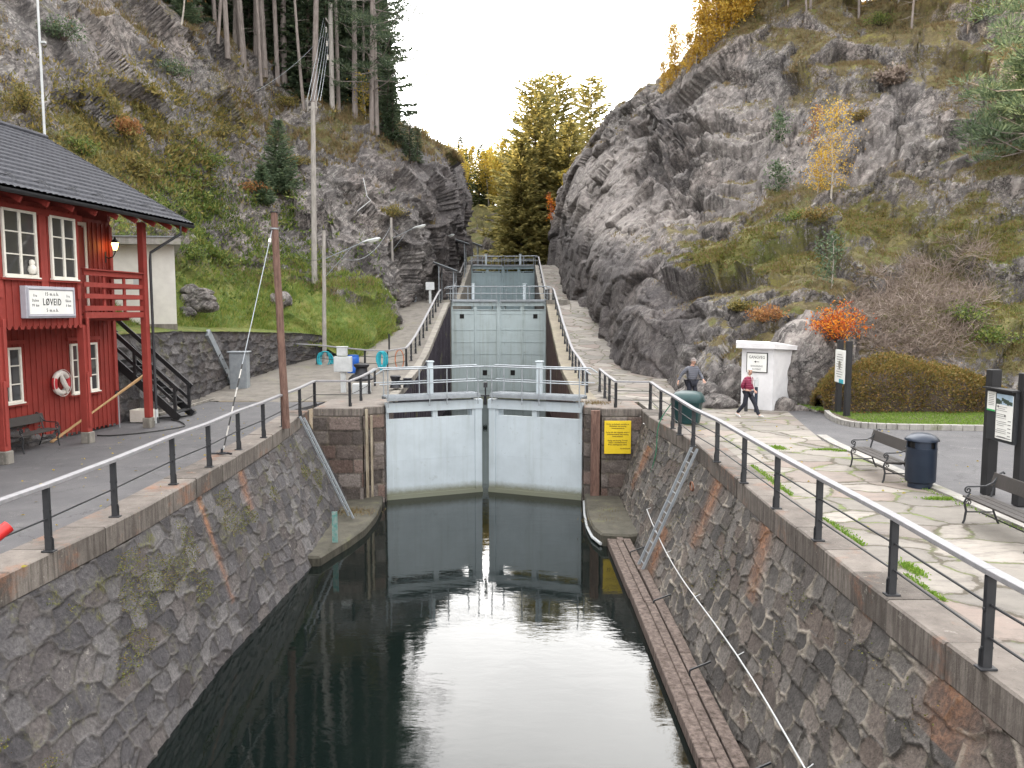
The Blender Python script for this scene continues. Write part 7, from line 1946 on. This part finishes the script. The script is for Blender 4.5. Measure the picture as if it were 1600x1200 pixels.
for k, (px, py, r, h, mt_, lab) in enumerate(((275, 108, 1.3, 1.1, 'needle_young', 'dark green juniper on the ledge at upper left'), (112, 60, 1.2, 1.0, 'needle_young', 'dark green juniper in front of the pale rock at the far upper left'), (140, 235, 1.0, 1.2, 'leaf_green', 'yellow-green bush just above the boathouse roof slope'), (215, 265, 1.0, 1.1, 'leaf_olive', 'olive bush above the boathouse roof, right of the yellow-green one'), (45, 165, 1.1, 1.2, 'leaf_olive', 'yellowish bush left of the flagpole'),
        (200, 215, .8, .9, 'leaf_rust', 'rusty bush in the hollow behind the boathouse ridge'), (255, 330, .9, 1.0, 'leaf_green', 'green bush behind the shed roof'), (310, 400, 1.0, .9, 'leaf_green', 'green bracken clump on the bank right of the shed'), (360, 215, 1.5, 1.0, 'leaf_olive', 'dull green juniper mat on the left slope'),
        (340, 260, 1.6, .9, 'leaf_green', 'dark juniper bush on the left slope ledge'), (455, 160, 1.5, .8, 'leaf_olive', 'mossy brush below the forest edge'), (470, 245, 1.2, .9, 'leaf_olive', 'olive bush beside the tall grey pole'), (620, 330, 1.2, .8, 'leaf_olive', 'yellow-green bush on the left cliff above the lamps'), (400, 290, 1.1, .8, 'leaf_rust', 'brown bush on the slope left of the tall grey pole'))):
    q = hit(SL, px, py, 12); shrub('shrub', (q.x, q.y, q.z - .1), r, h, 1000, .13, MT[mt_], lab, 400 + k)
# fallen leaves
n = 260; P_ = []
while len(P_) < n:
    if rng.random() < .6: P_.append((rng.uniform(-11.5, -6.6), rng.uniform(9, 30), .012))
    else: P_.append((rng.uniform(5.2, 16), rng.uniform(9, 27), .012))
V, F_ = cards(np.array(P_), rng.normal(0, 1, (n, 3)) * np.array([1, 1, .08]), rng.uniform(.05, .10, n), .06, rng)
V[:, 2] = np.clip(V[:, 2], .004, .05) + .002
tag(mesh_obj('fallen_leaves', V, F_, MT['leaf_gold']), 'scattered fallen autumn leaves on the quays', 'leaves', None, 'stuff')
# ================================================================ people
def skinned(nodes, edges, root, sub=2):
    """nodes: list of (pos, radius) -> evaluated mesh"""
    me = bpy.data.meshes.new('sk'); me.from_pydata([tuple(n[0]) for n in nodes], edges, [])
    o = bpy.data.objects.new('sk', me); COL.objects.link(o)
    md = o.modifiers.new('s', 'SKIN'); md.use_smooth_shade = True
    for i, n in enumerate(nodes):
        r = n[1] if isinstance(n[1], tuple) else (n[1], n[1]); me.skin_vertices[0].data[i].radius = r
        me.skin_vertices[0].data[i].use_root = (i == root)
    sb = o.modifiers.new('b', 'SUBSURF'); sb.levels = sub; sb.render_levels = sub
    dg = bpy.context.evaluated_depsgraph_get(); dg.update()
    m2 = bpy.data.meshes.new_from_object(o.evaluated_get(dg)); bpy.data.objects.remove(o)
    return m2
def join_mesh(meshes, name):
    bm = bmesh.new()
    for m in meshes: bm.from_mesh(m)
    me = bpy.data.meshes.new(name); bm.to_mesh(me); bm.free()
    for p in me.polygons: p.use_smooth = True
    return me
def head_mesh(c, f, s=1.0):
    """c = head centre, f = facing direction"""
    f = Vector(f).normalized(); r_ = f.cross(Vector((0, 0, 1))).normalized()
    bm = bmesh.new(); bmesh.ops.create_icosphere(bm, subdivisions=4, radius=1)
    for v in bm.verts:
        x, y, z = v.co           # y = forward
        sx = .076 * (1 - .22 * max(0, -z) ** 1.3); sy = .095; sz = .118
        X, Y, Z = x * sx, y * sy, z * sz
        if z < -.3 and y > 0: Y += .012 * (1 - abs(x))            # chin
        nose = math.exp(-(x / .16) ** 2 - ((z + .12) / .20) ** 2) * max(0, y); Y += .030 * nose
        nose2 = math.exp(-(x / .13) ** 2 - ((z + .22) / .10) ** 2) * max(0, y); Y += .010 * nose2
        for sg in (-1, 1):
            e = math.exp(-((x - sg * .38) / .16) ** 2 - ((z - .02) / .12) ** 2) * max(0, y); Y -= .012 * e
            ear = math.exp(-((y + .02) / .16) ** 2 - ((z + .05) / .22) ** 2) * max(0, sg * x) ** 6; X += sg * .022 * ear
        mo = math.exp(-(x / .34) ** 2 - ((z + .48) / .05) ** 2) * max(0, y); Y -= .006 * mo
        br = math.exp(-(x / .55) ** 2 - ((z - .22) / .09) ** 2) * max(0, y); Y += .006 * br
        v.co = Vector(c) + (r_ * X + f * Y + Vector((0, 0, Z))) * s
    me = bpy.data.meshes.new('h'); bm.to_mesh(me); bm.free(); return me
def hand_nodes(wrist, d, palm_n, side, s=1.0, curl=.5):
    """returns nodes, edges for a relaxed hand; d = pointing dir"""
    d = Vector(d).normalized(); n = Vector(palm_n).normalized(); w = d.cross(n).normalized() * side
    N = [(Vector(wrist), .024 * s), (Vector(wrist) + d * .045 * s, (.034 * s, .018 * s))]; E = [(0, 1)]
    for k, (o, L) in enumerate(((-.030, .070), (-.010, .078), (.011, .074), (.030, .060))):
        b = Vector(wrist) + d * .085 * s + w * o * s; i = len(N)
        m = b + (d * math.cos(curl * .6) + n * math.sin(curl * .6)) * L * .5 * s
        e = m + (d * math.cos(curl * 1.5) + n * math.sin(curl * 1.5)) * L * .5 * s
        N += [(b, .0095 * s), (m, .0088 * s), (e, .0070 * s)]; E += [(1, i), (i, i + 1), (i + 1, i + 2)]
    i = len(N); b = Vector(wrist) + d * .03 * s - w * .034 * s + n * .008 * s
    N += [(b, .012 * s), (b + (d * .8 - w * .5 + n * .3).normalized() * .035 * s, .0105 * s), (b + (d * .95 - w * .25 + n * .45).normalized() * .066 * s, .0085 * s)]
    E += [(1, i), (i, i + 1), (i + 1, i + 2)]
    return N, E
def person(loc, face, H, pose, label, cloth):
    """pose: dict of joint positions in local frame (x = right of figure, y = forward, z up), metres for H=1.75"""
    k = H / 1.75; f = Vector(face).normalized(); r_ = f.cross(Vector((0, 0, 1))).normalized()
    L = lambda p: Vector(loc) + (r_ * p[0] + f * p[1] + Vector((0, 0, p[2]))) * k
    t = thing('person', loc, label, 'person')
    names = list(pose.keys()); Pz = {n: L(p) for n, p in pose.items()}
    B = cloth['bulk']
    # body
    nb = [('pelvis', (.125, .095)), ('waist', (.115, .09)), ('chest', (.145, .105)), ('neckb', (.075, .065)), ('neck', .052), ('headb', .055),
          ('shl', .058), ('ell', .043), ('wrl', .027), ('shr', .058), ('elr', .043), ('wrr', .027),
          ('hipl', .085), ('knl', .058), ('anl', .040), ('tol', .035), ('hipr', .085), ('knr', .058), ('anr', .040), ('tor', .035)]
    idx = {n: i for i, (n, r) in enumerate(nb)}
    E = [('pelvis', 'waist'), ('waist', 'chest'), ('chest', 'neckb'), ('neckb', 'neck'), ('neck', 'headb'), ('chest', 'shl'), ('shl', 'ell'), ('ell', 'wrl'), ('chest', 'shr'), ('shr', 'elr'), ('elr', 'wrr'),
         ('pelvis', 'hipl'), ('hipl', 'knl'), ('knl', 'anl'), ('anl', 'tol'), ('pelvis', 'hipr'), ('hipr', 'knr'), ('knr', 'anr'), ('anr', 'tor')]
    sc = lambda r, m=1.0, a=0.0: tuple(x * k * m + a for x in r) if isinstance(r, tuple) else r * k * m + a
    N = [(Pz[n], sc(r, .92)) for n, r in nb]; EE = [(idx[a], idx[b]) for a, b in E]
    for sd, w, e in ((-1, 'wrl', 'ell'), (1, 'wrr', 'elr')):
        d = (Pz[w] - Pz[e]).normalized(); hn, he = hand_nodes(Pz[w] + d * .02, d + f * .25, f * .6 + r_ * (-sd) * .6, sd, k)
        o = len(N); N += hn[1:]; EE += [(idx[w], o)] + [(a - 1 + o, b - 1 + o) for a, b in he if a > 0]
    body = skinned(N, EE, 0)
    hm = head_mesh(Pz['head'], cloth.get('look', f), k)
    me = join_mesh([body, hm], 'body'); link('body', me, MT['skin'], t)
    # jacket
    jn = [('pelvis', (.165 * B, .135 * B)), ('waist', (.165 * B, .14 * B)), ('chest', (.17 * B, .13 * B)), ('neckb', .078), ('shl', .082), ('ell', .066), ('wrl', .046), ('shr', .082), ('elr', .066), ('wrr', .046)]
    ji = {n: i for i, (n, r) in enumerate(jn)}
    JE = [(ji[a], ji[b]) for a, b in E if a in ji and b in ji]
    N = []
    for n, r in jn:
        p = Pz[n].copy()
        if n == 'pelvis': p = Pz['pelvis'].lerp(Pz['waist'], .1)
        if n in ('wrl', 'wrr'): e = Pz['ell' if n == 'wrl' else 'elr']; p = e.lerp(p, .93)
        N.append((p, sc(r)))
    j = skinned(N, JE, 0); link('jacket', join_mesh([j], 'jacket'), MT[cloth['jacket']], t)
    tn = [('pelvis', (.14 * B, .115 * B)), ('hipl', .105), ('knl', .078), ('anl', .062), ('hipr', .105), ('knr', .078), ('anr', .062)]
    ti = {n: i for i, (n, r) in enumerate(tn)}; TE = [(ti[a], ti[b]) for a, b in E if a in ti and b in ti]
    N = [(Pz[n], sc(r)) for n, r in tn]
    link('trousers', join_mesh([skinned(N, TE, 0)], 'trousers'), MT['trouser'], t)
    for a, b in (('anl', 'tol'), ('anr', 'tor')):
        A, T = Pz[a], Pz[b]; d = (T - A); hd = Vector((d.x, d.y, 0)).normalized(); heel = A - hd * .06 * k - Vector((0, 0, .045 * k))
        N = [(heel, (.038 * k, .032 * k)), (A.lerp(T, .5) - Vector((0, 0, .01 * k)), (.045 * k, .035 * k)), (T, (.046 * k, .028 * k)), (T + d.normalized() * .06 * k, (.036 * k, .02 * k)), (A - Vector((0, 0, .01)), .042 * k)]
        link('shoe', join_mesh([skinned(N, [(0, 1), (1, 2), (2, 3), (1, 4)], 1)], 'shoe'), MT[cloth['shoe']], t)
    hc = Pz['head']; lf = Vector(cloth.get('look', f)).normalized(); lr = lf.cross(Vector((0, 0, 1))).normalized()
    def shell(a, cond, mat, nm, extra=None):
        bm = bmesh.new(); bmesh.ops.create_icosphere(bm, subdivisions=4, radius=1)
        for v in list(bm.verts):
            if not cond(v.co): bm.verts.remove(v)
        for v in bm.verts: x, y, z = v.co; v.co = hc + (lr * x * a[0] + lf * y * a[1] + Vector((0, 0, z * a[2]))) * k
        me = bpy.data.meshes.new(nm); bm.to_mesh(me); bm.free(); 
        for p in me.polygons: p.use_smooth = True
        o = link(nm, me, MT[mat], t); md = o.modifiers.new('s', 'SOLIDIFY'); md.thickness = .008; md.offset = 1; return o
    if cloth['head'] == 'cap':
        shell((.083, .102, .122), lambda v: v.z > .28 + .10 * v.y, 'capgrey', 'cap')
        m = MB(); V = []
        for a in np.linspace(-1.1, 1.1, 9):
            for (rr, zz) in ((.095, .040), (.160, .022)): V.append(hc + (lr * math.sin(a) * rr * .82 + lf * math.cos(a) * rr + Vector((0, 0, zz + .006 * math.cos(a)))) * k)
        m.add(V, [(2 * i, 2 * i + 1, 2 * i + 3, 2 * i + 2) for i in range(8)]); o = m.build('cap_peak', MT['capgrey'], t); o.modifiers.new('s', 'SOLIDIFY').thickness = .006
        shell((.080, .099, .119), lambda v: -.35 < v.z < .34 and v.y < .25, 'hair', 'hair')
    else:
        shell((.088, .108, .128), lambda v: not (v.y > .30 and v.z < .42 and abs(v.x) < .80) and v.z > -.9, 'hoodwhite', 'hood')
        link('neck_scarf', join_mesh([skinned([(Pz['neckb'], .075 * k), (Pz['neck'] + lf * .01, .072 * k)], [(0, 1)], 0)], 's'), MT['hoodwhite'], t)
        m = MB()
        for sg in (-1, 1):
            c = hc + (lr * sg * .032 + lf * .092 + Vector((0, 0, .006))) * k
            V = [c + (lr * .026 * math.cos(a) + Vector((0, 0, .020 * math.sin(a))) - lf * .004 * abs(math.cos(a))) * k for a in np.linspace(0, 6.28, 13)[:-1]]; m.add(V + [v - lf * .004 for v in V], [tuple(range(12)), tuple(reversed(range(12, 24)))] + [(i, (i + 1) % 12, 12 + (i + 1) % 12, 12 + i) for i in range(12)])
        m.bar(hc + (lr * -.012 + lf * .096 + Vector((0, 0, .012))) * k, hc + (lr * .012 + lf * .096 + Vector((0, 0, .012))) * k, .005, .005)
        m.build('sunglasses', MT['ink'], t)
        c0 = Pz['neckb'] + f * .10 * k
        MB().tube([c0 + r_ * .01 + Vector((0, 0, .05)), c0 + r_ * .012 + f * .05 - Vector((0, 0, .08)), c0 + r_ * .012 + f * .055 - Vector((0, 0, .25))], .010, 6).build('drawstring', MT['hoodwhite'], t)
    # eyes and mouth
    if cloth['head'] == 'cap':
        for sg in (-1, 1):
            MB().lathe([(.001, -.006), (.006, -.004), (.0085, 0), (.006, .004), (.001, .006)], hc + (lr * sg * .030 + lf * .083 + Vector((0, 0, .004))) * k, 8).build('eye', MT['ink'], t)
        link('scarf', join_mesh([skinned([(Pz['neckb'] + f * .02, .078 * k), (Pz['neck'] + f * .015 - Vector((0, 0, .03)), .070 * k)], [(0, 1)], 0)], 's'), MT['scarf'], t)
    m = MB(); c = hc + (lf * .0935 + Vector((0, 0, -.058))) * k; m.bar(c - lr * .02 * k, c + lr * .02 * k, .006, .008); m.build('mouth', MT['scarf'], t)
    return t
# woman walking towards the camera and a little to the right
wl_ = G(1168, 652)
pose_w = dict(pelvis=(0, 0, .95), waist=(0, .0, 1.10), chest=(0, .01, 1.30), neckb=(0, .0, 1.46), neck=(0, .02, 1.52), headb=(0, .03, 1.58), head=(0, .045, 1.635),
              shl=(-.17, 0, 1.38), ell=(-.25, -.06, 1.14), wrl=(-.20, .10, .98), shr=(.17, 0, 1.38), elr=(.24, -.10, 1.14), wrr=(.13, -.12, 1.00),
              hipl=(-.085, 0, .88), knl=(-.12, .20, .50), anl=(-.15, .36, .09), tol=(-.16, .49, .075), hipr=(.085, 0, .88), knr=(.11, -.06, .48), anr=(.15, -.34, .14), tor=(.16, -.22, .04))
person((wl_.x, wl_.y, 0), (.85, -1, 0), 1.66, pose_w, 'woman in a maroon quilted jacket, white hood and sunglasses walking past the white hut', dict(jacket='jacket_red', bulk=1.08, shoe='shoe', head='hood', look=(.12, -1, .0)))
pose_m = dict(pelvis=(0, 0, .96), waist=(0, .02, 1.12), chest=(0, .05, 1.34), neckb=(0, .04, 1.50), neck=(0, .06, 1.56), headb=(0, .08, 1.60), head=(0, .09, 1.665),
              shl=(-.20, .03, 1.43), ell=(-.32, .10, 1.19), wrl=(-.28, .30, 1.02), shr=(.20, .03, 1.43), elr=(.33, -.14, 1.20), wrr=(.44, -.16, .98),
              hipl=(-.09, 0, .92), knl=(-.11, .14, .52), anl=(-.11, .20, .10), tol=(-.12, .33, .05), hipr=(.09, 0, .92), knr=(.10, .04, .50), anr=(.12, -.20, .12), tor=(.13, -.09, .04))
mp_ = P(1080, 600, 29.2)
person((mp_.x, 29.2, 0), (.55, -1, 0), 1.84, pose_m, 'man in a grey quilted jacket and cap walking behind the green grit bin', dict(jacket='jacket_grey', bulk=1.22, shoe='shoedark', head='cap', look=(.35, -1, 0)))
# ================================================================ light, sky, camera
SUN_AZ = rad(-93)      # measured from +Y towards +X: the sun stands low to the left, hidden by the wooded ridge
SUN_EL = rad(25)
sun = bpy.data.lights.new('sun', 'SUN'); sun.energy = 5.0; sun.angle = rad(.6); sun.color = (1.0, .80, .52)
so = bpy.data.objects.new('sun', sun); COL.objects.link(so)
sd = Vector((math.sin(SUN_AZ) * math.cos(SUN_EL), math.cos(SUN_AZ) * math.cos(SUN_EL), math.sin(SUN_EL)))
so.rotation_euler = sd.to_track_quat('Z', 'Y').to_euler()
so.location = (-60, 60, 60)
w = bpy.data.worlds.new('World'); SC.world = w; w.use_nodes = True
nt = w.node_tree; nt.nodes.clear()
out = nt.nodes.new('ShaderNodeOutputWorld'); bg = nt.nodes.new('ShaderNodeBackground'); sky = nt.nodes.new('ShaderNodeTexSky')
sky.sky_type = 'NISHITA'; sky.sun_disc = False; sky.sun_elevation = SUN_EL; sky.sun_rotation = SUN_AZ; sky.dust_density = 3; sky.air_density = 1.0
bg.inputs[1].default_value = .12
# thin bright cloud veil over the blue
tc = nt.nodes.new('ShaderNodeTexCoord'); mp = nt.nodes.new('ShaderNodeMapping'); mp.inputs['Scale'].default_value = (1.2, 1.2, 3.0)
nz = nt.nodes.new('ShaderNodeTexNoise'); nz.inputs['Scale'].default_value = 2.2; nz.inputs['Detail'].default_value = 6; nz.inputs['Roughness'].default_value = .55
cr = nt.nodes.new('ShaderNodeValToRGB'); cr.color_ramp.elements[0].position = .30; cr.color_ramp.elements[0].color = (.72, .72, .72, 1); cr.color_ramp.elements[1].position = .62; cr.color_ramp.elements[1].color = (.97, .97, .97, 1)
mx = nt.nodes.new('ShaderNodeMix'); mx.data_type = 'RGBA'; mx.inputs[7].default_value = (13.5, 12.6, 12.3, 1)
nt.links.new(tc.outputs['Generated'], mp.inputs[0]); nt.links.new(mp.outputs[0], nz.inputs['Vector']); nt.links.new(nz.outputs['Fac'], cr.inputs[0])
sp = nt.nodes.new('ShaderNodeVectorMath'); sp.operation = 'DOT_PRODUCT'; sp.inputs[1].default_value = (-.12, .87, .47); nt.links.new(tc.outputs['Generated'], sp.inputs[0])
hr = nt.nodes.new('ShaderNodeMapRange'); hr.interpolation_type = 'SMOOTHSTEP'; hr.inputs[1].default_value = .45; hr.inputs[2].default_value = 1.0; hr.inputs[3].default_value = .95; hr.inputs[4].default_value = 2.6  # glow added ahead in the veil to brighten the water reflection
nt.links.new(sp.outputs['Value'], hr.inputs[0])
cv = nt.nodes.new('ShaderNodeVectorMath'); cv.operation = 'SCALE'; cv.inputs[0].default_value = (13.0, 12.75, 12.45); nt.links.new(hr.outputs[0], cv.inputs['Scale']); nt.links.new(cv.outputs[0], mx.inputs[7])
nt.links.new(cr.outputs[0], mx.inputs[0]); nt.links.new(sky.outputs[0], mx.inputs[6]); nt.links.new(mx.outputs[2], bg.inputs[0]); nt.links.new(bg.outputs[0], out.inputs[0])
cam = bpy.data.cameras.new('camera'); co_ = bpy.data.objects.new('camera', cam); COL.objects.link(co_)
cam.sensor_fit = 'HORIZONTAL'; cam.sensor_width = 36; cam.lens = 36 * FPX / 1600
cam.clip_start = .1; cam.clip_end = 2000
co_.location = (0, 0, CAMZ); co_.rotation_euler = (math.pi / 2 - PITCH, 0, 0)
SC.camera = co_
SC.view_settings.view_transform = 'Standard'; SC.view_settings.look = 'None'; SC.view_settings.gamma = 1; SC.view_settings.exposure = 1.4
SC.cycles.max_bounces = 7; SC.cycles.transparent_max_bounces = 6; SC.cycles.use_denoising = True
SC.cycles.use_adaptive_sampling = True; SC.cycles.adaptive_threshold = .02
